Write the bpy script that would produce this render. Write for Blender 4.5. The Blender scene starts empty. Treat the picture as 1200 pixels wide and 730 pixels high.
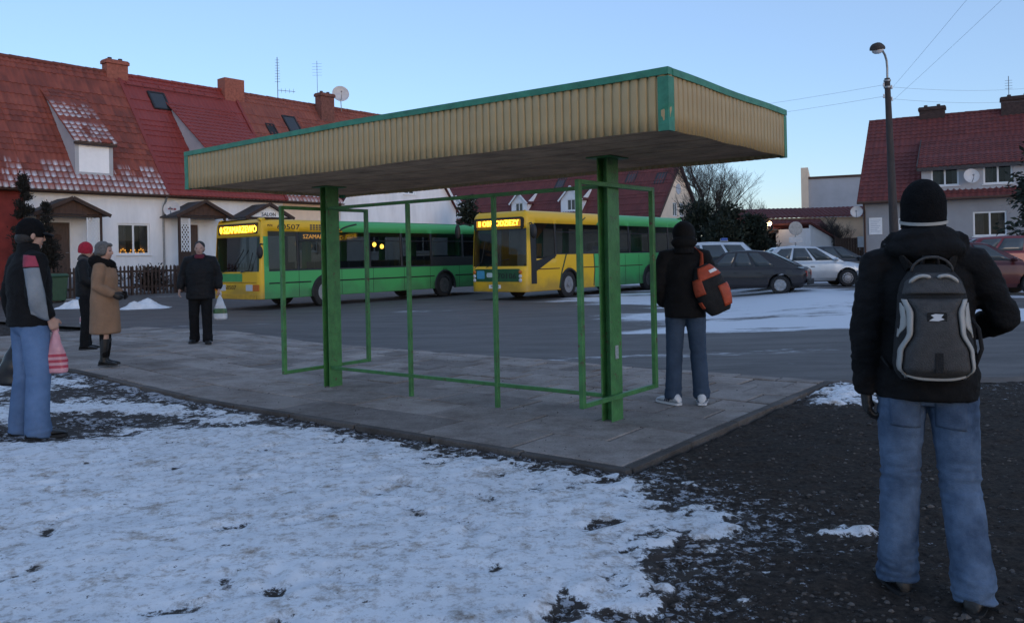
import bpy, bmesh, math, random
import numpy as np
from mathutils import Vector, Matrix
from mathutils.geometry import tessellate_polygon

R = math.radians
random.seed(11)
scene = bpy.context.scene
C = scene.collection

# ------------------------------------------------------------------ camera
CAM_H = 1.5
cam_data = bpy.data.cameras.new("camera")
cam = bpy.data.objects.new("camera", cam_data)
C.objects.link(cam)
cam_data.sensor_width = 36.0
cam_data.lens = 28.8
cam_data.shift_y = -0.0533
cam_data.clip_end = 4000
_s = 0.021
_c = math.sqrt(1 - _s * _s)
cam.matrix_world = Matrix(((_c, _s, 0, 0), (0, 0, -1, 0), (-_s, _c, 0, CAM_H), (0, 0, 0, 1)))
scene.camera = cam

# ------------------------------------------------------------------ sky, sun, exposure
SUN_EL, SUN_ROT = 7.0, 150.0
world = bpy.data.worlds.new("World")
scene.world = world
world.use_nodes = True
wn = world.node_tree
for n in list(wn.nodes):
    wn.nodes.remove(n)
wo = wn.nodes.new("ShaderNodeOutputWorld")
wb = wn.nodes.new("ShaderNodeBackground")
sky = wn.nodes.new("ShaderNodeTexSky")
sky.sky_type = 'NISHITA'
sky.sun_disc = False
sky.sun_elevation = R(SUN_EL)
sky.sun_rotation = R(SUN_ROT)
sky.altitude = 50
sky.air_density = 1.0
sky.dust_density = 0.3
sky.ozone_density = 3.5
tint = wn.nodes.new("ShaderNodeMix")
tint.data_type = 'RGBA'
tint.blend_type = 'MULTIPLY'
tint.inputs[0].default_value = 1.0
tint.inputs[7].default_value = (1.09, 0.96, 1.0, 1)
wn.links.new(sky.outputs[0], tint.inputs[6])
haze_mix = wn.nodes.new("ShaderNodeMix")      # thin even dusk haze over the whole sky
haze_mix.data_type = 'RGBA'
haze_mix.inputs[0].default_value = 0.42
haze_mix.inputs[7].default_value = (1.42, 1.80, 2.45, 1)
wn.links.new(tint.outputs[2], haze_mix.inputs[6])
wn.links.new(haze_mix.outputs[2], wb.inputs[0])
wb.inputs[1].default_value = 0.13
wn.links.new(wb.outputs[0], wo.inputs[0])

sun_d = bpy.data.lights.new("sun", 'SUN')
sun_d.energy = 0.15
sun_d.angle = R(25)
sun_d.color = (1.0, 0.86, 0.76)
sun = bpy.data.objects.new("sun", sun_d)
C.objects.link(sun)
# sun_rotation turns clockwise from +Y seen from above
_az = R(SUN_ROT)
_dir = Vector((math.sin(_az) * math.cos(R(SUN_EL)), math.cos(_az) * math.cos(R(SUN_EL)), math.sin(R(SUN_EL))))
sun.rotation_euler = _dir.to_track_quat('Z', 'Y').to_euler()
sun.location = (0, 0, 30)

vs = scene.view_settings
vs.view_transform = 'Standard'
vs.look = 'None'
vs.exposure = 1.42
vs.gamma = 1.0
vs.use_curve_mapping = False

# ------------------------------------------------------------------ numpy noise
_rs = np.random.RandomState(3)
_TAB = _rs.rand(64, 64, 64).astype(np.float32)


def vnoise(p):
    p = np.asarray(p, dtype=np.float64)
    i = np.floor(p).astype(int)
    f = p - i
    f = f * f * (3 - 2 * f)
    i0 = i % 64
    i1 = (i + 1) % 64
    x0, y0, z0 = i0[:, 0], i0[:, 1], i0[:, 2]
    x1, y1, z1 = i1[:, 0], i1[:, 1], i1[:, 2]
    fx, fy, fz = f[:, 0], f[:, 1], f[:, 2]
    a = _TAB[x0, y0, z0] * (1 - fx) + _TAB[x1, y0, z0] * fx
    b = _TAB[x0, y1, z0] * (1 - fx) + _TAB[x1, y1, z0] * fx
    c = _TAB[x0, y0, z1] * (1 - fx) + _TAB[x1, y0, z1] * fx
    d = _TAB[x0, y1, z1] * (1 - fx) + _TAB[x1, y1, z1] * fx
    return (a * (1 - fy) + b * fy) * (1 - fz) + (c * (1 - fy) + d * fy) * fz


def fbm(p, octaves=4):
    p = np.asarray(p, dtype=np.float64)
    t = np.zeros(len(p))
    amp, tot = 1.0, 0.0
    for k in range(octaves):
        t += amp * vnoise(p + 17.3 * k)
        tot += amp
        amp *= 0.5
        p = p * 2.03
    return t / tot


def sstep(a, b, x):
    t = np.clip((x - a) / (b - a), 0, 1)
    return t * t * (3 - 2 * t)


# ------------------------------------------------------------------ materials
def new_mat(name):
    m = bpy.data.materials.new(name)
    m.use_nodes = True
    nt = m.node_tree
    return m, nt, nt.nodes["Principled BSDF"]


def lin(c):
    return tuple(((x / 12.92) if x <= 0.04045 else ((x + 0.055) / 1.055) ** 2.4) for x in c)


def mat(name, col, rough=0.7, var=0.15, scale=6.0, bump=0.0, bscale=40.0, metal=0.0, col2=None, spec=0.5, stretch=None, coat=0.0):
    """principled with a noise driven mix between two shades and an optional noise bump"""
    m, nt, b = new_mat(name)
    tc = nt.nodes.new("ShaderNodeTexCoord")
    src = tc.outputs["Object"]
    if stretch:
        mp = nt.nodes.new("ShaderNodeMapping")
        mp.inputs["Scale"].default_value = stretch
        nt.links.new(src, mp.inputs[0])
        src = mp.outputs[0]
    nz = nt.nodes.new("ShaderNodeTexNoise")
    nz.inputs["Scale"].default_value = scale
    nz.inputs["Detail"].default_value = 6
    nz.inputs["Roughness"].default_value = 0.65
    nt.links.new(src, nz.inputs["Vector"])
    rp = nt.nodes.new("ShaderNodeValToRGB")
    lo = tuple(max(0, c * (1 - var)) for c in col)
    hi = col2 if col2 else tuple(min(1, c * (1 + var)) for c in col)
    rp.color_ramp.elements[0].position = 0.3
    rp.color_ramp.elements[1].position = 0.7
    rp.color_ramp.elements[0].color = (*lo, 1)
    rp.color_ramp.elements[1].color = (*hi, 1)
    nt.links.new(nz.outputs[0], rp.inputs[0])
    nt.links.new(rp.outputs[0], b.inputs["Base Color"])
    b.inputs["Roughness"].default_value = rough
    b.inputs["Metallic"].default_value = metal
    b.inputs["Specular IOR Level"].default_value = spec
    b.inputs["Coat Weight"].default_value = coat
    if bump:
        n2 = nt.nodes.new("ShaderNodeTexNoise")
        n2.inputs["Scale"].default_value = bscale
        n2.inputs["Detail"].default_value = 5
        nt.links.new(src, n2.inputs["Vector"])
        bp = nt.nodes.new("ShaderNodeBump")
        bp.inputs["Strength"].default_value = bump
        bp.inputs["Distance"].default_value = 0.02
        nt.links.new(n2.outputs[0], bp.inputs["Height"])
        nt.links.new(bp.outputs[0], b.inputs["Normal"])
    return m


def emit(name, col, strength):
    m, nt, b = new_mat(name)
    b.inputs["Base Color"].default_value = (*col, 1)
    b.inputs["Emission Color"].default_value = (*col, 1)
    b.inputs["Emission Strength"].default_value = strength
    return m


def glass(name, tint=(0.25, 0.28, 0.3), through=0.45, rough=0.04, base=(0.006, 0.008, 0.01)):
    m, nt, b = new_mat(name)
    b.inputs["Base Color"].default_value = (*base, 1)
    b.inputs["Roughness"].default_value = rough
    b.inputs["Specular IOR Level"].default_value = 0.6
    tr = nt.nodes.new("ShaderNodeBsdfTransparent")
    tr.inputs[0].default_value = (*tint, 1)
    mx = nt.nodes.new("ShaderNodeMixShader")
    mx.inputs[0].default_value = through
    out = nt.nodes["Material Output"]
    nt.links.new(b.outputs[0], mx.inputs[1])
    nt.links.new(tr.outputs[0], mx.inputs[2])
    nt.links.new(mx.outputs[0], out.inputs[0])
    return m


M = {}
M['green_paint'] = mat('green_paint', (0.05, 0.18, 0.05), 0.45, 0.3, 9, 0.25, 60)
def worn_paint(name, col, rust=(0.09, 0.05, 0.03)):
    m = mat(name, col, 0.45, 0.3, 9, 0.3, 60)
    nt = m.node_tree
    b = nt.nodes["Principled BSDF"]
    src = b.inputs["Base Color"].links[0].from_socket
    tc = nt.nodes["Texture Coordinate"]
    nz = nt.nodes.new("ShaderNodeTexNoise")
    nz.inputs["Scale"].default_value = 14
    nz.inputs["Detail"].default_value = 8
    nz.inputs["Roughness"].default_value = 0.75
    nt.links.new(tc.outputs["Object"], nz.inputs["Vector"])
    r = nt.nodes.new("ShaderNodeValToRGB")
    r.color_ramp.elements[0].position = 0.585
    r.color_ramp.elements[1].position = 0.64
    nt.links.new(nz.outputs[0], r.inputs[0])
    mx = nt.nodes.new("ShaderNodeMix")
    mx.data_type = 'RGBA'
    nt.links.new(r.outputs[0], mx.inputs[0])
    nt.links.new(src, mx.inputs[6])
    mx.inputs[7].default_value = (*rust, 1)
    nt.links.new(mx.outputs[2], b.inputs["Base Color"])
    return m


M['green_paint'] = worn_paint('green_paint', (0.05, 0.18, 0.05))
M['green_trim'] = mat('green_trim', (0.035, 0.20, 0.12), 0.5, 0.3, 7, 0.2, 30)
M['fascia'] = mat('fascia', (0.41, 0.30, 0.15), 0.55, 0.09, 2.2, 0.1, 30, stretch=(1.0, 1.0, 0.6))
M['underside'] = mat('underside', (0.48, 0.30, 0.18), 0.8, 0.35, 3.0, 0.2, 25)
M['roofing_felt'] = mat('roofing_felt', (0.06, 0.06, 0.06), 0.9)
M['white_wall'] = mat('white_wall', (0.82, 0.82, 0.83), 0.9, 0.12, 1.0, 0.3, 50, stretch=(1.3, 1.3, 0.35))
M['cream_wall'] = mat('cream_wall', (0.84, 0.64, 0.47), 0.9, 0.10, 1.0, 0.2, 40)
M['grey_wall'] = mat('grey_wall', (0.30, 0.30, 0.31), 0.9, 0.12, 0.9, 0.2, 40)
M['pale_grey_wall'] = mat('pale_grey_wall', (0.44, 0.44, 0.46), 0.9, 0.10, 0.8, 0.2, 40)
M['red_wall'] = mat('red_wall', (0.20, 0.03, 0.025), 0.9, 0.3, 2, 0.2, 40)
M['brick'] = mat('brick', (0.30, 0.10, 0.07), 0.9, 0.3, 8, 0.5, 30)
M['brick_dark'] = mat('brick_dark', (0.17, 0.07, 0.055), 0.9, 0.4, 8, 0.5, 30)
M['brown_wood'] = mat('brown_wood', (0.075, 0.038, 0.025), 0.75, 0.35, 5, 0.3, 30, stretch=(6, 6, 1))
M['dark_wood'] = mat('dark_wood', (0.05, 0.028, 0.02), 0.8, 0.4, 5, 0.3, 30, stretch=(5, 5, 1))
M['door_wood'] = mat('door_wood', (0.085, 0.05, 0.035), 0.6, 0.3, 4, 0.3, 30, stretch=(6, 6, 1))
M['white_paint'] = mat('white_paint', (0.78, 0.78, 0.78), 0.5, 0.05, 5)
M['white_board_and_glare'] = mat('white_board_and_glare', (0.92, 0.92, 0.92), 0.6, 0.05, 3)  # porch gable boards; on dormers, the window's reflection put into the colour
M['shingle'] = mat('shingle', (0.055, 0.05, 0.052), 0.85, 0.35, 8, 0.5, 40)
M['house_glass'] = glass('house_glass', (0.8, 0.8, 0.8), 0.6)
M['bus_glass'] = glass('bus_glass', (0.52, 0.56, 0.56), 0.50)
M['car_glass'] = glass('car_glass', (0.3, 0.33, 0.33), 0.0, base=(0.05, 0.06, 0.065), rough=0.08)
M['rubber'] = mat('rubber', (0.018, 0.018, 0.019), 0.85, 0.3, 10, 0.2, 60)
M['black_trim'] = mat('black_trim', (0.014, 0.014, 0.015), 0.6, 0.3, 10)
M['room_grey'] = mat('room_grey', (0.17, 0.18, 0.20), 0.9)
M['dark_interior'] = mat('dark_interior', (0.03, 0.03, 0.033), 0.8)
M['seat_cloth'] = mat('seat_cloth', (0.03, 0.05, 0.06), 0.9)
M['rim_metal'] = mat('rim_metal', (0.33, 0.33, 0.34), 0.45, 0.3, 12, metal=0.5)
M['steel_rim'] = mat('steel_rim', (0.10, 0.10, 0.10), 0.5, 0.4, 8, metal=0.3)
M['galvanised'] = mat('galvanised', (0.30, 0.31, 0.32), 0.5, 0.2, 9, metal=0.6)
M['dish_white'] = mat('dish_white', (0.58, 0.57, 0.57), 0.55, 0.1, 3)
M['lens_clear'] = mat('lens_clear', (0.55, 0.56, 0.58), 0.12, 0.1, 20)
M['lens_orange'] = mat('lens_orange', (0.55, 0.14, 0.02), 0.2, 0.1, 20)
M['lens_red'] = mat('lens_red', (0.25, 0.012, 0.012), 0.2, 0.1, 20)
M['display_box'] = mat('display_box', (0.012, 0.008, 0.004), 0.35)
M['amber_led'] = emit('amber_led', (1.0, 0.60, 0.03), 3.2)
M['amber_dim'] = emit('amber_dim', (1.0, 0.42, 0.06), 0.7)
M['amber_lamp'] = emit('amber_lamp', (1.0, 0.5, 0.06), 4.0)
M['window_candle'] = emit('window_candle', (1.0, 0.42, 0.05), 2.6)
M['street_bulb'] = emit('street_bulb', (1.0, 0.66, 0.36), 9.0)
M['concrete_pole'] = mat('concrete_pole', (0.05, 0.042, 0.04), 0.9, 0.25, 6, 0.3, 40, stretch=(3, 3, 0.6))
M['cable'] = mat('cable', (0.12, 0.13, 0.15), 0.7)
M['bark'] = mat('bark', (0.055, 0.045, 0.04), 0.9, 0.35, 8, 0.6, 30)
M['twig'] = mat('twig', (0.06, 0.052, 0.05), 0.9, 0.3, 8)
M['conifer'] = mat('conifer', (0.014, 0.022, 0.012), 0.8, 0.5, 3)
M['thuja'] = mat('thuja', (0.010, 0.010, 0.008), 0.8, 0.5, 3)
M['hedge'] = mat('hedge', (0.035, 0.026, 0.02), 0.9, 0.5, 3)
M['bin_green'] = mat('bin_green', (0.03, 0.075, 0.04), 0.5, 0.2, 5)
M['skin'] = mat('skin', (0.42, 0.25, 0.19), 0.55, 0.12, 20, 0.1, 120)
M['skylight_glass'] = glass('skylight_glass', (0.2, 0.2, 0.2), 0.0, base=(0.03, 0.035, 0.04))


# ------------------------------------------------------------------ mesh helpers
class MB:
    def __init__(self):
        self.v, self.f, self.mi = [], [], []

    def add(self, verts, faces, mi=0):
        o = len(self.v)
        self.v.extend([tuple(p) for p in verts])
        for f in faces:
            self.f.append(tuple(i + o for i in f))
            self.mi.append(mi)
        return self

    def box(self, x0, y0, z0, x1, y1, z1, mi=0, T=None):
        vs_ = [(x0, y0, z0), (x1, y0, z0), (x1, y1, z0), (x0, y1, z0), (x0, y0, z1), (x1, y0, z1), (x1, y1, z1), (x0, y1, z1)]
        if T is not None:
            vs_ = [tuple(T @ Vector(p)) for p in vs_]
        return self.add(vs_, [(0, 3, 2, 1), (4, 5, 6, 7), (0, 1, 5, 4), (1, 2, 6, 5), (2, 3, 7, 6), (3, 0, 4, 7)], mi)

    def beam(self, p0, p1, w, d, up=(0, 0, 1), mi=0):
        p0, p1 = Vector(p0), Vector(p1)
        t = (p1 - p0).normalized()
        u = Vector(up)
        if abs(t.dot(u)) > 0.98:
            u = Vector((0, 1, 0)) if abs(t.y) < 0.9 else Vector((1, 0, 0))
        s = t.cross(u).normalized()
        u = s.cross(t).normalized()
        ring = [s * (w / 2) * a + u * (d / 2) * b for a, b in ((-1, -1), (1, -1), (1, 1), (-1, 1))]
        vs_ = [p0 + r for r in ring] + [p1 + r for r in ring]
        return self.add(vs_, [(3, 2, 1, 0), (4, 5, 6, 7), (0, 1, 5, 4), (1, 2, 6, 5), (2, 3, 7, 6), (3, 0, 4, 7)], mi)

    def tube(self, pts, rad, n=10, mi=0, ref=(0, 1, 0.01), cap=True):
        """elliptical tube; rad entries are r or (r_side, r_ref)"""
        pts = [Vector(p) for p in pts]
        rings = []
        for i, p in enumerate(pts):
            a = pts[max(0, i - 1)]
            b = pts[min(len(pts) - 1, i + 1)]
            t = (b - a)
            t = t.normalized() if t.length > 1e-9 else Vector((0, 0, 1))
            rf = Vector(ref)
            if abs(t.dot(rf.normalized())) > 0.97:
                rf = Vector((1, 0, 0.02)) if abs(t.x) < 0.9 else Vector((0, 0, 1))
            s = t.cross(rf).normalized()
            u = s.cross(t).normalized()
            r = rad[i] if isinstance(rad, (list, tuple)) else rad
            rx, ry = r if isinstance(r, (list, tuple)) else (r, r)
            rings.append([p + s * rx * math.cos(2 * math.pi * k / n) + u * ry * math.sin(2 * math.pi * k / n) for k in range(n)])
        return self.loft(rings, cap, mi)

    def loft(self, rings, cap=True, mi=0, closed=True):
        n = len(rings[0])
        o = len(self.v)
        for r in rings:
            self.v.extend([tuple(p) for p in r])
        for i in range(len(rings) - 1):
            for k in range(n if closed else n - 1):
                k2 = (k + 1) % n
                self.f.append((o + i * n + k, o + i * n + k2, o + (i + 1) * n + k2, o + (i + 1) * n + k))
                self.mi.append(mi)
        if cap:
            self.f.append(tuple(o + k for k in reversed(range(n))))
            self.mi.append(mi)
            self.f.append(tuple(o + (len(rings) - 1) * n + k for k in range(n)))
            self.mi.append(mi)
        return self

    def ell(self, c, r, n=14, m=9, mi=0, T=None):
        rings = []
        c = Vector(c)
        for i in range(m + 1):
            a = -math.pi / 2 + math.pi * (i + 0.02 * (1 if i == 0 else (-1 if i == m else 0))) / m
            rings.append([Vector((r[0] * math.cos(a) * math.cos(2 * math.pi * k / n), r[1] * math.cos(a) * math.sin(2 * math.pi * k / n), r[2] * math.sin(a))) for k in range(n)])
        if T is not None:
            rings = [[T @ p for p in ring] for ring in rings]
        rings = [[p + c for p in ring] for ring in rings]
        return self.loft(rings, True, mi)

    def lathe(self, prof, n=24, mi=0, T=None):
        """profile of (radius, axial) turned about local z, T places it"""
        rings = []
        for r, z in prof:
            ring = [Vector((r * math.cos(2 * math.pi * k / n), r * math.sin(2 * math.pi * k / n), z)) for k in range(n)]
            if T is not None:
                ring = [T @ p for p in ring]
            rings.append(ring)
        return self.loft(rings, True, mi)

    def plate(self, outer, holes, depth, T, mi=0):
        """flat sheet with holes: 2D outline in local xy, thickness towards -z, T places it"""
        loops = [outer] + list(holes)
        flat = [p for lp in loops for p in lp]
        tris = tessellate_polygon([[Vector((x, y, 0)) for x, y in lp] for lp in loops])
        n = len(flat)
        vs_ = [T @ Vector((x, y, 0)) for x, y in flat] + [T @ Vector((x, y, -depth)) for x, y in flat]
        fs = []
        for a, b, c in tris:
            pa, pb, pc = flat[a], flat[b], flat[c]
            cr = (pb[0] - pa[0]) * (pc[1] - pa[1]) - (pb[1] - pa[1]) * (pc[0] - pa[0])
            if cr < 0:
                a, c = c, a
            fs.append((a, b, c))
            fs.append((c + n, b + n, a + n))
        o = 0
        for lp in loops:
            k = len(lp)
            ar = sum(lp[i][0] * lp[(i + 1) % k][1] - lp[(i + 1) % k][0] * lp[i][1] for i in range(k))
            ccw = ar > 0
            hole = lp is not outer
            for i in range(k):
                a, b = o + i, o + (i + 1) % k
                if ccw != hole:
                    fs.append((a + n, b + n, b, a))
                else:
                    fs.append((a, b, b + n, a + n))
            o += k
        return self.add(vs_, fs, mi)

    def mesh(self, name):
        me = bpy.data.meshes.new(name)
        me.from_pydata(self.v, [], self.f)
        me.polygons.foreach_set("material_index", self.mi)
        me.update()
        return me

    def build(self, name, mats, parent=None, smooth=None, bevel=0.0, loc=None, seg=1):
        me = self.mesh(name)
        return link(name, me, mats, parent, smooth, bevel, loc, seg)


def link(name, me, mats, parent=None, smooth=None, bevel=0.0, loc=None, seg=1):
    if not isinstance(mats, (list, tuple)):
        mats = [mats]
    for m in mats:
        me.materials.append(M[m] if isinstance(m, str) else m)
    if smooth is not None:
        me.polygons.foreach_set("use_smooth", [True] * len(me.polygons))
        if smooth < 179:
            me.set_sharp_from_angle(angle=R(smooth))
    o = bpy.data.objects.new(name, me)
    C.objects.link(o)
    if parent is not None:
        o.parent = parent
    if loc is not None:
        o.location = loc
    if bevel:
        b = o.modifiers.new("bevel", 'BEVEL')
        b.width = bevel
        b.segments = seg
        b.limit_method = 'ANGLE'
        b.angle_limit = R(40)
    return o


def thing(name, label, cat, loc=(0, 0, 0), rotz=0.0, group=None):
    o = bpy.data.objects.new(name, None)
    o.empty_display_size = 0.3
    C.objects.link(o)
    o.location = loc
    o.rotation_euler = (0, 0, rotz)
    tag(o, label, cat, group)
    return o


def tag(o, label, cat, group=None):
    o["label"] = label
    o["category"] = cat
    if group:
        o["group"] = group
    return o


def struct(o, kind="structure"):
    o["kind"] = kind
    return o


def rrect(x0, y0, x1, y1, r=0.0, n=4):
    if r <= 0:
        return [(x0, y0), (x1, y0), (x1, y1), (x0, y1)]
    pts = []
    for cx, cy, a0 in ((x1 - r, y0 + r, -90), (x1 - r, y1 - r, 0), (x0 + r, y1 - r, 90), (x0 + r, y0 + r, 180)):
        for k in range(n + 1):
            a = R(a0 + 90 * k / n)
            pts.append((cx + r * math.cos(a), cy + r * math.sin(a)))
    return pts


def basis(ox, ax, ay):
    """matrix from local (x, y, z) to ox + x*ax + y*ay + z*(ax cross ay)"""
    ax, ay = Vector(ax), Vector(ay)
    az = ax.cross(ay)
    m = Matrix.Identity(4)
    for i, a in enumerate((ax, ay, az)):
        m[0][i], m[1][i], m[2][i] = a
    m[0][3], m[1][3], m[2][3] = ox
    return m


def remesh(mb, voxel, smooth_it=6, fac=0.5):
    """fuse overlapping closed pieces into one continuous surface"""
    me = mb.mesh("tmp")
    o = bpy.data.objects.new("tmp", me)
    C.objects.link(o)
    r = o.modifiers.new("r", 'REMESH')
    r.mode = 'VOXEL'
    r.voxel_size = voxel
    if smooth_it:
        s = o.modifiers.new("s", 'SMOOTH')
        s.iterations = smooth_it
        s.factor = fac
    dg = bpy.context.evaluated_depsgraph_get()
    dg.update()
    out = bpy.data.meshes.new_from_object(o.evaluated_get(dg))
    bpy.data.objects.remove(o)
    bpy.data.meshes.remove(me)
    out.materials.clear()
    return out


def coords(me):
    a = np.empty(len(me.vertices) * 3)
    me.vertices.foreach_get("co", a)
    return a.reshape(-1, 3)


def displace(me, fn):
    """move vertices along their normals by fn(points)"""
    co = coords(me)
    nm = np.empty(len(me.vertices) * 3)
    me.vertex_normals.foreach_get("vector", nm)
    nm = nm.reshape(-1, 3)
    co = co + nm * fn(co)[:, None]
    me.vertices.foreach_set("co", co.ravel())
    me.update()
    return me


def grid_mesh(name, X, Y, Z, keep=None):
    """X, Y, Z arrays (rows, cols)"""
    r, c = X.shape
    vs_ = np.stack([X.ravel(), Y.ravel(), Z.ravel()], 1)
    i = np.arange(r * c).reshape(r, c)
    q = np.stack([i[:-1, :-1].ravel(), i[:-1, 1:].ravel(), i[1:, 1:].ravel(), i[1:, :-1].ravel()], 1)
    if keep is not None:
        k = keep[:-1, :-1] | keep[:-1, 1:] | keep[1:, 1:] | keep[1:, :-1]
        q = q[k.ravel()]
        used = np.unique(q)
        mp = np.full(r * c, -1)
        mp[used] = np.arange(len(used))
        vs_ = vs_[used]
        q = mp[q]
    else:
        used = np.arange(r * c)
    me = bpy.data.meshes.new(name)
    me.vertices.add(len(vs_))
    me.vertices.foreach_set("co", vs_.ravel())
    me.loops.add(len(q) * 4)
    me.loops.foreach_set("vertex_index", q.ravel())
    me.polygons.add(len(q))
    me.polygons.foreach_set("loop_start", np.arange(len(q)) * 4)
    me.polygons.foreach_set("loop_total", np.full(len(q), 4))
    me.update(calc_edges=True)
    me.validate()
    return me, used


def text_mesh(s, size, depth=0.004, align='CENTER'):
    cu = bpy.data.curves.new("t", 'FONT')
    cu.body = s
    cu.size = size
    cu.extrude = depth
    cu.align_x = align
    cu.align_y = 'CENTER'
    cu.resolution_u = 2
    o = bpy.data.objects.new("t", cu)
    C.objects.link(o)
    dg = bpy.context.evaluated_depsgraph_get()
    dg.update()
    me = bpy.data.meshes.new_from_object(o.evaluated_get(dg))
    bpy.data.objects.remove(o)
    me.materials.clear()
    return me


def put_text(name, s, size, T, mats, parent, sx=1.0, depth=0.004):
    me = text_mesh(s, size, depth)
    me.transform(Matrix.Diagonal((sx, 1, 1, 1)))
    me.transform(T)
    return link(name, me, mats, parent)


# ------------------------------------------------------------------ ground heights
A2 = Vector((-0.789, 0.614))      # along the shelter, away to the left
B2 = Vector((0.614, 0.789))       # across the shelter, away to the right
N2 = Vector((1.09, 5.63))         # near corner of the shelter roof


def gz(x, y):
    x = np.asarray(x, dtype=float)
    y = np.asarray(y, dtype=float)
    left = 0.12 * sstep(-3.2, -6.0, x) * (1 - sstep(16, 22, y))
    garden = 0.25 * sstep(28, 34, y) * sstep(-9.5, -13.0, x)
    right = 0.20 * sstep(14, 24, y) * sstep(0.0, 3.0, x - 0.25 * y)
    return left + garden + right


def gz1(x, y):
    return float(gz(np.array([x]), np.array([y]))[0])


def AB(a, b, z=0.0):
    p = N2 + A2 * a + B2 * b
    return Vector((p.x, p.y, z))

# ------------------------------------------------------------------ ground sheet (mud and frozen dirt, to the horizon)
def axis(fine0, fine1, step, far0, far1, ratio=1.25):
    a = list(np.arange(fine0, fine1 + 1e-6, step))
    d, x = step, fine1
    while x < far1:
        d *= ratio
        x += d
        a.append(min(x, far1))
    d, x = step, fine0
    pre = []
    while x > far0:
        d *= ratio
        x -= d
        pre.append(max(x, far0))
    return np.array(pre[::-1] + a)


def poly_sd(px, py, poly):
    """signed distance, positive inside"""
    d = np.full(px.shape, 1e9)
    inside = np.zeros(px.shape, bool)
    n = len(poly)
    for i in range(n):
        ax, ay = poly[i]
        bx, by = poly[(i + 1) % n]
        ex, ey = bx - ax, by - ay
        t = np.clip(((px - ax) * ex + (py - ay) * ey) / (ex * ex + ey * ey), 0, 1)
        d = np.minimum(d, np.hypot(px - ax - t * ex, py - ay - t * ey))
        c = ((ay > py) != (by > py)) & (px < (bx - ax) * (py - ay) / (by - ay + 1e-12) + ax)
        inside ^= c
    return np.where(inside, d, -d)


SNOW_EDGE = [(-12, 2.0), (0.45, 2.0), (0.60, 3.34), (0.78, 3.67), (0.98, 4.15), (1.36, 4.37), (1.46, 4.75), (1.15, 5.22),
            (0.95, 5.75), (0.62, 6.0), (-0.85, 7.1), (-2.95, 8.75), (-5.7, 10.9), (-9.0, 13.4), (-12, 15.5)]


def dirt_height(x, y):
    p = np.stack([x, y, np.zeros_like(x)], 1)
    n = 0.040 * (fbm(p * 1.3, 3) - 0.5) + 0.045 * (fbm(p * 9.0 + 5, 4) - 0.5) + 0.020 * (np.abs(fbm(p * 22 + 9, 2) - 0.5))
    a = (x - N2.x) * A2.x + (y - N2.y) * A2.y
    b = (x - N2.x) * B2.x + (y - N2.y) * B2.y
    under = sstep(0.22, 0.40, a) * sstep(-0.20, -0.02, b)
    far = sstep(9.3, 10.2, y) * sstep(2.0, 2.6, x)
    far = np.maximum(far, sstep(12, 13, y))
    u = np.maximum(under, far)
    base = -0.048 + n + 0.026 * np.exp(-np.maximum(np.maximum(0.285 - a, -0.155 - b), 0) / 0.10)
    return gz(x, y) + base * (1 - u) + u * (-0.14)


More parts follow.
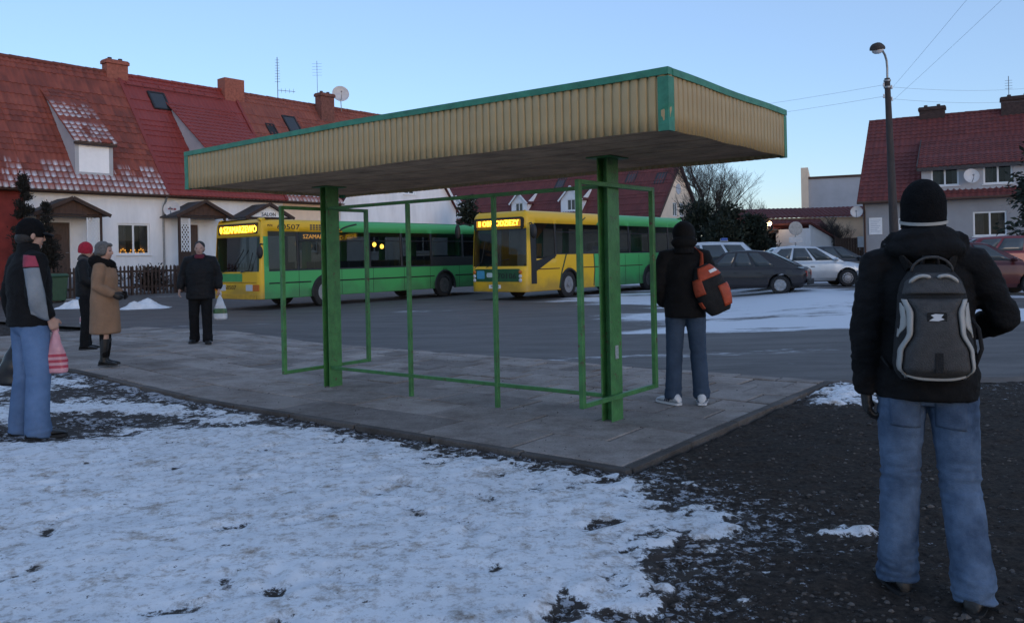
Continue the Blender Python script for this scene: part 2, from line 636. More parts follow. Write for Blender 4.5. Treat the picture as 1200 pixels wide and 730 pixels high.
def build_ground():
    xs = axis(-8.0, 6.0, 0.04, -1200, 1200)
    ys = axis(2.6, 13.0, 0.04, -60, 2400)
    X, Y = np.meshgrid(xs, ys)
    Z = dirt_height(X.ravel(), Y.ravel()).reshape(X.shape)
    me, _ = grid_mesh("ground", X, Y, Z)
    sd = poly_sd(X.ravel(), Y.ravel(), SNOW_EDGE)
    fr = 0.24 + 0.52 * np.exp(-np.clip(-sd, 0, 9) / 0.40) + 0.25 * sstep(7.5, 9.0, Y.ravel())
    fa = me.attributes.new("frost", 'FLOAT', 'POINT')
    fa.data.foreach_set("value", np.clip(fr, 0, 1.1).astype(np.float32))
    m, nt, b = new_mat("dirt")
    tc = nt.nodes.new("ShaderNodeTexCoord")

    def noise(sc, det=6, rough=0.6):
        n = nt.nodes.new("ShaderNodeTexNoise")
        n.inputs["Scale"].default_value = sc
        n.inputs["Detail"].default_value = det
        n.inputs["Roughness"].default_value = rough
        nt.links.new(tc.outputs["Object"], n.inputs["Vector"])
        return n

    def ramp(src, p0, c0, p1, c1):
        r = nt.nodes.new("ShaderNodeValToRGB")
        r.color_ramp.elements[0].position = p0
        r.color_ramp.elements[1].position = p1
        r.color_ramp.elements[0].color = (*c0, 1)
        r.color_ramp.elements[1].color = (*c1, 1)
        nt.links.new(src, r.inputs[0])
        return r

    base = ramp(noise(26, 8, 0.75).outputs[0], 0.35, (0.010, 0.008, 0.007), 0.68, (0.066, 0.050, 0.039))
    # small crumbs of frost and snow caught between the clods
    f1 = ramp(noise(19, 5, 0.75).outputs[0], 0.60, (0, 0, 0), 0.65, (1, 1, 1))
    f2 = ramp(noise(2.2, 3).outputs[0], 0.40, (0, 0, 0), 0.60, (1, 1, 1))
    fa_ = nt.nodes.new("ShaderNodeAttribute")
    fa_.attribute_name = "frost"
    ma = nt.nodes.new("ShaderNodeMath")
    ma.operation = 'MULTIPLY_ADD'
    ma.inputs[1].default_value = 0.26
    ma.inputs[2].default_value = -0.06
    nt.links.new(fa_.outputs["Fac"], ma.inputs[0])
    mb2 = nt.nodes.new("ShaderNodeMath")
    mb2.operation = 'ADD'
    nt.links.new(noise(17, 7, 0.78).outputs[0], mb2.inputs[0])
    nt.links.new(ma.outputs[0], mb2.inputs[1])
    f1 = ramp(mb2.outputs[0], 0.645, (0, 0, 0), 0.71, (1, 1, 1))
    mul = f1
    mx = nt.nodes.new("ShaderNodeMix")
    mx.data_type = 'RGBA'
    nt.links.new(mul.outputs[0], mx.inputs[0])
    nt.links.new(base.outputs[0], mx.inputs[6])
    mx.inputs[7].default_value = (0.42, 0.43, 0.46, 1)
    nt.links.new(mx.outputs[2], b.inputs["Base Color"])
    b.inputs["Roughness"].default_value = 0.95
    b.inputs["Specular IOR Level"].default_value = 0.2
    bp = nt.nodes.new("ShaderNodeBump")
    bp.inputs["Strength"].default_value = 0.7
    bp.inputs["Distance"].default_value = 0.02
    nt.links.new(noise(45, 5, 0.7).outputs[0], bp.inputs["Height"])
    nt.links.new(bp.outputs[0], b.inputs["Normal"])
    struct(link("ground", me, m, smooth=180))


build_ground()


# ------------------------------------------------------------------ asphalt yard with worn snow
def build_asphalt():
    xs = axis(-16.0, 20.0, 0.12, -160, 160, 1.3)
    ts = [0.0]
    d = 0.07
    while ts[-1] < 160:
        ts.append(ts[-1] + d)
        d *= 1.012
    ts = np.array(ts)
    edge = np.where(xs < 3.75, 9.14 - (xs - 3.82) * 0.778, 9.35)
    p = np.stack([xs, np.zeros_like(xs), np.zeros_like(xs)], 1)
    edge = edge + np.where(xs > 3.6, 0.55 * (fbm(p * 1.6, 4) - 0.5) + 0.1, 0.0)
    X = np.repeat(xs[None, :], len(ts), 0)
    Y = edge[None, :] + ts[:, None]
    x, y = X.ravel(), Y.ravel()
    p = np.stack([x, y, np.zeros_like(x)], 1)
    z = gz(x, y) - 0.004 + 0.03 * (fbm(p * 0.35, 2) - 0.5) * sstep(0, 3, (Y - edge[None, :]).ravel())
    z = np.where(ts.repeat(len(xs)) < 0.01, z - 0.05, z)
    me, _ = grid_mesh("asphalt_yard", X, Y, z.reshape(X.shape))
    # wind and wheel worn snow: long bands across the yard, denser by the parked cars
    q = np.stack([x * 0.20 + y * 0.02, y * 0.85 - x * 0.10 + 3, np.zeros_like(x)], 1)
    bands = fbm(q, 4)
    fine = fbm(np.stack([x * 0.9, y * 2.0, np.ones_like(x)], 1), 4)
    region = sstep(13.5, 18, y) * sstep(-1.0, 4.5, x - 0.02 * y) * (1 - 0.35 * sstep(30, 34, y))
    region2 = 0.12 * sstep(17, 20, y) * sstep(-8, -3, x) * (1 - sstep(27, 31, y))
    near = 0.20 * (1 - sstep(11.5, 13.0, y)) * sstep(2.5, 4.0, x)
    val = 0.80 * np.clip((bands - 0.5) * 1.9 + 0.5, 0, 1) + 0.20 * fine
    s = np.maximum(np.maximum(region, region2), near) * 0.30 + val - 0.37 * (1 - region) + 0.055
    s = np.clip((s - 0.47) * 2.6, 0, 1)
    at = me.attributes.new("snow", 'FLOAT', 'POINT')
    at.data.foreach_set("value", s.astype(np.float32))
    m, nt, b = new_mat("asphalt")
    tc = nt.nodes.new("ShaderNodeTexCoord")

    def noise(sc, det=6, rough=0.6, stretch=None):
        n = nt.nodes.new("ShaderNodeTexNoise")
        n.inputs["Scale"].default_value = sc
        n.inputs["Detail"].default_value = det
        n.inputs["Roughness"].default_value = rough
        src = tc.outputs["Object"]
        if stretch:
            mp = nt.nodes.new("ShaderNodeMapping")
            mp.inputs["Scale"].default_value = stretch
            nt.links.new(src, mp.inputs[0])
            src = mp.outputs[0]
        nt.links.new(src, n.inputs["Vector"])
        return n

    r = nt.nodes.new("ShaderNodeValToRGB")
    r.color_ramp.elements[0].position = 0.3
    r.color_ramp.elements[1].position = 0.75
    r.color_ramp.elements[0].color = (0.060, 0.053, 0.049, 1)
    r.color_ramp.elements[1].color = (0.195, 0.172, 0.158, 1)
    nt.links.new(noise(1.3, 10, 0.78, (0.35, 1.5, 1)).outputs[0], r.inputs[0])
    a = nt.nodes.new("ShaderNodeAttribute")
    a.attribute_name = "snow"
    ad = nt.nodes.new("ShaderNodeMath")
    ad.operation = 'ADD'
    sc = nt.nodes.new("ShaderNodeMath")
    sc.operation = 'MULTIPLY_ADD'
    sc.inputs[1].default_value = 2.6
    sc.inputs[2].default_value = -1.36
    nt.links.new(noise(2.6, 10, 0.80, (0.45, 1.5, 1)).outputs[0], sc.inputs[0])
    nt.links.new(a.outputs["Fac"], ad.inputs[0])
    nt.links.new(sc.outputs[0], ad.inputs[1])
    r2 = nt.nodes.new("ShaderNodeValToRGB")
    r2.color_ramp.elements[0].position = 0.28
    r2.color_ramp.elements[1].position = 0.66
    r2.color_ramp.elements[0].color = (0, 0, 0, 1)
    nt.links.new(ad.outputs[0], r2.inputs[0])
    mx = nt.nodes.new("ShaderNodeMix")
    mx.data_type = 'RGBA'
    nt.links.new(r2.outputs[0], mx.inputs[0])
    nt.links.new(r.outputs[0], mx.inputs[6])
    mx.inputs[7].default_value = (0.66, 0.67, 0.70, 1)
    nt.links.new(mx.outputs[2], b.inputs["Base Color"])
    b.inputs["Roughness"].default_value = 0.7
    b.inputs["Specular IOR Level"].default_value = 0.25
    bp = nt.nodes.new("ShaderNodeBump")
    bp.inputs["Strength"].default_value = 0.4
    bp.inputs["Distance"].default_value = 0.02
    nt.links.new(noise(30, 6, 0.7).outputs[0], bp.inputs["Height"])
    nt.links.new(bp.outputs[0], b.inputs["Normal"])
    struct(link("asphalt_yard", me, m, smooth=180))


build_asphalt()


# ------------------------------------------------------------------ pavement of concrete slabs with kerb
def build_pavement():
    m, nt, b = new_mat("concrete_slabs")
    tc = nt.nodes.new("ShaderNodeTexCoord")

    def noise(sc, det=6, rough=0.65):
        n = nt.nodes.new("ShaderNodeTexNoise")
        n.inputs["Scale"].default_value = sc
        n.inputs["Detail"].default_value = det
        n.inputs["Roughness"].default_value = rough
        nt.links.new(tc.outputs["Object"], n.inputs["Vector"])
        return n

    def ramp(src, p0, c0, p1, c1):
        r = nt.nodes.new("ShaderNodeValToRGB")
        r.color_ramp.elements[0].position = p0
        r.color_ramp.elements[1].position = p1
        r.color_ramp.elements[0].color = (*c0, 1)
        r.color_ramp.elements[1].color = (*c1, 1)
        nt.links.new(src, r.inputs[0])
        return r

    at = nt.nodes.new("ShaderNodeAttribute")
    at.attribute_name = "tone"
    mr = nt.nodes.new("ShaderNodeMapRange")
    mr.inputs[1].default_value = -1.0
    mr.inputs[2].default_value = 1.0
    nt.links.new(at.outputs["Fac"], mr.inputs[0])
    base = ramp(mr.outputs[0], 0.1, (0.10, 0.088, 0.08), 0.95, (0.43, 0.37, 0.33))
    dirt = ramp(noise(1.5, 10, 0.78).outputs[0], 0.36, (0.55, 0.51, 0.48), 0.58, (1, 1, 1))
    grain = ramp(noise(60, 3).outputs[0], 0.3, (0.75, 0.75, 0.75), 0.7, (1.12, 1.12, 1.12))
    m1 = nt.nodes.new("ShaderNodeMix")
    m1.data_type = 'RGBA'
    m1.blend_type = 'MULTIPLY'
    m1.inputs[0].default_value = 1
    nt.links.new(base.outputs[0], m1.inputs[6])
    nt.links.new(dirt.outputs[0], m1.inputs[7])
    m2 = nt.nodes.new("ShaderNodeMix")
    m2.data_type = 'RGBA'
    m2.blend_type = 'MULTIPLY'
    m2.inputs[0].default_value = 1
    nt.links.new(m1.outputs[2], m2.inputs[6])
    nt.links.new(grain.outputs[0], m2.inputs[7])
    nt.links.new(m2.outputs[2], b.inputs["Base Color"])
    b.inputs["Roughness"].default_value = 0.9
    b.inputs["Specular IOR Level"].default_value = 0.25
    bp = nt.nodes.new("ShaderNodeBump")
    bp.inputs["Strength"].default_value = 0.35
    bp.inputs["Distance"].default_value = 0.01
    nt.links.new(noise(70, 4).outputs[0], bp.inputs["Height"])
    nt.links.new(bp.outputs[0], b.inputs["Normal"])

    rr = random.Random(4)
    mb = MB()
    tone = []
    A0, B0, B1 = 0.375, -0.06, 4.55
    rows = []
    bb = B0
    while bb < B1:
        h = 0.5 if bb > 1.6 else 0.62
        rows.append((bb, min(bb + h, B1)))
        bb += h
    for ri, (b0, b1) in enumerate(rows):
        aa = A0
        first = True
        while aa < 15.5:
            w = 1.02 if b0 < 1.6 else 0.5
            if first and ri % 2:
                w *= 0.5
            first = False
            g = 0.011
            dz = rr.gauss(0, 0.0035)
            tl = [rr.gauss(0, 0.0025) for _ in range(4)]
            c = [(aa + g, b0 + g), (aa + w - g, b0 + g), (aa + w - g, b1 - g), (aa + g, b1 - g)]
            top = []
            bot = []
            for k, (a_, b_) in enumerate(c):
                p = AB(a_, b_)
                zz = gz1(p.x, p.y)
                top.append((p.x, p.y, zz + dz + tl[k]))
                bot.append((p.x, p.y, zz - 0.075))
            mb.add(top + bot, [(3, 2, 1, 0), (0, 1, 5, 4), (1, 2, 6, 5), (2, 3, 7, 6), (3, 0, 4, 7)])
            tone += [min(1, max(0, rr.gauss(0.5, 0.24)))] * 8
            aa += w
    # kerb strips along the near edge and the right edge
    def kerb(p, q, wdir, width, n):
        for k in range(n):
            t0, t1 = k / n + 0.0008, (k + 1) / n - 0.0008
            P0 = p.lerp(q, t0)
            P1 = p.lerp(q, t1)
            dz = rr.gauss(0.004, 0.004)
            cs = [P0, P1, P1 + wdir * width, P0 + wdir * width]
            top = [(c.x, c.y, gz1(c.x, c.y) + dz) for c in cs]
            bot = [(c.x, c.y, gz1(c.x, c.y) - 0.16) for c in cs]
            fs = [(3, 2, 1, 0), (0, 1, 5, 4), (1, 2, 6, 5), (2, 3, 7, 6), (3, 0, 4, 7)]
            nz = (Vector(top[1]) - Vector(top[0])).cross(Vector(top[3]) - Vector(top[0])).z
            if nz > 0:
                fs = [tuple(reversed(f)) for f in fs]
            mb.add(top + bot, fs)
            tone.extend([rr.gauss(-0.75, 0.12)] * 8)

    kerb(AB(0.285, -0.155), AB(15.4, -0.155), Vector((B2.x, B2.y, 0)), 0.085, 16)
    kerb(AB(0.285, -0.06), AB(0.285, 4.55), Vector((A2.x, A2.y, 0)), 0.08, 5)
    me = mb.mesh("pavement")
    a = me.attributes.new("tone", 'FLOAT', 'POINT')
    a.data.foreach_set("value", np.array(tone, dtype=np.float32))
    struct(link("pavement", me, m, bevel=0.006))
    # dirty joint bed between the slabs
    bed = MB()
    pts = [AB(0.3, -0.1), AB(15.2, -0.1), AB(15.2, 4.5), AB(0.3, 4.5)]
    n = 40
    nb_ = 16
    g_ = {}
    for i in range(n + 1):
        for j in range(nb_ + 1):
            c = pts[0].lerp(pts[1], i / n).lerp(pts[3].lerp(pts[2], i / n), j / nb_)
            g_[i, j] = len(bed.v)
            bed.v.append((c.x, c.y, gz1(c.x, c.y) - 0.018))
    for i in range(n):
        for j in range(nb_):
            bed.f.append((g_[i, j], g_[i, j + 1], g_[i + 1, j + 1], g_[i + 1, j]))
            bed.mi.append(0)
    struct(bed.build("pavement_bed", mat("joint_sand", (0.025, 0.022, 0.02), 0.95, 0.4, 8)))


build_pavement()


# ------------------------------------------------------------------ trodden snow on the near ground
def build_snow():
    xs = np.arange(-9.0, 5.2, 0.03)
    ys = np.arange(2.7, 13.0, 0.03)
    X, Y = np.meshgrid(xs, ys)
    x, y = X.ravel(), Y.ravel()
    p = np.stack([x, y, np.zeros_like(x)], 1)
    main = SNOW_EDGE
    sd = poly_sd(x, y, main)
    th = 0.050 * sstep(-0.35, 0.75, sd) - 0.026
    th = th + 0.016 * sstep(-0.05, 0.2, sd)
    bare = np.zeros_like(x)
    # bare earth trodden round the standing people
    for cx, cy, rx, ry, k in ((-4.05, 7.95, 0.75, 0.36, 0.040), (-4.7, 7.25, 0.9, 0.35, 0.040), (-4.9, 9.3, 1.1, 0.6, 0.022),
                              (-2.7, 7.75, 0.6, 0.25, 0.010), (-6.3, 8.6, 0.9, 0.6, 0.020), (-6.6, 10.6, 1.2, 0.6, 0.012)):
        q = ((x - cx) / rx) ** 2 + ((y - cy) / ry) ** 2
        th -= k * 1.2 * np.exp(-q * 0.9)
        bare = np.maximum(bare, np.exp(-q * 0.7) * k / 0.03)
    extra = [(1.86, 4.42, 0.13, 0.17, 0.055), (1.60, 4.45, 0.22, 0.05, 0.034), (3.45, 8.7, 0.55, 0.6, 0.058), (3.9, 9.1, 0.5, 0.4, 0.050), (3.2, 8.2, 0.25, 0.2, 0.04),
             (1.18, 5.45, 0.10, 0.10, 0.040), (1.05, 5.75, 0.07, 0.06, 0.036), (1.15, 3.95, 0.2, 0.06, 0.034), (1.02, 3.6, 0.16, 0.05, 0.034),
             (2.4, 7.35, 0.3, 0.1, 0.032), (2.05, 3.35, 0.14, 0.05, 0.030)]
    for cx, cy, rx, ry, k in extra:
        q = ((x - cx) / rx) ** 2 + ((y - cy) / ry) ** 2
        th += k * np.exp(-q * 0.9)
    n1 = fbm(p * 2.6 + 3, 4) - 0.5
    n2 = fbm(p * 9.0 + 7, 4) - 0.5
    n3 = fbm(p * 24.0 + 1, 3) - 0.5
    rag = 0.28 + 0.72 * sstep(0.9, 0.1, sd)
    bump = 0.034 * n1 + (0.055 * n2 + 0.040 * n3) * rag
    z = dirt_height(x, y) * 0.35 + (gz(x, y) - 0.050) * 0.65 + th + bump
    # old footprints
    rr = random.Random(9)
    for _ in range(60):
        fx, fy = rr.uniform(-3.6, 0.6), rr.uniform(3.2, 7.2)
        an = rr.uniform(0, 3.14)
        ca, sa = math.cos(an), math.sin(an)
        u = (x - fx) * ca + (y - fy) * sa
        v = -(x - fx) * sa + (y - fy) * ca
        z -= 0.026 * np.exp(-((u / 0.14) ** 4 + (v / 0.055) ** 4)) - 0.007 * np.exp(-((u / 0.19) ** 2 + (v / 0.09) ** 2))
    keep = (z > dirt_height(x, y) - 0.02)
    a = (x - N2.x) * A2.x + (y - N2.y) * A2.y
    b = (x - N2.x) * B2.x + (y - N2.y) * B2.y
    keep &= ~((a > 0.30) & (b > -0.12))
    keep &= y < 12.6
    z = np.where((a > 0.27) & (b > -0.17), np.minimum(z, gz(x, y) - 0.03), z)
    me, used = grid_mesh("snow_cover", X, Y, z.reshape(X.shape), keep.reshape(X.shape))
    over = z - dirt_height(x, y)
    thin = np.clip(sstep(0.035, 0.0, over) + 0.22 * sstep(0.7, 0.0, sd) + 0.5 * np.clip(bare, 0, 1), 0, 1.2)
    tattr = me.attributes.new("thin", 'FLOAT', 'POINT')
    tattr.data.foreach_set("value", thin[used].astype(np.float32))
    m, nt, bs = new_mat("snow")
    tc = nt.nodes.new("ShaderNodeTexCoord")

    def noise(sc, det=6, rough=0.6, st=None):
        n = nt.nodes.new("ShaderNodeTexNoise")
        n.inputs["Scale"].default_value = sc
        n.inputs["Detail"].default_value = det
        n.inputs["Roughness"].default_value = rough
        src = tc.outputs["Object"]
        if st:
            mp = nt.nodes.new("ShaderNodeMapping")
            mp.inputs["Scale"].default_value = st
            mp.inputs["Rotation"].default_value = (0, 0, R(35))
            nt.links.new(src, mp.inputs[0])
            src = mp.outputs[0]
        nt.links.new(src, n.inputs["Vector"])
        return n

    def ramp(src, p0, c0, p1, c1):
        r = nt.nodes.new("ShaderNodeValToRGB")
        r.color_ramp.elements[0].position = p0
        r.color_ramp.elements[1].position = p1
        r.color_ramp.elements[0].color = (*c0, 1)
        r.color_ramp.elements[1].color = (*c1, 1)
        nt.links.new(src, r.inputs[0])
        return r

    def mul(a_, b_):
        mm = nt.nodes.new("ShaderNodeMix")
        mm.data_type = 'RGBA'
        mm.blend_type = 'MULTIPLY'
        mm.inputs[0].default_value = 1
        nt.links.new(a_, mm.inputs[6])
        nt.links.new(b_, mm.inputs[7])
        return mm.outputs[2]

    base = ramp(noise(1.6, 7, 0.7).outputs[0], 0.35, (0.76, 0.77, 0.79), 0.7, (0.90, 0.91, 0.93))
    grime = ramp(noise(13.0, 10, 0.80).outputs[0], 0.36, (0.52, 0.47, 0.43), 0.50, (1, 1, 1))
    crumbs = ramp(noise(20, 6, 0.75).outputs[0], 0.34, (0.10, 0.08, 0.07), 0.385, (1, 1, 1))
    col = mul(mul(base.outputs[0], grime.outputs[0]), crumbs.outputs[0])
    soil = ramp(noise(3.4, 9, 0.8).outputs[0], 0.35, (0.46, 0.37, 0.29), 0.47, (1, 1, 1))
    col = mul(col, soil.outputs[0])
    # the sheet wears through to the mud where it is thin
    ta = nt.nodes.new("ShaderNodeAttribute")
    ta.attribute_name = "thin"
    t1 = nt.nodes.new("ShaderNodeMath")
    t1.operation = 'MULTIPLY_ADD'
    t1.inputs[1].default_value = 0.27
    nt.links.new(ta.outputs["Fac"], t1.inputs[0])
    nt.links.new(noise(15, 8, 0.78).outputs[0], t1.inputs[2])
    wear = ramp(t1.outputs[0], 0.66, (1, 1, 1), 0.73, (0, 0, 0))
    mw = nt.nodes.new("ShaderNodeMix")
    mw.data_type = 'RGBA'
    nt.links.new(wear.outputs[0], mw.inputs[0])
    mw.inputs[6].default_value = (0.045, 0.036, 0.030, 1)
    nt.links.new(col, mw.inputs[7])
    col = mw.outputs[2]
    nt.links.new(col, bs.inputs["Base Color"])
    bs.inputs["Roughness"].default_value = 0.75
    bs.inputs["Specular IOR Level"].default_value = 0.25
    bp = nt.nodes.new("ShaderNodeBump")
    bp.inputs["Strength"].default_value = 0.6
    bp.inputs["Distance"].default_value = 0.02
    nt.links.new(noise(30, 8, 0.8).outputs[0], bp.inputs["Height"])
    nt.links.new(bp.outputs[0], bs.inputs["Normal"])
    struct(link("snow_cover", me, m, smooth=180), "stuff")


build_snow()


# ------------------------------------------------------------------ bus shelter
def corrugated(p0, p1, z0, z1, out, pitch=0.071, depth=0.013, wob=0.0):
    """trapezoid sheet from p0 to p1 (2D), standing between z0(t) and z1(t); out is the outward direction"""
    p0, p1, out = Vector(p0), Vector(p1), Vector(out)
    L = (p1 - p0).length
    n = int(L / pitch)
    pit = L / n
    prof = [(0.0, 0), (0.16, 0), (0.25, 1), (0.55, 1.12), (0.86, 1), (0.95, 0)]
    pts = []
    for i in range(n):
        for f, d in prof:
            pts.append(((i + f) * pit, d * depth))
    pts.append((L, 0))
    t = (p1 - p0).normalized()
    vs_, fs = [], []
    for s, d in pts:
        q = p0 + t * s + out * d
        f = s / L
        for k in range(4):
            zz = z0(f) + (z1(f) - z0(f)) * k / 3
            w = wob * math.sin(f * 23 + k) * (1 if k == 3 else 0.3)
            vs_.append((q.x + out.x * w, q.y + out.y * w, zz))
    for i in range(len(pts) - 1):
        for k in range(3):
            a, b = i * 4 + k, (i + 1) * 4 + k
            fs.append((a, b, b + 1, a + 1))
    return vs_, fs


def build_shelter():
    root = thing("bus_shelter", "open green steel frame bus shelter under a deep corrugated beige flat roof", "bus shelter",
                 AB(3.2, 1.31))
    inv = Matrix.Translation(-Vector(root.location))

    def fin(mb, name, m, **k):
        mb.v = [tuple(inv @ Vector(p)) for p in mb.v]
        return mb.build(name, m, root, **k)

    LA, LB = 6.05, 2.27
    Z0 = 2.35
    top = lambda f: 2.765 + (0.026 * max(0, 1 - abs(f - 0.54) / 0.46) if f < 0.999 else 0) - 0.008 * f
    low = lambda f: Z0 + 0.004 * math.sin(f * 19)
    flat_top = lambda f: 2.760 + 0.004 * math.sin(f * 9)
    end_top = lambda f: 2.757
    mb = MB()
    na, nb = Vector((A2.x, A2.y, 0)), Vector((B2.x, B2.y, 0))
    v, f = corrugated(AB(0, 0), AB(LA, 0), low, top, -nb, wob=0.004)
    mb.add(v, f)
    v, f = corrugated(AB(0, LB), AB(0, 0), low, flat_top, -na, wob=0.003)
    mb.add(v, f)
    v, f = corrugated(AB(LA, LB), AB(0, LB), low, end_top, nb)
    mb.add(v, f)
    v, f = corrugated(AB(LA, 0), AB(LA, LB), low, end_top, na)
    mb.add(v, f)
    fas = fin(mb, "fascia", "fascia", smooth=20)
    s = fas.modifiers.new("solid", 'SOLIDIFY')
    s.thickness = 0.003
    # underside of narrow boards running along the roof
    mb = MB()
    n = 26
    for i in range(n):
        b0 = 0.012 + (LB - 0.024) * i / n
        b1 = 0.012 + (LB - 0.024) * (i + 1) / n - 0.008
        dz = random.uniform(-0.003, 0.003)
        c = [AB(0.015, b0), AB(LA - 0.015, b0), AB(LA - 0.015, b1), AB(0.015, b1)]
        lo = [(q.x, q.y, Z0 + 0.035 + dz) for q in c]
        hi = [(q.x, q.y, Z0 + 0.055) for q in c]
        mb.add(lo + hi, [(0, 1, 2, 3), (7, 6, 5, 4), (0, 4, 5, 1), (1, 5, 6, 2), (2, 6, 7, 3), (3, 7, 4, 0)])
    fin(mb, "soffit", "underside")
    mb = MB()
    c = [AB(0.01, 0.01), AB(LA - 0.01, 0.01), AB(LA - 0.01, LB - 0.01), AB(0.01, LB - 0.01)]
    mb.add([(q.x, q.y, 2.70) for q in c] + [(q.x, q.y, 2.68) for q in c], [(3, 2, 1, 0), (4, 5, 6, 7), (0, 1, 5, 4), (1, 2, 6, 5), (2, 3, 7, 6), (3, 0, 4, 7)])
    fin(mb, "roof_sheet", "roofing_felt")
    # green edge trim on the top of the fascia
    mb = MB()

    def trim(p0, p1, out, zt, n):
        for i in range(n):
            a, b = p0.lerp(p1, i / n), p0.lerp(p1, (i + 1) / n)
            za, zb = zt(i / n), zt((i + 1) / n)
            o = out * 0.026
            q = []
            for P, z in ((a, za), (b, zb)):
                q += [(P.x + o.x, P.y + o.y, z - 0.036), (P.x + o.x, P.y + o.y, z + 0.014), (P.x - o.x * 1.6, P.y - o.y * 1.6, z + 0.014), (P.x - o.x * 1.6, P.y - o.y * 1.6, z - 0.036)]
            mb.add(q, [(0, 4, 5, 1), (1, 5, 6, 2), (2, 6, 7, 3), (3, 7, 4, 0), (0, 1, 2, 3), (7, 6, 5, 4)])

    e = 0.022
    trim(AB(-e, 0), AB(LA + e, 0), -nb, top, 20)
    trim(AB(0, LB + e), AB(0, 0.042), -na, flat_top, 10)
    trim(AB(LA, 0.042), AB(LA, LB + e), na, end_top, 6)
    trim(AB(LA - 0.042, LB), AB(0.042, LB), nb, end_top, 12)
    fin(mb, "edge_trim", "green_trim")
    # corner pieces, the near one dented
    def corner(a, b, sa, sb, w, name, dent, m):
        mb = MB()
        rows = 9
        for i in range(rows):
            z = Z0 - 0.006 + (2.724 - Z0) * i / (rows - 1)
            k = 0.014 * math.exp(-((i - 2.6) / 1.1) ** 2) * dent
            P = [AB(a + sa * w, b - sb * (0.022)), AB(a - sa * (0.022 - k), b - sb * (0.022 - k)), AB(a - sa * 0.022, b + sb * w)]
            P += [AB(a + sa * 0.004, b + sb * w), AB(a + sa * 0.004, b + sb * 0.004), AB(a + sa * w, b + sb * 0.004)]
            mb.v += [(p.x, p.y, z) for p in P]
        for i in range(rows - 1):
            for j in range(6):
                j2 = (j + 1) % 6
                mb.f.append((i * 6 + j, i * 6 + j2, (i + 1) * 6 + j2, (i + 1) * 6 + j))
                mb.mi.append(0)
        mb.f += [(5, 4, 3, 2, 1, 0), tuple((rows - 1) * 6 + j for j in range(6))]
        mb.mi += [0, 0]
        return fin(mb, name, m)

    corner(0, 0, 1, 1, 0.062, "corner_trim", 1.0, "green_trim")
    corner(LA, 0, -1, 1, 0.05, "corner_trim", 0.2, "green_trim")
    corner(0, LB, 1, -1, 0.04, "corner_trim", 0.0, "green_trim")
    corner(LA, LB, -1, -1, 0.04, "corner_trim", 0.0, "green_trim")
    # H section columns
    for a in (1.28, 5.16):
        mb = MB()
        T = Matrix(((A2.x, B2.x, 0, AB(a, 1.31).x), (A2.y, B2.y, 0, AB(a, 1.31).y), (0, 0, 1, 0), (0, 0, 0, 1)))
        zt = Z0 + 0.034
        z0_ = gz1(AB(a, 1.31).x, AB(a, 1.31).y) - 0.02
        for s_ in (-1, 1):
            mb.box(s_ * 0.05 - 0.006, -0.096, z0_, s_ * 0.05 + 0.006, 0.096, zt, T=T)
        mb.box(-0.044, -0.012, z0_, 0.044, 0.012, zt, T=T)
        mb.box(-0.13, -0.16, zt - 0.012, 0.13, 0.16, zt - 0.001, T=T)
        col = fin(mb, "column", "green_paint", bevel=0.002)
        if a < 2:
            st = MB()
            st.plate(rrect(-0.028, 0, 0.028, 0.12, 0.006), [], 0.002, basis(AB(a, 1.31) + Vector((0, 0, 0.56)) - na * 0.0585, -nb, (0, 0, 1)))
            st.v = [tuple(inv @ Vector(p)) for p in st.v]
            st.build("sticker", mat("sticker_grey", (0.30, 0.33, 0.34), 0.6, 0.4, 60), col)
    # side frames and back rails of square tube
    for a in (1.19, 5.25):
        mb = MB()
        b0, b1, zl, zh = 0.683, 1.966, 0.23, 2.12
        for b_ in (b0, b1):
            mb.beam(AB(a, b_, zl - 0.02), AB(a, b_, zh + 0.02), 0.045, 0.045, (B2.x, B2.y, 0))
        for z in (zl, zh):
            mb.beam(AB(a, b0 + 0.0226, z), AB(a, b1 - 0.0226, z), 0.04, 0.04)
        fin(mb, "side_frame", "green_paint", bevel=0.003)
    for z in (0.23, 2.12):
        mb = MB()
        mb.beam(AB(1.345, 1.245, z), AB(5.095, 1.245, z), 0.036, 0.036)
        fin(mb, "back_rail", "green_paint", bevel=0.003)
    for a in (2.57, 3.78):
        mb = MB()
        P = AB(a, 1.245)
        mb.beam((P.x, P.y, gz1(P.x, P.y) - 0.02), (P.x, P.y, 2.10), 0.042, 0.042, (B2.x, B2.y, 0))
        fin(mb, "post", "green_paint", bevel=0.003)


build_shelter()


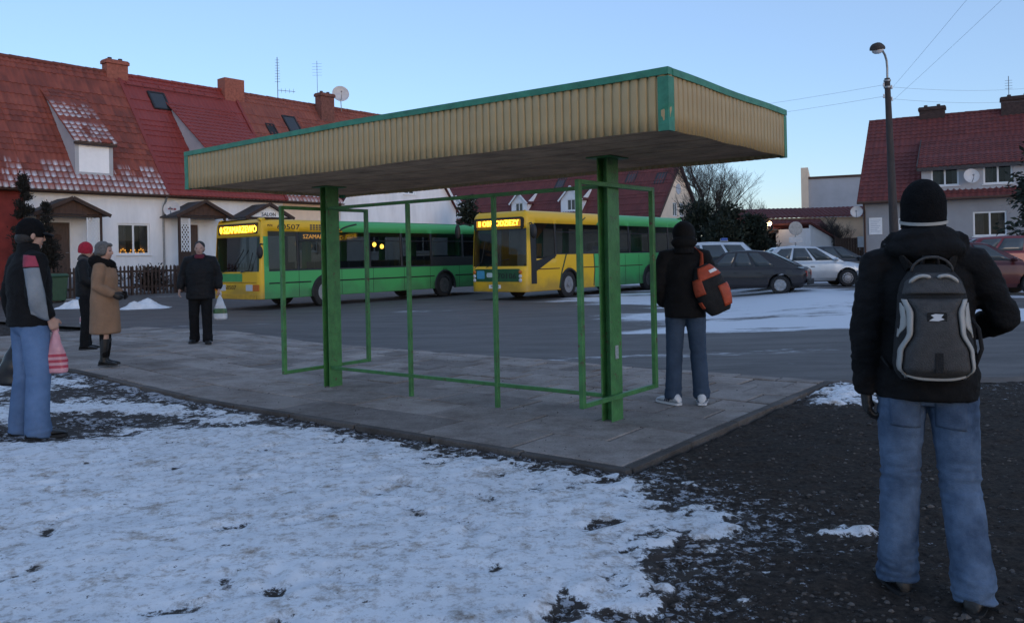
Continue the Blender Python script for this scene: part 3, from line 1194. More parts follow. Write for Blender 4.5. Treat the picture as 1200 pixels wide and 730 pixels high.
# ------------------------------------------------------------------ gravel and grit on the mud, the paving and the snow
def build_gravel():
    rr = random.Random(77)
    mb = MB()
    tone = []
    spots = []
    for _ in range(4200):
        y = 3.2 + 6.0 * rr.random() ** 1.6
        x = rr.uniform(0.3, 5.6) * y / 6.0 + 0.3
        spots.append((x, y, 0, rr.uniform(0.005, 0.017) * (1.6 if rr.random() < 0.04 else 1)))
    for _ in range(500):
        spots.append((rr.uniform(-5.5, -3.0), rr.uniform(7.0, 9.0), 0, rr.uniform(0.005, 0.013)))
    for _ in range(500):
        p = AB(rr.uniform(0.4, 9), rr.uniform(-0.05, 4.4))
        spots.append((p.x, p.y, 1, rr.uniform(0.003, 0.008)))
    for x, y, k, r in spots:
        a = (x - N2.x) * A2.x + (y - N2.y) * A2.y
        b = (x - N2.x) * B2.x + (y - N2.y) * B2.y
        on = a > 0.29 and b > -0.15
        if on != (k == 1):
            continue
        z = gz1(x, y) + 0.003 if on else float(dirt_height(np.array([x]), np.array([y]))[0])
        n = 5
        rings = []
        an = rr.random() * 6
        for zz, q in ((-0.5, 0.7), (0.1, 1.0), (0.65, 0.5)):
            rings.append([(x + r * q * rr.uniform(0.75, 1.2) * math.cos(an + 6.283 * j / n), y + r * q * rr.uniform(0.6, 1.0) * math.sin(an + 6.283 * j / n), z + r * zz * 0.8) for j in range(n)])
        mb.loft(rings, True)
        tone += [rr.random()] * (3 * n)
    me = mb.mesh("gravel")
    t = me.attributes.new("tone", 'FLOAT', 'POINT')
    t.data.foreach_set("value", np.array(tone, dtype=np.float32))
    m, nt, b = new_mat("gravel")
    at = nt.nodes.new("ShaderNodeAttribute")
    at.attribute_name = "tone"
    r = nt.nodes.new("ShaderNodeValToRGB")
    r.color_ramp.elements[0].color = (0.025, 0.02, 0.018, 1)
    r.color_ramp.elements[1].color = (0.115, 0.10, 0.09, 1)
    r.color_ramp.elements[0].position = 0.35
    nt.links.new(at.outputs["Fac"], r.inputs[0])
    nt.links.new(r.outputs[0], b.inputs["Base Color"])
    b.inputs["Roughness"].default_value = 0.9
    struct(link("gravel", me, m), "stuff")


build_gravel()

# ------------------------------------------------------------------ roofs with real tiles
def tile_mat(name, cols, rough=0.75, snow=True, moss=None):
    m, nt, b = new_mat(name)
    tc = nt.nodes.new("ShaderNodeTexCoord")

    def noise(sc, det=4, rough_=0.6, st=None):
        n = nt.nodes.new("ShaderNodeTexNoise")
        n.inputs["Scale"].default_value = sc
        n.inputs["Detail"].default_value = det
        n.inputs["Roughness"].default_value = rough_
        src = tc.outputs["Object"]
        if st:
            mp = nt.nodes.new("ShaderNodeMapping")
            mp.inputs["Scale"].default_value = st
            nt.links.new(src, mp.inputs[0])
            src = mp.outputs[0]
        nt.links.new(src, n.inputs["Vector"])
        return n

    at = nt.nodes.new("ShaderNodeAttribute")
    at.attribute_name = "tone"
    r = nt.nodes.new("ShaderNodeValToRGB")
    el = r.color_ramp.elements
    el[0].position, el[1].position = 0.0, 1.0
    el[0].color, el[1].color = (*cols[0], 1), (*cols[-1], 1)
    for k in range(1, len(cols) - 1):
        e = el.new(k / (len(cols) - 1))
        e.color = (*cols[k], 1)
    ad = nt.nodes.new("ShaderNodeMath")
    ad.operation = 'MULTIPLY_ADD'
    ad.inputs[1].default_value = 0.62
    nt.links.new(noise(1.1, 8, 0.78).outputs[0], ad.inputs[0])
    s = nt.nodes.new("ShaderNodeMath")
    s.operation = 'MULTIPLY'
    s.inputs[1].default_value = 0.42
    nt.links.new(at.outputs["Fac"], s.inputs[0])
    nt.links.new(s.outputs[0], ad.inputs[2])
    nt.links.new(ad.outputs[0], r.inputs[0])
    col = r.outputs[0]
    if snow:
        a2 = nt.nodes.new("ShaderNodeAttribute")
        a2.attribute_name = "snow"
        mx = nt.nodes.new("ShaderNodeMix")
        mx.data_type = 'RGBA'
        nt.links.new(a2.outputs["Fac"], mx.inputs[0])
        nt.links.new(col, mx.inputs[6])
        mx.inputs[7].default_value = (0.72, 0.74, 0.78, 1)
        col = mx.outputs[2]
    nt.links.new(col, b.inputs["Base Color"])
    b.inputs["Roughness"].default_value = rough
    b.inputs["Specular IOR Level"].default_value = 0.35
    return m


M['old_tile'] = tile_mat('old_tile', [(0.034, 0.025, 0.022), (0.168, 0.047, 0.034), (0.258, 0.067, 0.045), (0.358, 0.123, 0.073)])
M['orange_tile'] = tile_mat('orange_tile', [(0.081, 0.037, 0.030), (0.207, 0.063, 0.046), (0.265, 0.081, 0.055), (0.322, 0.115, 0.075)])
M['red_sheet'] = tile_mat('red_sheet', [(0.19, 0.034, 0.028), (0.225, 0.040, 0.034), (0.245, 0.045, 0.038), (0.28, 0.056, 0.046)], 0.5, True)
M['dull_tile'] = tile_mat('dull_tile', [(0.06, 0.022, 0.020), (0.12, 0.032, 0.030), (0.15, 0.038, 0.035), (0.19, 0.055, 0.045)])


def roof_slope(mb_name, t0, t1, y0, z0, y1, z1, m, parent, pitch=0.24, course=0.34, wave=0.045, snow=None, seed=0, name="roof", uneven=0.03, clip=None):
    """tiled slope in the parent's frame: along x from t0 to t1, rising from (y0, z0) to (y1, z1)"""
    L = math.hypot(y1 - y0, z1 - z0)
    cy, cz = (y1 - y0) / L, (z1 - z0) / L
    ny, nz_ = (-cz, cy) if y1 > y0 else (cz, -cy)
    if nz_ < 0:
        ny, nz_ = -ny, -nz_
    nt_ = max(2, int((t1 - t0) / pitch))
    nc = max(2, int(L / course))
    fx = [0, 0.25, 0.5, 0.75]
    us = np.array([(i + f) for i in range(nt_) for f in fx] + [nt_]) * (t1 - t0) / nt_ + t0
    sv = np.array([k + f for k in range(nc) for f in (0.0, 0.97)] + [nc - 0.001]) * L / nc
    U, S = np.meshgrid(us, sv)
    ph = ((U - t0) / ((t1 - t0) / nt_)) % 1.0
    fr = (S / (L / nc)) % 1.0
    w = 0.5 + 0.5 * np.cos(2 * np.pi * ph)
    h = wave * w + 0.032 * (1 - fr)
    p = np.stack([U.ravel() * 0.35 + seed, S.ravel() * 0.35, np.zeros(U.size)], 1)
    h = h + uneven * (fbm(p, 3).reshape(U.shape) - 0.5) * 2
    X = U
    Y = y0 + cy * S + ny * h
    Z = z0 + cz * S + nz_ * h
    rev = y1 < y0
    if rev:
        X, Y, Z, S, w, U = [a[:, ::-1] for a in (X, Y, Z, S, w, U)]
    keep = None
    if clip is not None:
        keep = clip(X, S)
    me, used = grid_mesh(name, X, Y, Z, keep)
    ti = np.floor((U - t0) / ((t1 - t0) / nt_)).astype(int)
    ci = np.floor(S / (L / nc)).astype(int)
    tone = _TAB[ti % 64, ci % 64, (ti * 7 + ci * 3) % 64].ravel()[used]
    a = me.attributes.new("tone", 'FLOAT', 'POINT')
    a.data.foreach_set("value", tone.astype(np.float32))
    sn = np.zeros(len(used), dtype=np.float32)
    if snow is not None:
        sn = (snow(U, S) * sstep(0.66, 0.38, w) * sstep(0.98, 0.80, fr) * (0.45 + 0.55 * (_TAB[ti % 64, (ci * 5) % 64, (ti * 3) % 64] > 0.25))).ravel()[used].astype(np.float32)
    b = me.attributes.new("snow", 'FLOAT', 'POINT')
    b.data.foreach_set("value", np.clip(sn, 0, 1))
    o = link(name, me, m, parent, smooth=55)
    sl = o.modifiers.new("solid", 'SOLIDIFY')
    sl.thickness = 0.05
    sl.offset = -1
    return o


def ridge_caps(mb, x0, x1, y, z, r=0.12):
    n = int((x1 - x0) / 0.36)
    for i in range(n):
        a = x0 + (x1 - x0) * i / n
        b = x0 + (x1 - x0) * (i + 1) / n
        rr = r * random.uniform(0.93, 1.07)
        mb.tube([(a, y, z), (b + 0.03, y, z)], [rr, rr * 0.88], 8)


def chimney(parent, x, y, w, d, zb, zt, m, name="chimney", crown=True, flues=(-0.25, 0.25)):
    mb = MB()
    mb.box(x - w / 2, y - d / 2, zb, x + w / 2, y + d / 2, zt - 0.22)
    if crown:
        mb.box(x - w / 2 - 0.06, y - d / 2 - 0.06, zt - 0.215, x + w / 2 + 0.06, y + d / 2 + 0.06, zt - 0.05)
        mb.box(x - w / 2 - 0.02, y - d / 2 - 0.02, zt - 0.046, x + w / 2 + 0.02, y + d / 2 + 0.02, zt)
    o = mb.build(name, m, parent, bevel=0.01)
    if not flues:
        return o
    fl = MB()
    for k in flues:
        fl.lathe([(0.10, zt + 0.003), (0.10, zt + 0.13), (0.07, zt + 0.135), (0.07, zt + 0.02)], 12, T=Matrix.Translation((x + k * w, y, 0)))
    f = fl.build("flue", "shingle", o)
    return o


def window(parent, x0, x1, z0, z1, y, leaves=2, frame='white_paint', glass_m='house_glass', fw=0.07, room=True, sill=True, curtain=True):
    fw = max(fw, 0.085)
    """casement set in the front wall (wall plane y, outside towards -y)"""
    mb = MB()
    T = basis((0, y + 0.05, 0), (1, 0, 0), (0, 0, 1))
    holes = []
    w = (x1 - x0 - fw) / leaves
    for i in range(leaves):
        holes.append(rrect(x0 + fw + i * w, z0 + fw, x0 + (i + 1) * w, z1 - fw))
    mb.plate(rrect(x0, z0, x1, z1), holes, 0.07, T)
    o = mb.build("window", frame, parent, bevel=0.008)
    g = MB()
    g.box(x0 + fw * 0.5, y + 0.075, z0 + fw * 0.5, x1 - fw * 0.5, y + 0.083, z1 - fw * 0.5)
    g.build("pane", glass_m, o)
    if room:
        r = MB()
        yb = y + 0.55
        r.box(x0 - 0.2, yb, z0 - 0.2, x1 + 0.2, yb + 0.03, z1 + 0.2)
        r.build("room_wall", "room_grey", o)
        if curtain:
            cb = MB()
            n = 26
            for s0, s1 in ((x0, x0 + (x1 - x0) * 0.33), (x1 - (x1 - x0) * 0.25, x1)):
                pts = [(s0 + (s1 - s0) * i / n, y + 0.22 + 0.025 * math.sin(i * 1.5)) for i in range(n + 1)]
                for (xa, ya), (xb, yb_) in zip(pts, pts[1:]):
                    cb.add([(xa, ya, z0), (xb, yb_, z0), (xb, yb_, z1), (xa, ya, z1), (xa, ya + 0.006, z0), (xb, yb_ + 0.006, z0), (xb, yb_ + 0.006, z1), (xa, ya + 0.006, z1)],
                           [(0, 1, 2, 3), (7, 6, 5, 4)])
            cb.build("curtain", mat_curtain, o)
    if sill:
        s = MB()
        s.box(x0 - 0.06, y - 0.07, z0 - 0.05, x1 + 0.06, y + 0.045, z0 - 0.002)
        s.build("sill", frame, o, bevel=0.006)
    return o


mat_curtain = mat('curtain', (0.55, 0.57, 0.60), 0.95, 0.15, 4)


def wall_front(parent, x0, x1, z0, z1, openings, m, y=0.0, name="wall", outline=None, thick=0.3):
    mb = MB()
    out = outline if outline else rrect(x0, z0, x1, z1)
    mb.plate(out, [rrect(*o) for o in openings], thick, basis((0, y, 0), (1, 0, 0), (0, 0, 1)))
    return mb.build(name, m, parent)


# ------------------------------------------------------------------ terrace on the left
HD = Vector((0.63, 0.777))
HN = Vector((-0.777, 0.63))
H0 = Vector((-17.06, 37.0))
HROT = math.atan2(HD.y, HD.x)
EAVE_Y, EAVE_Z, SLOPE, RIDGE_Y = -0.42, 4.68, 1.298, 4.5
RIDGE_Z = EAVE_Z + SLOPE * (RIDGE_Y - EAVE_Y)
GROUND_H = 0.15


def terrace(t0, label):
    p = H0 + HD * t0
    return thing("terraced_house", label, "house", (p.x, p.y, 0), HROT, "terraced houses on the left")


def roof_z(y):
    return EAVE_Z + SLOPE * (y - EAVE_Y)


def house_shell(h, w, m, openings, zb=0.0, roof_m='old_tile', snow=None, seed=0, base=True, wave=0.045, course=0.34, pitch=0.24, xl=0.0, xr=0.0, uneven=0.03):
    wall_front(h, 0.002, w - 0.002, zb, roof_z(0) - 0.06, openings, m)
    mb = MB()
    for x in (0.002, w - 0.252):
        mb.plate([(0.31, zb), (9.0, zb), (9.0, roof_z(0) - 0.1), (4.5, RIDGE_Z - 0.16), (0.31, roof_z(0.31) - 0.16)], [], 0.25, basis((x + 0.25, 0, 0), (0, 1, 0), (0, 0, 1)))
    mb.box(0.26, 8.7, zb, w - 0.26, 9.0, roof_z(0) - 0.1)
    mb.build("rear_wall", m, h)
    roof_slope("r", xl, w + xr, EAVE_Y, EAVE_Z, RIDGE_Y, RIDGE_Z, roof_m, h, snow=snow, seed=seed, wave=wave, course=course, pitch=pitch, uneven=uneven)
    roof_slope("r", xl, w + xr, 9.42, EAVE_Z, RIDGE_Y + 0.002, RIDGE_Z, roof_m, h, seed=seed + 9, wave=wave, course=course, pitch=pitch, name="rear_roof", uneven=uneven)
    rb = MB()
    ridge_caps(rb, xl, w + xr, RIDGE_Y, RIDGE_Z - 0.005)
    rb.build("ridge_cap", roof_m, h, smooth=50)
    g = MB()
    n = 12
    pts = [(EAVE_Y - 0.07 + 0.06 * math.cos(a), EAVE_Z - 0.03 + 0.06 * math.sin(a)) for a in [math.pi + math.pi * k / n for k in range(n + 1)]]
    pts += [(y * 1.0 + (EAVE_Y - 0.07 - y) * 0.12, z + 0.004) for y, z in reversed(pts)]
    rings = [[(x, y, z) for y, z in pts] for x in (xl + 0.01, w + xr - 0.01)]
    g.loft(rings, True)
    g.build("gutter", "brown_wood", h)
    s = MB()
    s.box(0.01, EAVE_Y + 0.03, EAVE_Z - 0.10, w - 0.01, 0.0 - 0.003, EAVE_Z - 0.07)
    s.build("eaves_board", "dark_wood", h)


def shed_dormer(h, x0, x1, z0, zf, y0, slope, m_roof, m_wall, snow=None, seed=3, front=True, over=0.16):
    """dormer whose front stands at y0 from z0 to zf, its roof rising at the given slope into the main roof"""
    ym = y0 + (zf - roof_z(y0)) / (SLOPE - slope) if True else 0
    d = MB()
    # cheeks
    for x in (x0, x1 - 0.06):
        d.plate([(y0 + 0.002, roof_z(y0) - 0.05), (ym, roof_z(ym) - 0.02), (y0 + 0.002, zf - 0.02)], [], 0.06, basis((x + 0.06, 0, 0), (0, 1, 0), (0, 0, 1)))
    o = d.build("dormer", m_wall, h)
    f = MB()
    f.plate(rrect(x0 + 0.062, z0, x1 - 0.062, zf - 0.03), [rrect(x0 + 0.16, z0 + 0.16, x1 - 0.16, zf - 0.14)], 0.06, basis((0, y0, 0), (1, 0, 0), (0, 0, 1)))
    f.build("dormer_front", m_wall, o)
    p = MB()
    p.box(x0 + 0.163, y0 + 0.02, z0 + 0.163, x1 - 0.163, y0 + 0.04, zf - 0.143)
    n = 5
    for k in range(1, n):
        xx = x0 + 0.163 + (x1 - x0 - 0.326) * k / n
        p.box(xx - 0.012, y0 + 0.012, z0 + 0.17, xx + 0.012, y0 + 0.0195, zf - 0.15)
    p.build("glare_panel", "white_board_and_glare", o)  # white panel in the window opening, painting the pane's bright reflection
    yo = y0 - over
    roof_slope("d", x0 - 0.12, x1 + 0.12, yo, zf - slope * over + 0.03, ym + 0.15, zf + slope * (ym + 0.15 - y0) + 0.03, m_roof, o, snow=snow, seed=seed, name="dormer_roof")
    fb = MB()
    fb.box(x0 - 0.11, yo - 0.02, zf - slope * over - 0.10, x1 + 0.11, yo + 0.02, zf - slope * over + 0.005)
    fb.build("fascia_board", "dark_wood", o)
    return o


def snow_eave(seed, amount=1.0):
    def f(U, S):
        p = np.stack([U.ravel() * 0.55 + seed, S.ravel() * 0.6, np.zeros(U.size)], 1)
        n = fbm(p, 4).reshape(U.shape)
        q = np.stack([np.floor(U.ravel() / 0.24) * 3.7, S.ravel() * 1.5, np.full(U.size, seed * 1.0)], 1)
        n2 = vnoise(q).reshape(U.shape)
        lim = 0.85 + 2.4 * (n - 0.42) + 1.0 * (n2 - 0.5)
        patch = 1.9 * sstep(0.52, 0.66, n)
        return amount * sstep(0.1, -0.15, S - np.maximum(lim, patch + 0.4 * (n2 - 0.5)))
    return f


def snow_dormer(U, S):
    q = np.stack([np.floor(U.ravel() / 0.24) * 3.7, S.ravel() * 1.2, np.full(U.size, 2.0)], 1)
    return sstep(0.25, 0.45, vnoise(q).reshape(U.shape)) * sstep(3.6, 2.6, S)


def porch(h, xc, w, z_apex, z_eave, y_out=-1.35, lattice=True, door=True, zf=1.05, gable='brown_wood', glow=False, open_gable=False):
    """gabled canopy over a front door on posts, with a lattice side screen"""
    hw = w / 2
    p = MB()
    sl = (z_apex - z_eave) / hw
    for s in (-1, 1):
        e = hw + 0.12
        prof = [(xc, z_apex + 0.05), (xc + s * e, z_apex + 0.05 - sl * e), (xc + s * e, z_apex - sl * e), (xc, z_apex)]
        r0 = [(x, y_out - 0.2, z) for x, z in prof]
        r1 = [(x, -0.004, z) for x, z in prof]
        p.loft([r0, r1] if s > 0 else [r1, r0], True)
    roof = p.build("porch_roof", "shingle", h)
    gb = MB()
    gb.plate([(xc - hw + 0.1, z_eave + 0.02), (xc + hw - 0.1, z_eave + 0.02), (xc, z_apex - 0.03)], [], 0.03, basis((0, y_out, 0), (1, 0, 0), (0, 0, 1)))
    for k in range(-5, 6):
        x = xc + k * hw / 6
        zt = z_apex - 0.06 - sl * abs(k * hw / 6)
        if zt > z_eave + 0.06:
            gb.box(x - 0.012, y_out - 0.012, z_eave + 0.03, x + 0.012, y_out - 0.001, zt)
    gb.build("gable_board", gable, roof)
    v = MB()
    for s in (-1, 1):
        v.beam((xc + s * 0.002, y_out - 0.23, z_apex + 0.02), (xc + s * (hw + 0.14), y_out - 0.23, z_apex + 0.02 - sl * (hw + 0.14)), 0.03, 0.15)
    v.build("verge_board", "dark_wood", roof)
    po = MB()
    for s in (-1, 1):
        po.box(xc + s * (hw - 0.15) - 0.05, y_out + 0.06, zf - 0.9, xc + s * (hw - 0.15) + 0.05, y_out + 0.16, z_eave + 0.03)
    po.box(xc - hw + 0.1, y_out + 0.05, z_eave - 0.09, xc + hw - 0.1, y_out + 0.17, z_eave - 0.002)
    po.build("porch_post", "dark_wood", h)
    if lattice:
        lb = MB()
        side = lattice
        x0, x1 = (xc + hw - 0.70, xc + hw - 0.22) if side > 0 else (xc - hw + 0.22, xc - hw + 0.66)
        z0, z1 = zf + 1.0, z_eave - 0.12
        yy = y_out + 0.11
        n = 7
        step = (z1 - z0) / n
        wx = x1 - x0
        for i in range(-2, n):
            a0, a1 = z0 + i * step, z0 + i * step + wx * 1.6
            for fl in (0, 1):
                pa = [x0, max(z0, a0)]
                pb = [x1, a1]
                if a0 < z0:
                    pa = [x0 + (z0 - a0) / 1.6, z0]
                if a1 > z1:
                    pb = [x0 + (z1 - a0) / 1.6, z1]
                if pb[1] <= pa[1]:
                    continue
                if fl:
                    pa[0], pb[0] = x0 + x1 - pa[0], x0 + x1 - pb[0]
                lb.beam((pa[0], yy + 0.02 * fl, pa[1]), (pb[0], yy + 0.02 * fl, pb[1]), 0.035, 0.015, (0, 1, 0))
        for x in (x0, x1):
            lb.box(x - 0.025, yy - 0.02, z0, x + 0.025, yy + 0.04, z1)
        lb.build("lattice", "white_paint", h)
        kb = MB()
        kb.box(x0 - 0.02, yy - 0.015, zf - 0.9, x1 + 0.02, yy + 0.03, z0 - 0.005)
        kb.build("lattice_base", "dark_wood", h)
    if door:
        d = MB()
        x0, x1, z1 = xc - 0.50, xc + 0.50, zf + 2.30
        d.plate(rrect(x0, zf, x1, z1), [], 0.05, basis((0, 0.06, 0), (1, 0, 0), (0, 0, 1)))
        d.box(x0 + 0.12, 0.035, zf + 0.15, x1 - 0.12, 0.058, zf + 0.85)
        d.box(x0 + 0.12, 0.035, zf + 1.0, x1 - 0.12, 0.058, zf + 2.15)
        do = d.build("door", "door_wood", h, bevel=0.01)
        pn = MB()
        for zc in (zf + 1.65, zf + 1.1):
            pn.lathe([(0.17, 0), (0.17, 0.02), (0.13, 0.03), (0.11, 0.012), (0.02, 0.012)], 20, T=basis((xc, 0.033, zc), (1, 0, 0), (0, 0, 1)))
        pn.build("door_ornament", "brown_wood", do)
        hd = MB()
        hd.tube([(x1 - 0.08, 0.02, zf + 1.02), (x1 - 0.08, -0.02, zf + 1.02), (x1 - 0.2, -0.02, zf + 1.02)], 0.012, 8)
        hd.build("handle", "galvanised", do)
        st = MB()
        st.box(xc - 0.9, -1.25, zf - 1.0, xc + 0.9, -0.004, zf - 0.01)
        st.box(xc - 0.9, -1.55, zf - 1.0, xc + 0.9, -1.254, zf - 0.2)
        st.box(xc - 0.9, -1.85, zf - 1.0, xc + 0.9, -1.554, zf - 0.4)
        st.build("step", "grey_wall", h, bevel=0.01)
    return roof


# -- the red walled house at the left edge
W0 = 8.5
hA0 = terrace(-4.47 - W0, "dark red walled end house at the left picture edge behind thuja columns")
house_shell(hA0, W0, 'red_wall', [(2.2, 2.0, 3.6, 3.4)], snow=snow_eave(5), seed=2)
window(hA0, 2.2, 3.6, 2.0, 3.4, 0.0)

# -- white house with the white dormer
TA = -4.47
WA = 1.5 - TA
hA = terrace(TA, "white house with old patchy tiles, snowy eaves and a white shed dormer")
house_shell(hA, WA, 'white_wall', [(-3.24 - TA - 0.5, 1.05, -3.24 - TA + 0.5, 3.35), (-0.75 - TA, 1.95, 0.75 - TA, 3.36)], snow=snow_eave(1), seed=1)
wA = window(hA, -0.75 - TA, 0.75 - TA, 1.95, 3.36, 0.0)
cb = MB()
for x in (-0.42, 0.02, 0.40):
    for k in range(5):
        a = math.pi * k / 4
        cb.ell((x - TA + 0.13 * math.cos(a), 0.16, 2.05 + 0.16 * math.sin(a)), (0.020, 0.020, 0.03), 8, 6)
cb.build("candle_arch", "window_candle", wA, smooth=180)
porch(hA, -3.24 - TA, 2.75, 4.27, 3.62, lattice=1)
wp = MB()
wp.box(-3.24 - TA + 0.56, -0.03, 1.0, -3.24 - TA + 1.02, -0.004, 3.45)
wp.build("door_side_panel", "white_paint", hA, bevel=0.01)
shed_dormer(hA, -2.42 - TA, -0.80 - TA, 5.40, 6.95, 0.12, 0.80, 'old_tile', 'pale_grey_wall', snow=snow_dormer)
chimney(hA, 1.45 - TA, RIDGE_Y, 1.05, 0.55, 10.2, 11.7, 'brick')
pl = MB()
pl.box(0.01, -0.02, 4.30, WA - 0.01, -0.003, 4.42)
pl.build("cornice", "white_wall", hA)

dpp = MB()
dpp.tube([(WA - 0.12, EAVE_Y - 0.05, EAVE_Z - 0.08), (WA - 0.12, -0.12, EAVE_Z - 0.5), (WA - 0.12, -0.07, 4.0), (WA - 0.12, -0.07, 0.2)], 0.045, 8)
dpp.build("downpipe", "galvanised", hA, smooth=50)

# -- house with bright red sheet roof
TB, WB = 1.5, 6.5
hB = terrace(TB, "white house with bright red metal tile roof, red dormer and roof window")
house_shell(hB, WB, 'white_wall', [(2.65 - TB - 0.5, 1.05, 2.65 - TB + 0.5, 3.35)], roof_m='red_sheet', seed=4, wave=0.022, course=0.35, pitch=0.22, uneven=0.004)
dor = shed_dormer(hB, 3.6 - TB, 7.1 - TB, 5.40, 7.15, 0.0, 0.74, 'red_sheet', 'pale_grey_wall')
porch(hB, 2.65 - TB, 2.6, 4.36, 3.70, lattice=-1, glow=True)
sk = MB()
T = basis((3.15 - TB, 3.42, roof_z(3.42) + 0.15), (1, 0, 0), Vector((0, 1, SLOPE)).normalized())
sk.plate(rrect(-0.45, -0.62, 0.45, 0.62), [rrect(-0.36, -0.53, 0.36, 0.53)], 0.10, T)
sko = sk.build("roof_window", "black_trim", hB)
g = MB()
g.plate(rrect(-0.357, -0.527, 0.357, 0.527), [], 0.02, T @ Matrix.Translation((0, 0, -0.02)))
g.build("pane", "skylight_glass", sko)
sg = MB()
sg.beam((0.15, RIDGE_Y - 0.55, roof_z(RIDGE_Y - 0.55) + 0.16), (WB - 0.9, RIDGE_Y - 0.55, roof_z(RIDGE_Y - 0.55) + 0.16), 0.05, 0.05)
for k in range(7):
    x = 0.3 + k * 0.85
    sg.beam((x, RIDGE_Y - 0.55, roof_z(RIDGE_Y - 0.55) + 0.16), (x, RIDGE_Y - 0.30, roof_z(RIDGE_Y - 0.30) + 0.04), 0.03, 0.03)
sg.build("roof_rail", "red_sheet", hB)
for tx in (0.02, WB - 0.02):
    vb = MB()
    vb.beam((tx, EAVE_Y, roof_z(EAVE_Y) + 0.07), (tx, RIDGE_Y - 0.05, roof_z(RIDGE_Y - 0.05) + 0.07), 0.16, 0.06, (0, -SLOPE, 1))
    vb.build("verge_flashing", "red_sheet", hB)
chimney(hB, 7.9 - TB - 0.05, RIDGE_Y - 0.1, 1.22, 0.75, 9.6, 11.95, 'brick', crown=False, flues=())

# -- house with orange tiles
TC, WC = 8.0, 3.7
hC = terrace(TC, "narrow house under orange tiles with skylight, partly hidden behind the shelter roof")
house_shell(hC, WC, 'cream_wall', [(0.9, 2.0, 2.2, 3.3)], roof_m='orange_tile', snow=snow_eave(8, 0.8), seed=6)
window(hC, 0.9, 2.2, 2.0, 3.3, 0.0)
T = basis((11.0 - TC, 3.15, roof_z(3.15) + 0.17), (1, 0, 0), Vector((0, 1, SLOPE)).normalized())
sk = MB()
sk.plate(rrect(-0.45, -0.65, 0.45, 0.65), [rrect(-0.36, -0.56, 0.36, 0.56)], 0.10, T)
sko = sk.build("roof_window", "black_trim", hC)
g = MB()
g.plate(rrect(-0.357, -0.557, 0.357, 0.557), [], 0.02, T @ Matrix.Translation((0, 0, -0.02)))
g.build("pane", "skylight_glass", sko)
T = basis((9.35 - TC, 2.75, roof_z(2.75) + 0.17), (1, 0, 0), Vector((0, 1, SLOPE)).normalized())
sk = MB()
sk.plate(rrect(-0.28, -0.42, 0.28, 0.42), [rrect(-0.22, -0.36, 0.22, 0.36)], 0.12, T)
sk.plate(rrect(-0.22, -0.36, 0.22, 0.36), [], 0.03, T @ Matrix.Translation((0, 0, -0.03)))
sk.build("roof_hatch", "black_trim", hC)
porch3 = porch(hB, 6.15 - TB, 2.55, 4.36, 3.72, lattice=0, door=False, gable='white_board_and_glare')
put_text("porch_lettering", "SALON", 0.26, basis((6.15 - TB, -1.42, 3.86), (1, 0, 0), (0, 0, 1)), "shingle", porch3)

# -- white house with the cross gable at the end of the terrace
TD, WD = 11.7, 9.5
hD = terrace(TD, "tall white gable fronted end house with small upper windows above the left bus")
sl = SLOPE
ops = [(14.4 - TD, 5.45, 15.3 - TD, 6.7), (16.6 - TD, 5.45, 17.5 - TD, 6.7), (13.5 - TD, 1.9, 14.9 - TD, 3.3), (17.5 - TD, 1.9, 18.9 - TD, 3.3)]
outl = [(0.002, 0), (WD - 0.002, 0), (WD - 0.002, 4.6), (WD - 3.3, 8.85), (3.3, 8.85), (0.002, 4.6)]
wall_front(hD, 0, WD, 0, 0, ops, 'white_wall', y=-0.15, outline=outl)
for o_ in ops:
    window(hD, o_[0], o_[2], o_[1], o_[3], -0.15, leaves=2)
mb = MB()
mb.box(WD - 0.3, 0.16, 0, WD - 0.01, 9.0, 4.6)
mb.plate([(0.16, 4.6), (9.0, 4.6), (4.5, RIDGE_Z - 0.2)], [], 0.28, basis((WD - 0.01, 0, 0), (0, 1, 0), (0, 0, 1)))
mb.box(0.01, 8.7, 0, WD - 0.31, 9.0, 4.6)
mb.build("rear_wall", "white_wall", hD)
roof_slope("r", 0.0, WD + 0.15, EAVE_Y + 1.2, roof_z(EAVE_Y + 1.2), RIDGE_Y, RIDGE_Z, 'orange_tile', hD, seed=12)
roof_slope("r", 0.0, WD + 0.15, 9.42, EAVE_Z, RIDGE_Y + 0.002, RIDGE_Z, 'orange_tile', hD, seed=15, name="rear_roof")
rb = MB()
ridge_caps(rb, 0, WD + 0.15, RIDGE_Y, RIDGE_Z - 0.005)
rb.build("ridge_cap", "orange_tile", hD, smooth=50)
cg = MB()
for s in (-1, 1):
    xe = WD if s > 0 else 0.0
    x_t = WD - 3.25 if s > 0 else 3.25
    prof = [(xe + s * 0.12, 4.6 - 0.12 * sl + 0.12), (x_t, 8.98), (x_t, 8.86), (xe + s * 0.12, 4.6 - 0.12 * sl)]
    r0 = [(x, -0.42, z) for x, z in prof]
    r1 = [(x, 3.0, z) for x, z in prof]
    cg.loft([r0, r1] if s < 0 else [r1, r0], True)
cg.loft([[(3.26, -0.42, 8.87), (WD - 3.26, -0.42, 8.87), (WD - 3.26, -0.42, 8.98), (3.26, -0.42, 8.98)],
         [(3.26, 3.2, 8.87), (WD - 3.26, 3.2, 8.87), (WD - 3.26, 3.2, 8.98), (3.26, 3.2, 8.98)]], True)
cg.build("cross_roof", "dull_tile", hD)
for s in (-1, 1):
    vb = MB()
    xe = WD if s > 0 else 0.0
    x_t = WD - 3.25 if s > 0 else 3.25
    vb.beam((xe + s * 0.12, -0.445, 4.6 - 0.12 * sl + 0.03), (x_t, -0.445, 8.89), 0.03, 0.17, (0, 0, 1))
    vb.build("verge_board", "white_paint", hD)
chimney(hD, 14.0 - TD, RIDGE_Y - 0.55, 1.0, 0.6, 9.4, 11.75, 'brick_dark')

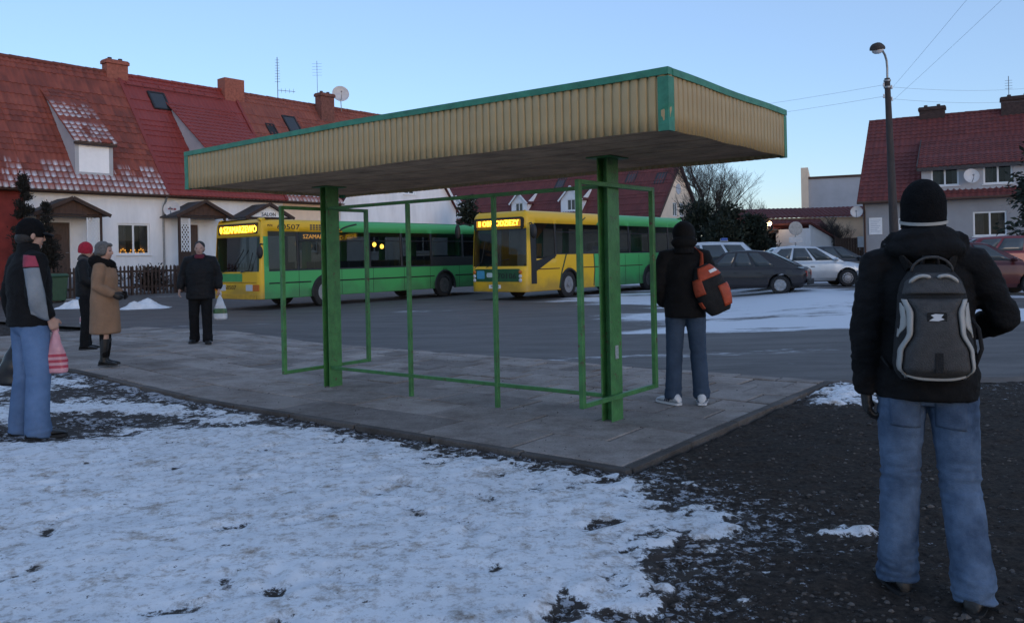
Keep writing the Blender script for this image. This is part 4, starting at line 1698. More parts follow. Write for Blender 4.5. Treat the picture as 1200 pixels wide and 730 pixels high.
# -- dishes and aerials on the terrace
def dish(name, label, loc, r, face, up_tilt, wall_dir, m='dish_white', logo=False):
    root = thing(name, label, "satellite dish", loc)
    f = Vector((face[0], face[1], up_tilt)).normalized()
    s = f.cross(Vector((0, 0, 1))).normalized()
    u = s.cross(f)
    T = Matrix(((s.x, u.x, f.x, 0), (s.y, u.y, f.y, 0), (s.z, u.z, f.z, 0), (0, 0, 0, 1)))
    mb = MB()
    prof = [(r * k / 8, 0.32 * r * (k / 8) ** 2) for k in range(0, 9)]
    prof[0] = (0.004, 0)
    prof += [(r * 1.02, 0.32 * r - 0.005), (r * 0.98, 0.32 * r - 0.02)] + [(max(0.004, r * k / 8), 0.32 * r * (k / 8) ** 2 - 0.02) for k in range(7, -1, -1)]
    mb.lathe(prof, 28, T=T)
    mb.build("reflector", m, root, smooth=40)
    ar = MB()
    ar.tube([T @ Vector((0, -r * 0.9, 0.25 * r)), T @ Vector((0, -r * 0.5, 0.95 * r)), T @ Vector((0, -r * 0.1, 1.05 * r))], 0.018, 8)
    ar.lathe([(0.04, 0), (0.05, 0.08), (0.03, 0.14)], 12, T=T @ Matrix.Translation((0, -0.1 * r, 0.92 * r)))
    ar.build("feed_arm", "galvanised", root)
    br = MB()
    w = Vector(wall_dir)
    br.tube([T @ Vector((0, 0, -0.02)), w * 0.5, w], 0.025, 8)
    br.build("bracket", "galvanised", root)
    if logo:
        lg = MB()
        for k, (x0, x1) in enumerate(((-0.5, -0.18), (-0.1, 0.12), (0.2, 0.5))):
            lg.plate(rrect(x0 * r, -0.12 * r + 0.02 * k, x1 * r, 0.16 * r, 0.02), [], 0.004, T @ Matrix.Translation((0, 0, 0.1 * r)))
        lg.build("lettering", mat("dish_letter", (0.22, 0.05, 0.06), 0.6), root)
    return root


def hp(t, o, z):
    p = H0 + HD * t + HN * o
    return (p.x, p.y, z)


dish("satellite_dish", "round pale wall dish with faded red lettering beside the brown porch", hp(1.62, -0.42, 4.02), 0.36, (0.2, -1.0), 0.25, (HN.x * 0.4, HN.y * 0.4, -0.1), logo=True)
dish("satellite_dish", "large grey white dish standing beside the chimney on the terrace ridge", hp(15.35, 4.1, 11.9), 0.52, (0.35, -1.0), 0.3, (0.0, 0.25, -1.0))
an = thing("roof_aerial", "tall thin television aerial on the terrace ridge between two chimneys", "aerial", hp(11.0, 4.5, RIDGE_Z))
mb = MB()
mb.tube([(0, 0, -0.3), (0, 0, 2.5)], 0.022, 8)
mb.build("mast", "cable", an)
mb = MB()
for k in range(9):
    z = 1.05 + k * 0.16
    mb.tube([(-0.16 + 0.006 * k, 0, z), (0.16 - 0.006 * k, 0, z)], 0.010, 6)
mb.tube([(0.0, 0, 0.55), (0.95, 0.3, 0.5)], 0.014, 6)
for k in range(4):
    mb.tube([(0.2 + 0.22 * k, 0.06 + 0.07 * k, 0.40), (0.2 + 0.22 * k, 0.06 + 0.07 * k, 0.66)], 0.009, 6)
mb.build("antenna_rods", "cable", an)
an = thing("roof_aerial", "faint thin wire aerial rising beside the third brick chimney", "aerial", hp(14.2, 4.9, RIDGE_Z))
mb = MB()
mb.tube([(0, 0, -0.3), (0, 0, 2.9)], 0.014, 6)
mb.build("mast", "cable", an)
mb = MB()
for k in range(5):
    mb.tube([(-0.3, 0, 2.0 + 0.18 * k), (0.3, 0, 2.0 + 0.18 * k)], 0.006, 6)
mb.build("antenna_rods", "cable", an)

# -- fence in front of the white house
fe = thing("picket_fence", "dark brown wooden picket fence on a low kerb before the white house", "fence", hp(-5.4, -3.0, 0.18), HROT)
L = 9.6
mb = MB()
k = 0
x = 0.05
while x < L:
    hgt = 1.28 + random.uniform(-0.03, 0.03)
    tl = random.uniform(-0.012, 0.012)
    mb.add([(x - 0.04, 0, 0.06), (x + 0.04, 0, 0.06), (x + 0.04 + tl, 0, hgt - 0.06), (x + tl, 0, hgt), (x - 0.04 + tl, 0, hgt - 0.06),
            (x - 0.04, 0.02, 0.06), (x + 0.04, 0.02, 0.06), (x + 0.04 + tl, 0.02, hgt - 0.06), (x + tl, 0.02, hgt), (x - 0.04 + tl, 0.02, hgt - 0.06)],
           [(0, 1, 2, 3, 4), (9, 8, 7, 6, 5), (0, 5, 6, 1), (1, 6, 7, 2), (2, 7, 8, 3), (3, 8, 9, 4), (4, 9, 5, 0)])
    x += 0.165
mb.build("picket", "dark_wood", fe)
mb = MB()
for z in (0.35, 1.0):
    mb.box(0, 0.022, z, L, 0.06, z + 0.09)
mb.build("rail", "dark_wood", fe)
mb = MB()
for k in range(6):
    xx = 0.02 + (L - 0.12) * k / 5
    mb.box(xx, 0.062, -0.2, xx + 0.10, 0.16, 1.25)
mb.build("post", "dark_wood", fe)
mb = MB()
mb.box(-0.1, -0.08, -0.35, L + 0.1, 0.2, 0.05)
mb.build("kerb", "grey_wall", fe, bevel=0.01)


# ------------------------------------------------------------------ far red roofed house behind the right bus
FR = math.atan2(-0.614, 0.789)
hE = thing("long_house", "long red roofed house with cream gable far behind the right bus", "house", (13.24, 74.45, 0), FR)
LE = 34.0
zr, ze = 10.0, 4.3
sE = (zr - ze) / 4.9
wall_front(hE, -LE, -0.002, 0, ze - 0.1 + 0.4 * sE, [], 'cream_wall')
mb = MB()
hole = [rrect(3.2, 5.0, 4.1, 6.3), rrect(4.6, 5.0, 5.5, 6.3)]
mb.plate([(0.31, 0), (9.0, 0), (9.0, ze + 0.2), (4.5, zr - 0.2), (0.31, ze + 0.6)], hole, 0.3, basis((0, 0, 0), (0, 1, 0), (0, 0, 1)))
gbl = mb.build("gable_wall", "cream_wall", hE)
for y0 in (3.2, 4.6):
    w = MB()
    w.plate(rrect(y0, 5.0, y0 + 0.9, 6.3), [rrect(y0 + 0.09, 5.09, y0 + 0.42, 6.21), rrect(y0 + 0.48, 5.09, y0 + 0.81, 6.21)], 0.06, basis((-0.06, 0, 0), (0, 1, 0), (0, 0, 1)))
    wo_ = w.build("window", "white_paint", hE)
    g = MB()
    g.box(-0.11, y0 + 0.05, 5.05, -0.10, y0 + 0.85, 6.25)
    g.build("pane", "skylight_glass", wo_)
orn = MB()
orn.lathe([(0.02, 0.03), (0.30, 0.03), (0.42, 0.05), (0.5, 0.03), (0.5, 0.002)], 24, T=basis((0.001, 4.4, 7.6), (0, 1, 0), (0, 0, 1)))
orn.build("gable_ornament", "pale_grey_wall", hE)
mb = MB()
mb.box(-LE, 8.7, 0, -0.31, 9.0, ze)
mb.build("rear_wall", "cream_wall", hE)
roof_slope("r", -LE, 0.25, -0.4, ze, 4.5, zr, 'dull_tile', hE, seed=21, pitch=0.3, course=0.4)
roof_slope("r", -LE, 0.25, 9.4, ze, 4.502, zr, 'dull_tile', hE, seed=25, pitch=0.3, course=0.4, name="rear_roof")
vb = MB()
vb.beam((0.27, -0.4, ze + 0.02), (0.27, 4.5, zr + 0.02), 0.04, 0.2)
vb.beam((0.27, 9.4, ze + 0.02), (0.27, 4.5, zr + 0.02), 0.04, 0.2)
vb.build("verge_board", "brown_wood", hE)
for k, (xc, hw) in enumerate(((-9.9, 1.25), (-16.4, 1.0), (-25, 1.2))):
    yd = 0.9
    zb_, zw = ze + sE * (yd + 0.4) - 0.1, 7.1
    d = MB()
    d.plate([(xc - hw, zb_), (xc + hw, zb_), (xc + hw, zw), (xc, zw + hw * 1.0), (xc - hw, zw)], [rrect(xc - 0.5, zb_ + 0.25, xc + 0.5, zw)], 0.12, basis((0, yd, 0), (1, 0, 0), (0, 0, 1)))
    do = d.build("dormer", "white_wall", hE)
    w = MB()
    w.plate(rrect(xc - 0.497, zb_ + 0.253, xc + 0.497, zw - 0.003), [rrect(xc - 0.41, zb_ + 0.34, xc - 0.04, zw - 0.09), rrect(xc + 0.04, zb_ + 0.34, xc + 0.41, zw - 0.09)], 0.05, basis((0, yd + 0.03, 0), (1, 0, 0), (0, 0, 1)))
    w.build("dormer_window", "white_paint", do)
    g = MB()
    g.box(xc - 0.42, yd + 0.052, zb_ + 0.33, xc + 0.42, yd + 0.06, zw - 0.08)
    g.build("pane", "skylight_glass", do)
    r = MB()
    for s in (-1, 1):
        prof = [(xc, zw + hw + 0.12), (xc + s * (hw + 0.2), zw - 0.08), (xc + s * (hw + 0.2), zw - 0.18), (xc, zw + hw + 0.02)]
        r0 = [(x, yd - 0.2, z) for x, z in prof]
        r1 = [(x, yd + 3.0, z) for x, z in prof]
        r.loft([r0, r1] if s > 0 else [r1, r0], True)
    r.build("dormer_roof", "dull_tile", do)
    v = MB()
    for s in (-1, 1):
        v.beam((xc + s * 0.003, yd - 0.215, zw + hw + 0.04), (xc + s * (hw + 0.2), yd - 0.215, zw - 0.16), 0.02, 0.16)
        v.plate([(yd + 0.125, zb_ - 0.1), (yd + 2.6, zb_ + 2.6 * sE), (yd + 0.125, zw)], [], 0.05, basis((xc + s * (hw - 0.03) + 0.03, 0, 0), (0, 1, 0), (0, 0, 1)))
    v.build("dormer_cheek", "white_wall", do)
for xc, yy in ((-4.6, 3.6), (-1.3, 3.3), (-13, 3.6)):
    T = basis((xc, yy, ze + sE * (yy + 0.4) + 0.09), (1, 0, 0), Vector((0, 1, sE)).normalized())
    sk = MB()
    sk.plate(rrect(-0.55, -0.75, 0.55, 0.75), [rrect(-0.45, -0.65, 0.45, 0.65)], 0.12, T)
    so = sk.build("roof_window", "black_trim", hE)
    g = MB()
    g.plate(rrect(-0.447, -0.647, 0.447, 0.647), [], 0.02, T @ Matrix.Translation((0, 0, -0.02)))
    g.build("pane", "skylight_glass", so)
chimney(hE, -7, 4.5, 0.9, 0.6, 9.3, 10.7, 'brick_dark')

M['chimney_dark'] = mat('chimney_dark', (0.05, 0.032, 0.03), 0.9, 0.4, 8, 0.5, 30)
# ------------------------------------------------------------------ house on the right
hF = thing("semi_detached_house", "grey rendered house with dark red tiles and wide shed dormer on the right", "house", (19.33, 45.0, 0), R(-30))
WF = 17.0
zeF, zrF = 4.05, 9.3
sF = (zrF - zeF) / 6.4


def rzF(y):
    return zeF + sF * (y + 0.4)


opsF = [(5.25, 2.05, 6.75, 3.32), (1.75, 2.5, 2.15, 3.15), (9.5, 2.05, 11.0, 3.32)]
wall_front(hF, 0.0, WF, 0, rzF(0) - 0.08, opsF, 'grey_wall')
for o_ in opsF:
    window(hF, o_[0], o_[2], o_[1], o_[3], 0.0, leaves=2 if o_[2] - o_[0] > 1 else 1, fw=0.06)
mb = MB()
mb.plate([(-0.001, 0), (-12.0, 0), (-12.0, rzF(0) - 0.1), (-6.0, zrF - 0.15), (-0.001, rzF(0) - 0.1)][::-1], [], 0.28, basis((-0.002, 0.302, 0), (0, -1, 0), (0, 0, 1)))
mb.build("gable_wall", "cream_wall", hF)
mb = MB()
mb.box(0.3, 12.0, 0, WF, 12.28, rzF(0) - 0.1)
mb.build("rear_wall", "grey_wall", hF)
roof_slope("r", -0.25, WF, -0.4, zeF, 6.0, zrF, 'dull_tile', hF, seed=31, pitch=0.27, course=0.36)
roof_slope("r", -0.25, WF, 12.4, zeF, 6.002, zrF, 'dull_tile', hF, seed=35, pitch=0.27, course=0.36, name="rear_roof")
rb = MB()
ridge_caps(rb, -0.25, WF, 6.0, zrF - 0.01)
rb.build("ridge_cap", "dull_tile", hF, smooth=50)
g = MB()
g.tube([(-0.25, -0.47, zeF - 0.02), (WF, -0.47, zeF - 0.02)], 0.07, 10)
g.tube([(0.08, -0.40, zeF - 0.05), (0.08, -0.07, zeF - 0.45), (0.08, -0.07, 0.2)], 0.05, 10)
g.build("gutter", "brown_wood", hF, smooth=50)
x0, x1 = 2.9, 7.9
zw0, zw1 = rzF(0.15) - 0.1, 5.85
sd = 0.45
ym = 0.15 + (zw1 - rzF(0.15)) / (sF - sd)
d = MB()
dops = [(3.35, 4.75, 4.65, 5.68), (5.75, 4.72, 7.05, 5.72)]
d.plate(rrect(x0, zw0, x1, zw1), [rrect(*o_) for o_ in dops], 0.15, basis((0, 0.15, 0), (1, 0, 0), (0, 0, 1)))
for x in (x0, x1 - 0.12):
    d.plate([(0.302, zw0 - 0.1), (ym, rzF(ym) - 0.05), (0.302, zw1)], [], 0.12, basis((x + 0.12, 0, 0), (0, 1, 0), (0, 0, 1)))
do = d.build("dormer", "pale_grey_wall", hF)
for o_ in dops:
    wn_ = window(hF, o_[0], o_[2], o_[1], o_[3], 0.15, leaves=2, fw=0.07)
roof_slope("d", x0 - 0.2, x1 + 0.2, -0.12, zw1 - 0.27 * sd + 0.03, ym + 0.2, zw1 + sd * (ym + 0.05) + 0.03, 'dull_tile', do, seed=40, pitch=0.27, name="dormer_roof")
fb = MB()
fb.box(x0 - 0.2, -0.15, zw1 - 0.28, x1 + 0.2, -0.12, zw1 - 0.10)
for x in (x0 - 0.22, x1 + 0.18):
    fb.beam((x + 0.02, -0.12, zw1 - 0.27 * sd + 0.02), (x + 0.02, ym + 0.2, zw1 + sd * (ym + 0.05) + 0.04), 0.05, 0.22)
fb.build("fascia_board", "shingle", do)
chimney(hF, 3.2, 6.0, 1.35, 0.6, 8.6, 9.85, 'chimney_dark')
chimney(hF, 7.5, 5.8, 1.6, 0.7, 8.6, 9.95, 'chimney_dark')
bd = thing("notice_board", "white notice panel fixed to the grey house wall left of the lamp post", "sign", tuple(hF.matrix_basis @ Vector((0.62, -0.03, 2.75))), R(-30))
mb = MB()
mb.box(-0.33, -0.015, -0.46, 0.33, 0.026, 0.46)
mb.build("board", "white_paint", bd, bevel=0.008)
mb = MB()
for k in range(7):
    mb.box(-0.25, -0.019, 0.30 - k * 0.1, 0.25 - 0.08 * (k % 3), -0.0155, 0.335 - k * 0.1)
mb.build("print_lines", mat("faded_print", (0.5, 0.52, 0.56), 0.8), bd)


def fpt(x, y, z):
    return tuple(Matrix.Translation((19.33, 45, 0)) @ Matrix.Rotation(R(-30), 4, 'Z') @ Vector((x, y, z)))


dish("satellite_dish", "round white dish on the wide dormer between its two windows", fpt(5.2, -0.12, 5.15), 0.37, (-0.2, -1.0), 0.2, (0.1, 0.35, -0.1))
dish("satellite_dish", "pale dish on the left corner of the grey house under the eaves", fpt(-0.30, -0.2, 3.55), 0.31, (-0.5, -1.0), 0.25, (0.3, 0.3, -0.1))
an = thing("roof_aerial", "thin aerial beside the right chimney of the grey house", "aerial", fpt(7.1, 6.1, 9.9))
mb = MB()
mb.tube([(0, 0, -0.6), (0, 0, 1.3)], 0.02, 6)
mb.build("mast", "cable", an)
mb = MB()
for k in range(4):
    mb.tube([(-0.18, 0.05, 0.6 + 0.15 * k), (0.18, -0.05, 0.6 + 0.15 * k)], 0.009, 6)
mb.build("antenna_rods", "cable", an)

# ------------------------------------------------------------------ block, low building and shed in the middle distance
bG = thing("flat_roofed_block", "plain pale grey flat roofed block behind the low red roof", "building", (24.0, 66.0, 0), R(-21))
mb = MB()
mb.box(0, 0, 0, 11.0, 8.0, 7.25)
mb.build("wall", "pale_grey_wall", bG)
mb = MB()
mb.box(-0.55, -0.4, 0, -0.003, 8.2, 8.15)
mb.build("end_wall", "cream_wall", bG)
mb = MB()
mb.box(0.003, -0.12, 7.253, 11.1, 8.1, 7.42)
mb.build("roof_edge", "brown_wood", bG)
mb = MB()
mb.tube([(8.3, 1, 7.4), (8.3, 1, 8.2)], 0.09, 8)
mb.build("vent_pipe", "galvanised", bG)

bH = thing("low_building", "long low cream building with shallow brownish red roof and dark open bay", "building", (15.6, 56.0, 0), R(-6))
mb = MB()
mb.plate([(4.9, 0), (9.6, 0), (9.6, 3.72), (0, 3.72), (0, 3.0), (4.9, 3.0)], [], 0.25, basis((0, 0, 0), (1, 0, 0), (0, 0, 1)))
mb.box(0, 5.5, 0, 9.6, 5.7, 3.8)
mb.build("wall", "cream_wall", bH)
roof_slope("r", -0.4, 9.9, -0.35, 3.72, 3.2, 4.55, 'dull_tile', bH, seed=50, pitch=0.3, course=0.4)
roof_slope("r", -1.5, 5.2, -2.4, 2.95, -0.27, 3.6, 'dull_tile', bH, seed=52, pitch=0.3, course=0.4, name="bay_roof")
mb = MB()
for x in (-1.3, 1.2, 3.6, 5.05):
    mb.box(x, -2.25, 0, x + 0.14, -2.1, 2.85)
mb.box(-1.45, -2.3, 2.7, 5.2, -2.08, 2.9)
mb.build("bay_post", "brown_wood", bH)
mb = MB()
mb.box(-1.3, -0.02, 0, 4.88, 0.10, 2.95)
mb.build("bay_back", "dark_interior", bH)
lamp = thing("wall_lamp", "lit warm round lamp under the brownish red roof in the distance", "lamp", (16.6, 54.0 - 0.9, 3.05))
mb = MB()
mb.tube([(0, 0, -3.0), (0, 0, 0.12), (0.0, -0.1, 0.25), (0.0, -0.25, 0.25)], 0.045, 8)
mb.build("lamp_post", "galvanised", lamp)
mb = MB()
mb.ell((0, -0.3, 0.25), (0.16, 0.16, 0.15), 14, 10)
mb.build("bulb", "street_bulb", lamp, smooth=180)

sh = thing("white_shed", "small white gabled shed with red verge beside the low building", "shed", (18.6, 51.0, 0), R(25))
mb = MB()
mb.plate([(0, 0), (1.9, 0), (1.9, 2.25), (0, 3.1)], [], 0.1, basis((0, 0, 0), (1, 0, 0), (0, 0, 1)))
mb.box(0, 0.101, 0, 0.1, 3, 2.9)
mb.box(1.8, 0.101, 0, 1.9, 3, 2.1)
mb.build("wall", "white_wall", sh)
mb = MB()
mb.loft([[(-0.15, -0.2, 3.17), (2.1, -0.2, 2.17), (2.1, -0.2, 2.27), (-0.15, -0.2, 3.28)], [(-0.15, 3.2, 3.17), (2.1, 3.2, 2.17), (2.1, 3.2, 2.27), (-0.15, 3.2, 3.28)]], True)
mb.build("roof", "dull_tile", sh)

bf = thing("board_fence", "dark close boarded fence with a pale panel behind the parked cars", "fence", (19.2, 48.6, 0.2), R(-8))
mb = MB()
for k in range(26):
    z = 2.0 + random.uniform(-0.02, 0.02)
    mb.box(k * 0.15, 0, 0, k * 0.15 + 0.14, 0.025, z)
mb.build("boards", "dark_wood", bf)
mb = MB()
for k in range(3):
    mb.box(k * 1.9, 0.03, -0.1, k * 1.9 + 0.1, 0.13, 2.05)
mb.build("post", "dark_wood", bf)
sg = thing("sign_panel", "small pale blue white panel on the dark board fence", "sign", (20.95, 48.27, 1.95), R(-8))
mb = MB()
mb.box(-0.55, -0.03, -0.32, 0.55, 0.0, 0.32)
mb.build("panel", mat("pale_panel", (0.42, 0.47, 0.52), 0.6), sg, bevel=0.01)
mb = MB()
for x in (-0.42, 0.42):
    mb.box(x - 0.02, 0.003, -0.5, x + 0.02, 0.03, 0.3)
mb.build("bracket", "galvanised", sg)

rs = thing("road_sign", "round road sign seen from behind above a small plate on a post", "road sign", (14.2, 41.0, 0.2))
mb = MB()
mb.tube([(0, 0, 0), (0, 0, 2.75)], 0.035, 8)
mb.build("post", "galvanised", rs)
mb = MB()
mb.lathe([(0.02, 0), (0.29, 0), (0.31, 0.015), (0.29, 0.02), (0.02, 0.02)], 28, T=basis((0, -0.06, 2.42), (1, 0, 0), (0, 0, 1)))
mb.build("disc", "dish_white", rs)
mb = MB()
mb.lathe([(0.315, -0.004), (0.345, 0.0), (0.345, 0.018), (0.315, 0.021)], 28, T=basis((0, -0.06, 2.42), (1, 0, 0), (0, 0, 1)))
mb.build("rim", "galvanised", rs)
mb = MB()
mb.box(-0.33, -0.07, 1.72, 0.33, -0.045, 1.98)
mb.build("plate", "dish_white", rs)

# ------------------------------------------------------------------ lamp post and wires
lp = thing("lamp_post", "tall dark leaning concrete lamp post with a hooded head on the right", "lamp post", (11.72, 25.0, 0.15))
mb = MB()
top = Vector((-0.16, 0, 6.55))
mb.tube([(0, 0, -0.2), (-0.04, 0, 1.5), (-0.11, 0, 4.5), top], [0.15, 0.135, 0.10, 0.08], 14)
mb.build("pole", "concrete_pole", lp, smooth=50)
mb = MB()
arm = [Vector((-0.16, 0, 6.2)), Vector((-0.16, -0.02, 6.85)), Vector((-0.19, -0.05, 7.08)), Vector((-0.27, -0.12, 7.24)), Vector((-0.38, -0.22, 7.33))]
mb.tube(arm, 0.032, 10)
for z in (6.25, 6.45):
    mb.tube([(-0.16, 0, z), (-0.16, 0, z + 0.05)], 0.105, 12)
mb.build("arm", "galvanised", lp, smooth=50)
mb = MB()
T = Matrix.Translation((-0.50, -0.32, 7.37)) @ Matrix.Rotation(R(42), 4, 'Z') @ Matrix.Rotation(R(-10), 4, 'Y')
rings = []
for x, w, h in ((0.20, 0.06, 0.07), (0.05, 0.14, 0.15), (-0.15, 0.19, 0.20), (-0.33, 0.18, 0.18), (-0.40, 0.10, 0.10)):
    rings.append([T @ Vector((x, w * math.cos(a), max(-0.02, h * math.sin(a)))) for a in [2 * math.pi * k / 16 for k in range(16)]])
mb.loft(rings, True)
hd = mb.build("lamp_head", "concrete_pole", lp, smooth=50)
mb = MB()
rings = []
for x, w, h in ((0.02, 0.07, 0.05), (-0.12, 0.155, 0.12), (-0.26, 0.15, 0.12), (-0.34, 0.08, 0.05)):
    rings.append([T @ Vector((x, w * math.cos(a), -0.024 - max(0, h * math.sin(a)))) for a in [2 * math.pi * k / 16 for k in range(16)]])
mb.loft(rings, True)
mb.build("lamp_glass", "lens_clear", hd, smooth=60)
mb = MB()
for x, z in ((-0.14, 6.30), (0.10, 6.22), (-0.14, 5.95), (0.10, 5.86)):
    mb.tube([(x - 0.13, 0, z), (x - 0.13, 0, z + 0.12)], [0.03, 0.02], 8)
mb.build("insulator", "dish_white", lp)


def cable(label, p, q, sag, r=0.0034):
    p, q = Vector(p), Vector(q)
    n = 24
    pts = [p.lerp(q, i / n) - Vector((0, 0, sag * 4 * (i / n) * (1 - i / n))) for i in range(n + 1)]
    b = MB()
    o0 = p.copy()
    b.tube([x - o0 for x in pts], r, 6)
    o = b.build("overhead_wire", "cable", None, smooth=180, loc=o0)
    tag(o, label, "wire", "overhead wires at the lamp post")


PX, PY = 11.72, 25.0
cable("upper wire running left from the lamp post towards the shelter roof", (PX - 0.27, PY, 6.5), hp(20.5, 4.5, 11.1), 0.9)
cable("lower wire running left from the lamp post towards the shelter roof", (PX - 0.27, PY, 6.15), hp(20.5, 5.3, 10.5), 0.9)
cable("upper wire running right from the lamp post above the red roof", (PX - 0.03, PY, 6.43), (34, 44, 11.2), 0.6)
cable("lower wire running right from the lamp post above the red roof", (PX - 0.03, PY, 6.07), (34, 44.6, 10.6), 0.6)
cable("left of the two wires climbing steeply to the top picture edge", (PX - 0.03, PY - 0.05, 6.40), (6.6, 4.0, 7.9), 0.1, 0.0028)
cable("right of the two wires climbing steeply to the top picture edge", (PX - 0.03, PY - 0.05, 6.0), (8.0, 4.0, 7.9), 0.1, 0.0028)


# ------------------------------------------------------------------ trees
def bare_tree(name, label, loc, height, seed, spread=0.55, lean=0.0):
    rr = random.Random(seed)
    root = thing(name, label, "tree", loc)
    tr, br, tw = MB(), MB(), MB()

    def grow(p, d, L, r, lv):
        n = 4
        pts = [p]
        rad = [r]
        q = p.copy()
        dd = d.copy()
        for i in range(n):
            dd = (dd + Vector((rr.gauss(0, 0.09), rr.gauss(0, 0.09), rr.gauss(0.05, 0.05)))).normalized()
            q = q + dd * L / n
            pts.append(q.copy())
            rad.append(r * (1 - 0.45 * (i + 1) / n))
        (tr if lv == 0 else (br if lv < 3 else tw)).tube(pts, rad, 8 if lv == 0 else (5 if lv < 3 else 3), cap=lv == 0)
        if lv >= 5:
            return
        k = {0: 11, 1: 7, 2: 5, 3: 5, 4: 3}[lv]
        for i in range(k):
            f = (0.30 if lv == 0 else 0.25) + (0.72 if lv == 0 else 0.75) * (i + rr.random() * 0.7) / k
            f = min(f, 0.99)
            j = min(n - 1, int(f * n))
            base = pts[j].lerp(pts[j + 1], f * n - j)
            ax = Vector((rr.gauss(0, 1), rr.gauss(0, 1), rr.gauss(0, 0.3))).normalized()
            nd = (dd * (0.75) + ax * spread + Vector((0, 0, 0.18))).normalized()
            grow(base, nd, L * rr.uniform(0.45, 0.66), max(0.0042, rad[j] * rr.uniform(0.42, 0.6)), lv + 1)
        grow(pts[-1], dd, L * 0.55, max(0.0042, rad[-1] * 0.85), lv + 1)

    grow(Vector((0, 0, 0)), Vector((lean, 0, 1)).normalized(), height * 0.50, height * 0.020, 0)
    tr.build("trunk", "bark", root, smooth=180)
    br.build("branches", "bark", root, smooth=180)
    tw.build("twigs", "twig", root)
    return root


def evergreen(name, label, loc, height, radius, seed, m='conifer', shape='cone', n=4200, zlow=0.05, group=None, leaf=0.16):
    """trunk with limbs; crown of many small sprays thrown through its volume in uneven clumps"""
    rr = random.Random(seed)
    root = thing(name, label, "tree" if shape != 'bush' else "shrub", loc, 0, group)
    t = MB()
    t.tube([(0, 0, -0.1), (0.02, 0, height * 0.5), (0, 0.02, height * 0.95)], [radius * 0.09 + 0.03, radius * 0.06 + 0.02, 0.012], 8)
    clumps = []
    nc = 70 if shape != 'column' else 60
    for i in range(nc):
        f = rr.random() ** (1.25 if shape == 'cone' else 1.0)
        z = height * (zlow + (1 - zlow) * f)
        if shape == 'cone':
            rad = radius * (1 - f) ** 0.8 * rr.uniform(0.65, 1.12)
        elif shape == 'column':
            rad = radius * (1 - f ** 3) * rr.uniform(0.5, 1.08) * (0.8 + 0.2 * min(1, f * 5))
        else:
            rad = radius * math.sqrt(max(0.02, 1 - (2 * f - 0.85) ** 2 / 1.4)) * rr.uniform(0.4, 1.15)
        a = rr.uniform(0, 2 * math.pi)
        e = Vector((rad * math.cos(a), rad * math.sin(a), z))
        clumps.append((e, Vector((math.cos(a), math.sin(a), 0)), rad))
        if i % 2 == 0 and shape != 'column':
            t.tube([(0, 0, max(0.1, z - 0.1 * rad)), e * 0.9 + Vector((0, 0, 0.0))], [0.02 + radius * 0.012, 0.006], 4, cap=False)
    t.build("trunk", "bark", root, smooth=180)
    c = MB()
    for i in range(n):
        e, out, rad = rr.choice(clumps)
        s = 0.26 * radius if shape != 'column' else 0.33 * radius
        k = rr.uniform(0.25, 1.05)
        p = Vector((e.x * k, e.y * k, e.z)) + Vector((rr.gauss(0, s * 0.55), rr.gauss(0, s * 0.55), rr.gauss(0, s * 0.5)))
        if p.z < 0.03:
            continue
        d = (out * rr.uniform(0.2, 1) + Vector((rr.gauss(0, 0.5), rr.gauss(0, 0.5), rr.gauss(-0.15 if shape == 'cone' else 0.6, 0.4)))).normalized()
        w = d.cross(Vector((rr.gauss(0, 1), rr.gauss(0, 1), rr.gauss(0, 1)))).normalized()
        L = leaf * rr.uniform(0.6, 1.5)
        b = L * 0.22
        c.add([p, p + d * L * 0.5 + w * b, p + d * L, p + d * L * 0.5 - w * b], [(0, 1, 2, 3)])
    c.build("crown", m, root)
    return root


bare_tree("bare_tree", "bare leafless tree beyond the green bus tail, left of two", (14.6, 58.0, 0), 9.6, 5, 0.78)
bare_tree("bare_tree", "smaller bare leafless tree on the right of the larger bare one", (17.6, 62.0, 0), 5.6, 8, 0.75)
bare_tree("bare_tree", "small bare shrubby tree before the pinkish wall of the low building", (20.5, 52.0, 0), 3.6, 21, 0.75)
for k, (x, y, h_, r_, lab) in enumerate(((12.3, 54, 4.6, 1.5, "dark evergreen shrub touching the tail of the green bus"),
                                         (14.0, 53, 4.3, 1.5, "tall dark evergreen shrub behind the police car"),
                                         (15.4, 52, 3.4, 1.3, "low dark shrub between police car and low building"),
                                         (13.1, 51, 3.2, 1.4, "low dark shrub below the bare tree behind the roof light bar"))):
    evergreen("evergreen_shrub", lab, (x, y, 0.1), h_, r_, 40 + k, 'conifer', 'bush', 5200, leaf=0.24, group="dark shrubs beyond the cars")
evergreen("conifer_tree", "dark conifer standing between the two buses against the white wall", (-2.55, 50, 0), 5.4, 1.25, 60, 'conifer', 'cone', 4200, leaf=0.26)
evergreen("spruce_tree", "dark spruce branches entering at the right picture edge before the house", (20.6, 30.5, 0.2), 5.8, 2.1, 61, 'conifer', 'cone', 9000, zlow=0.34, leaf=0.24)
evergreen("thuja_column", "taller dark thuja column before the red wall at left edge", (-18.75, 31.5, 0.2), 4.75, 0.40, 62, 'thuja', 'column', 13000, leaf=0.09, group="thuja columns by the left porch")
evergreen("thuja_column", "shorter dark thuja bush right of the taller column by the porch", (-18.15, 32.0, 0.2), 3.7, 0.40, 63, 'thuja', 'column', 11000, leaf=0.09, group="thuja columns by the left porch")
for k, (t, o, lab) in enumerate(((-2.6, -2.4, "brown low hedge bush behind the picket fence, left of three"), (-0.4, -2.4, "brown low hedge bush behind the picket fence under the window"), (2.0, -2.4, "brown low hedge bush behind the picket fence near the lattice"))):
    p = hp(t, o, 0.3)
    evergreen("hedge_bush", lab, p, 1.0, 0.8, 70 + k, 'hedge', 'bush', 2200, leaf=0.12, group="hedge bushes behind the fence")

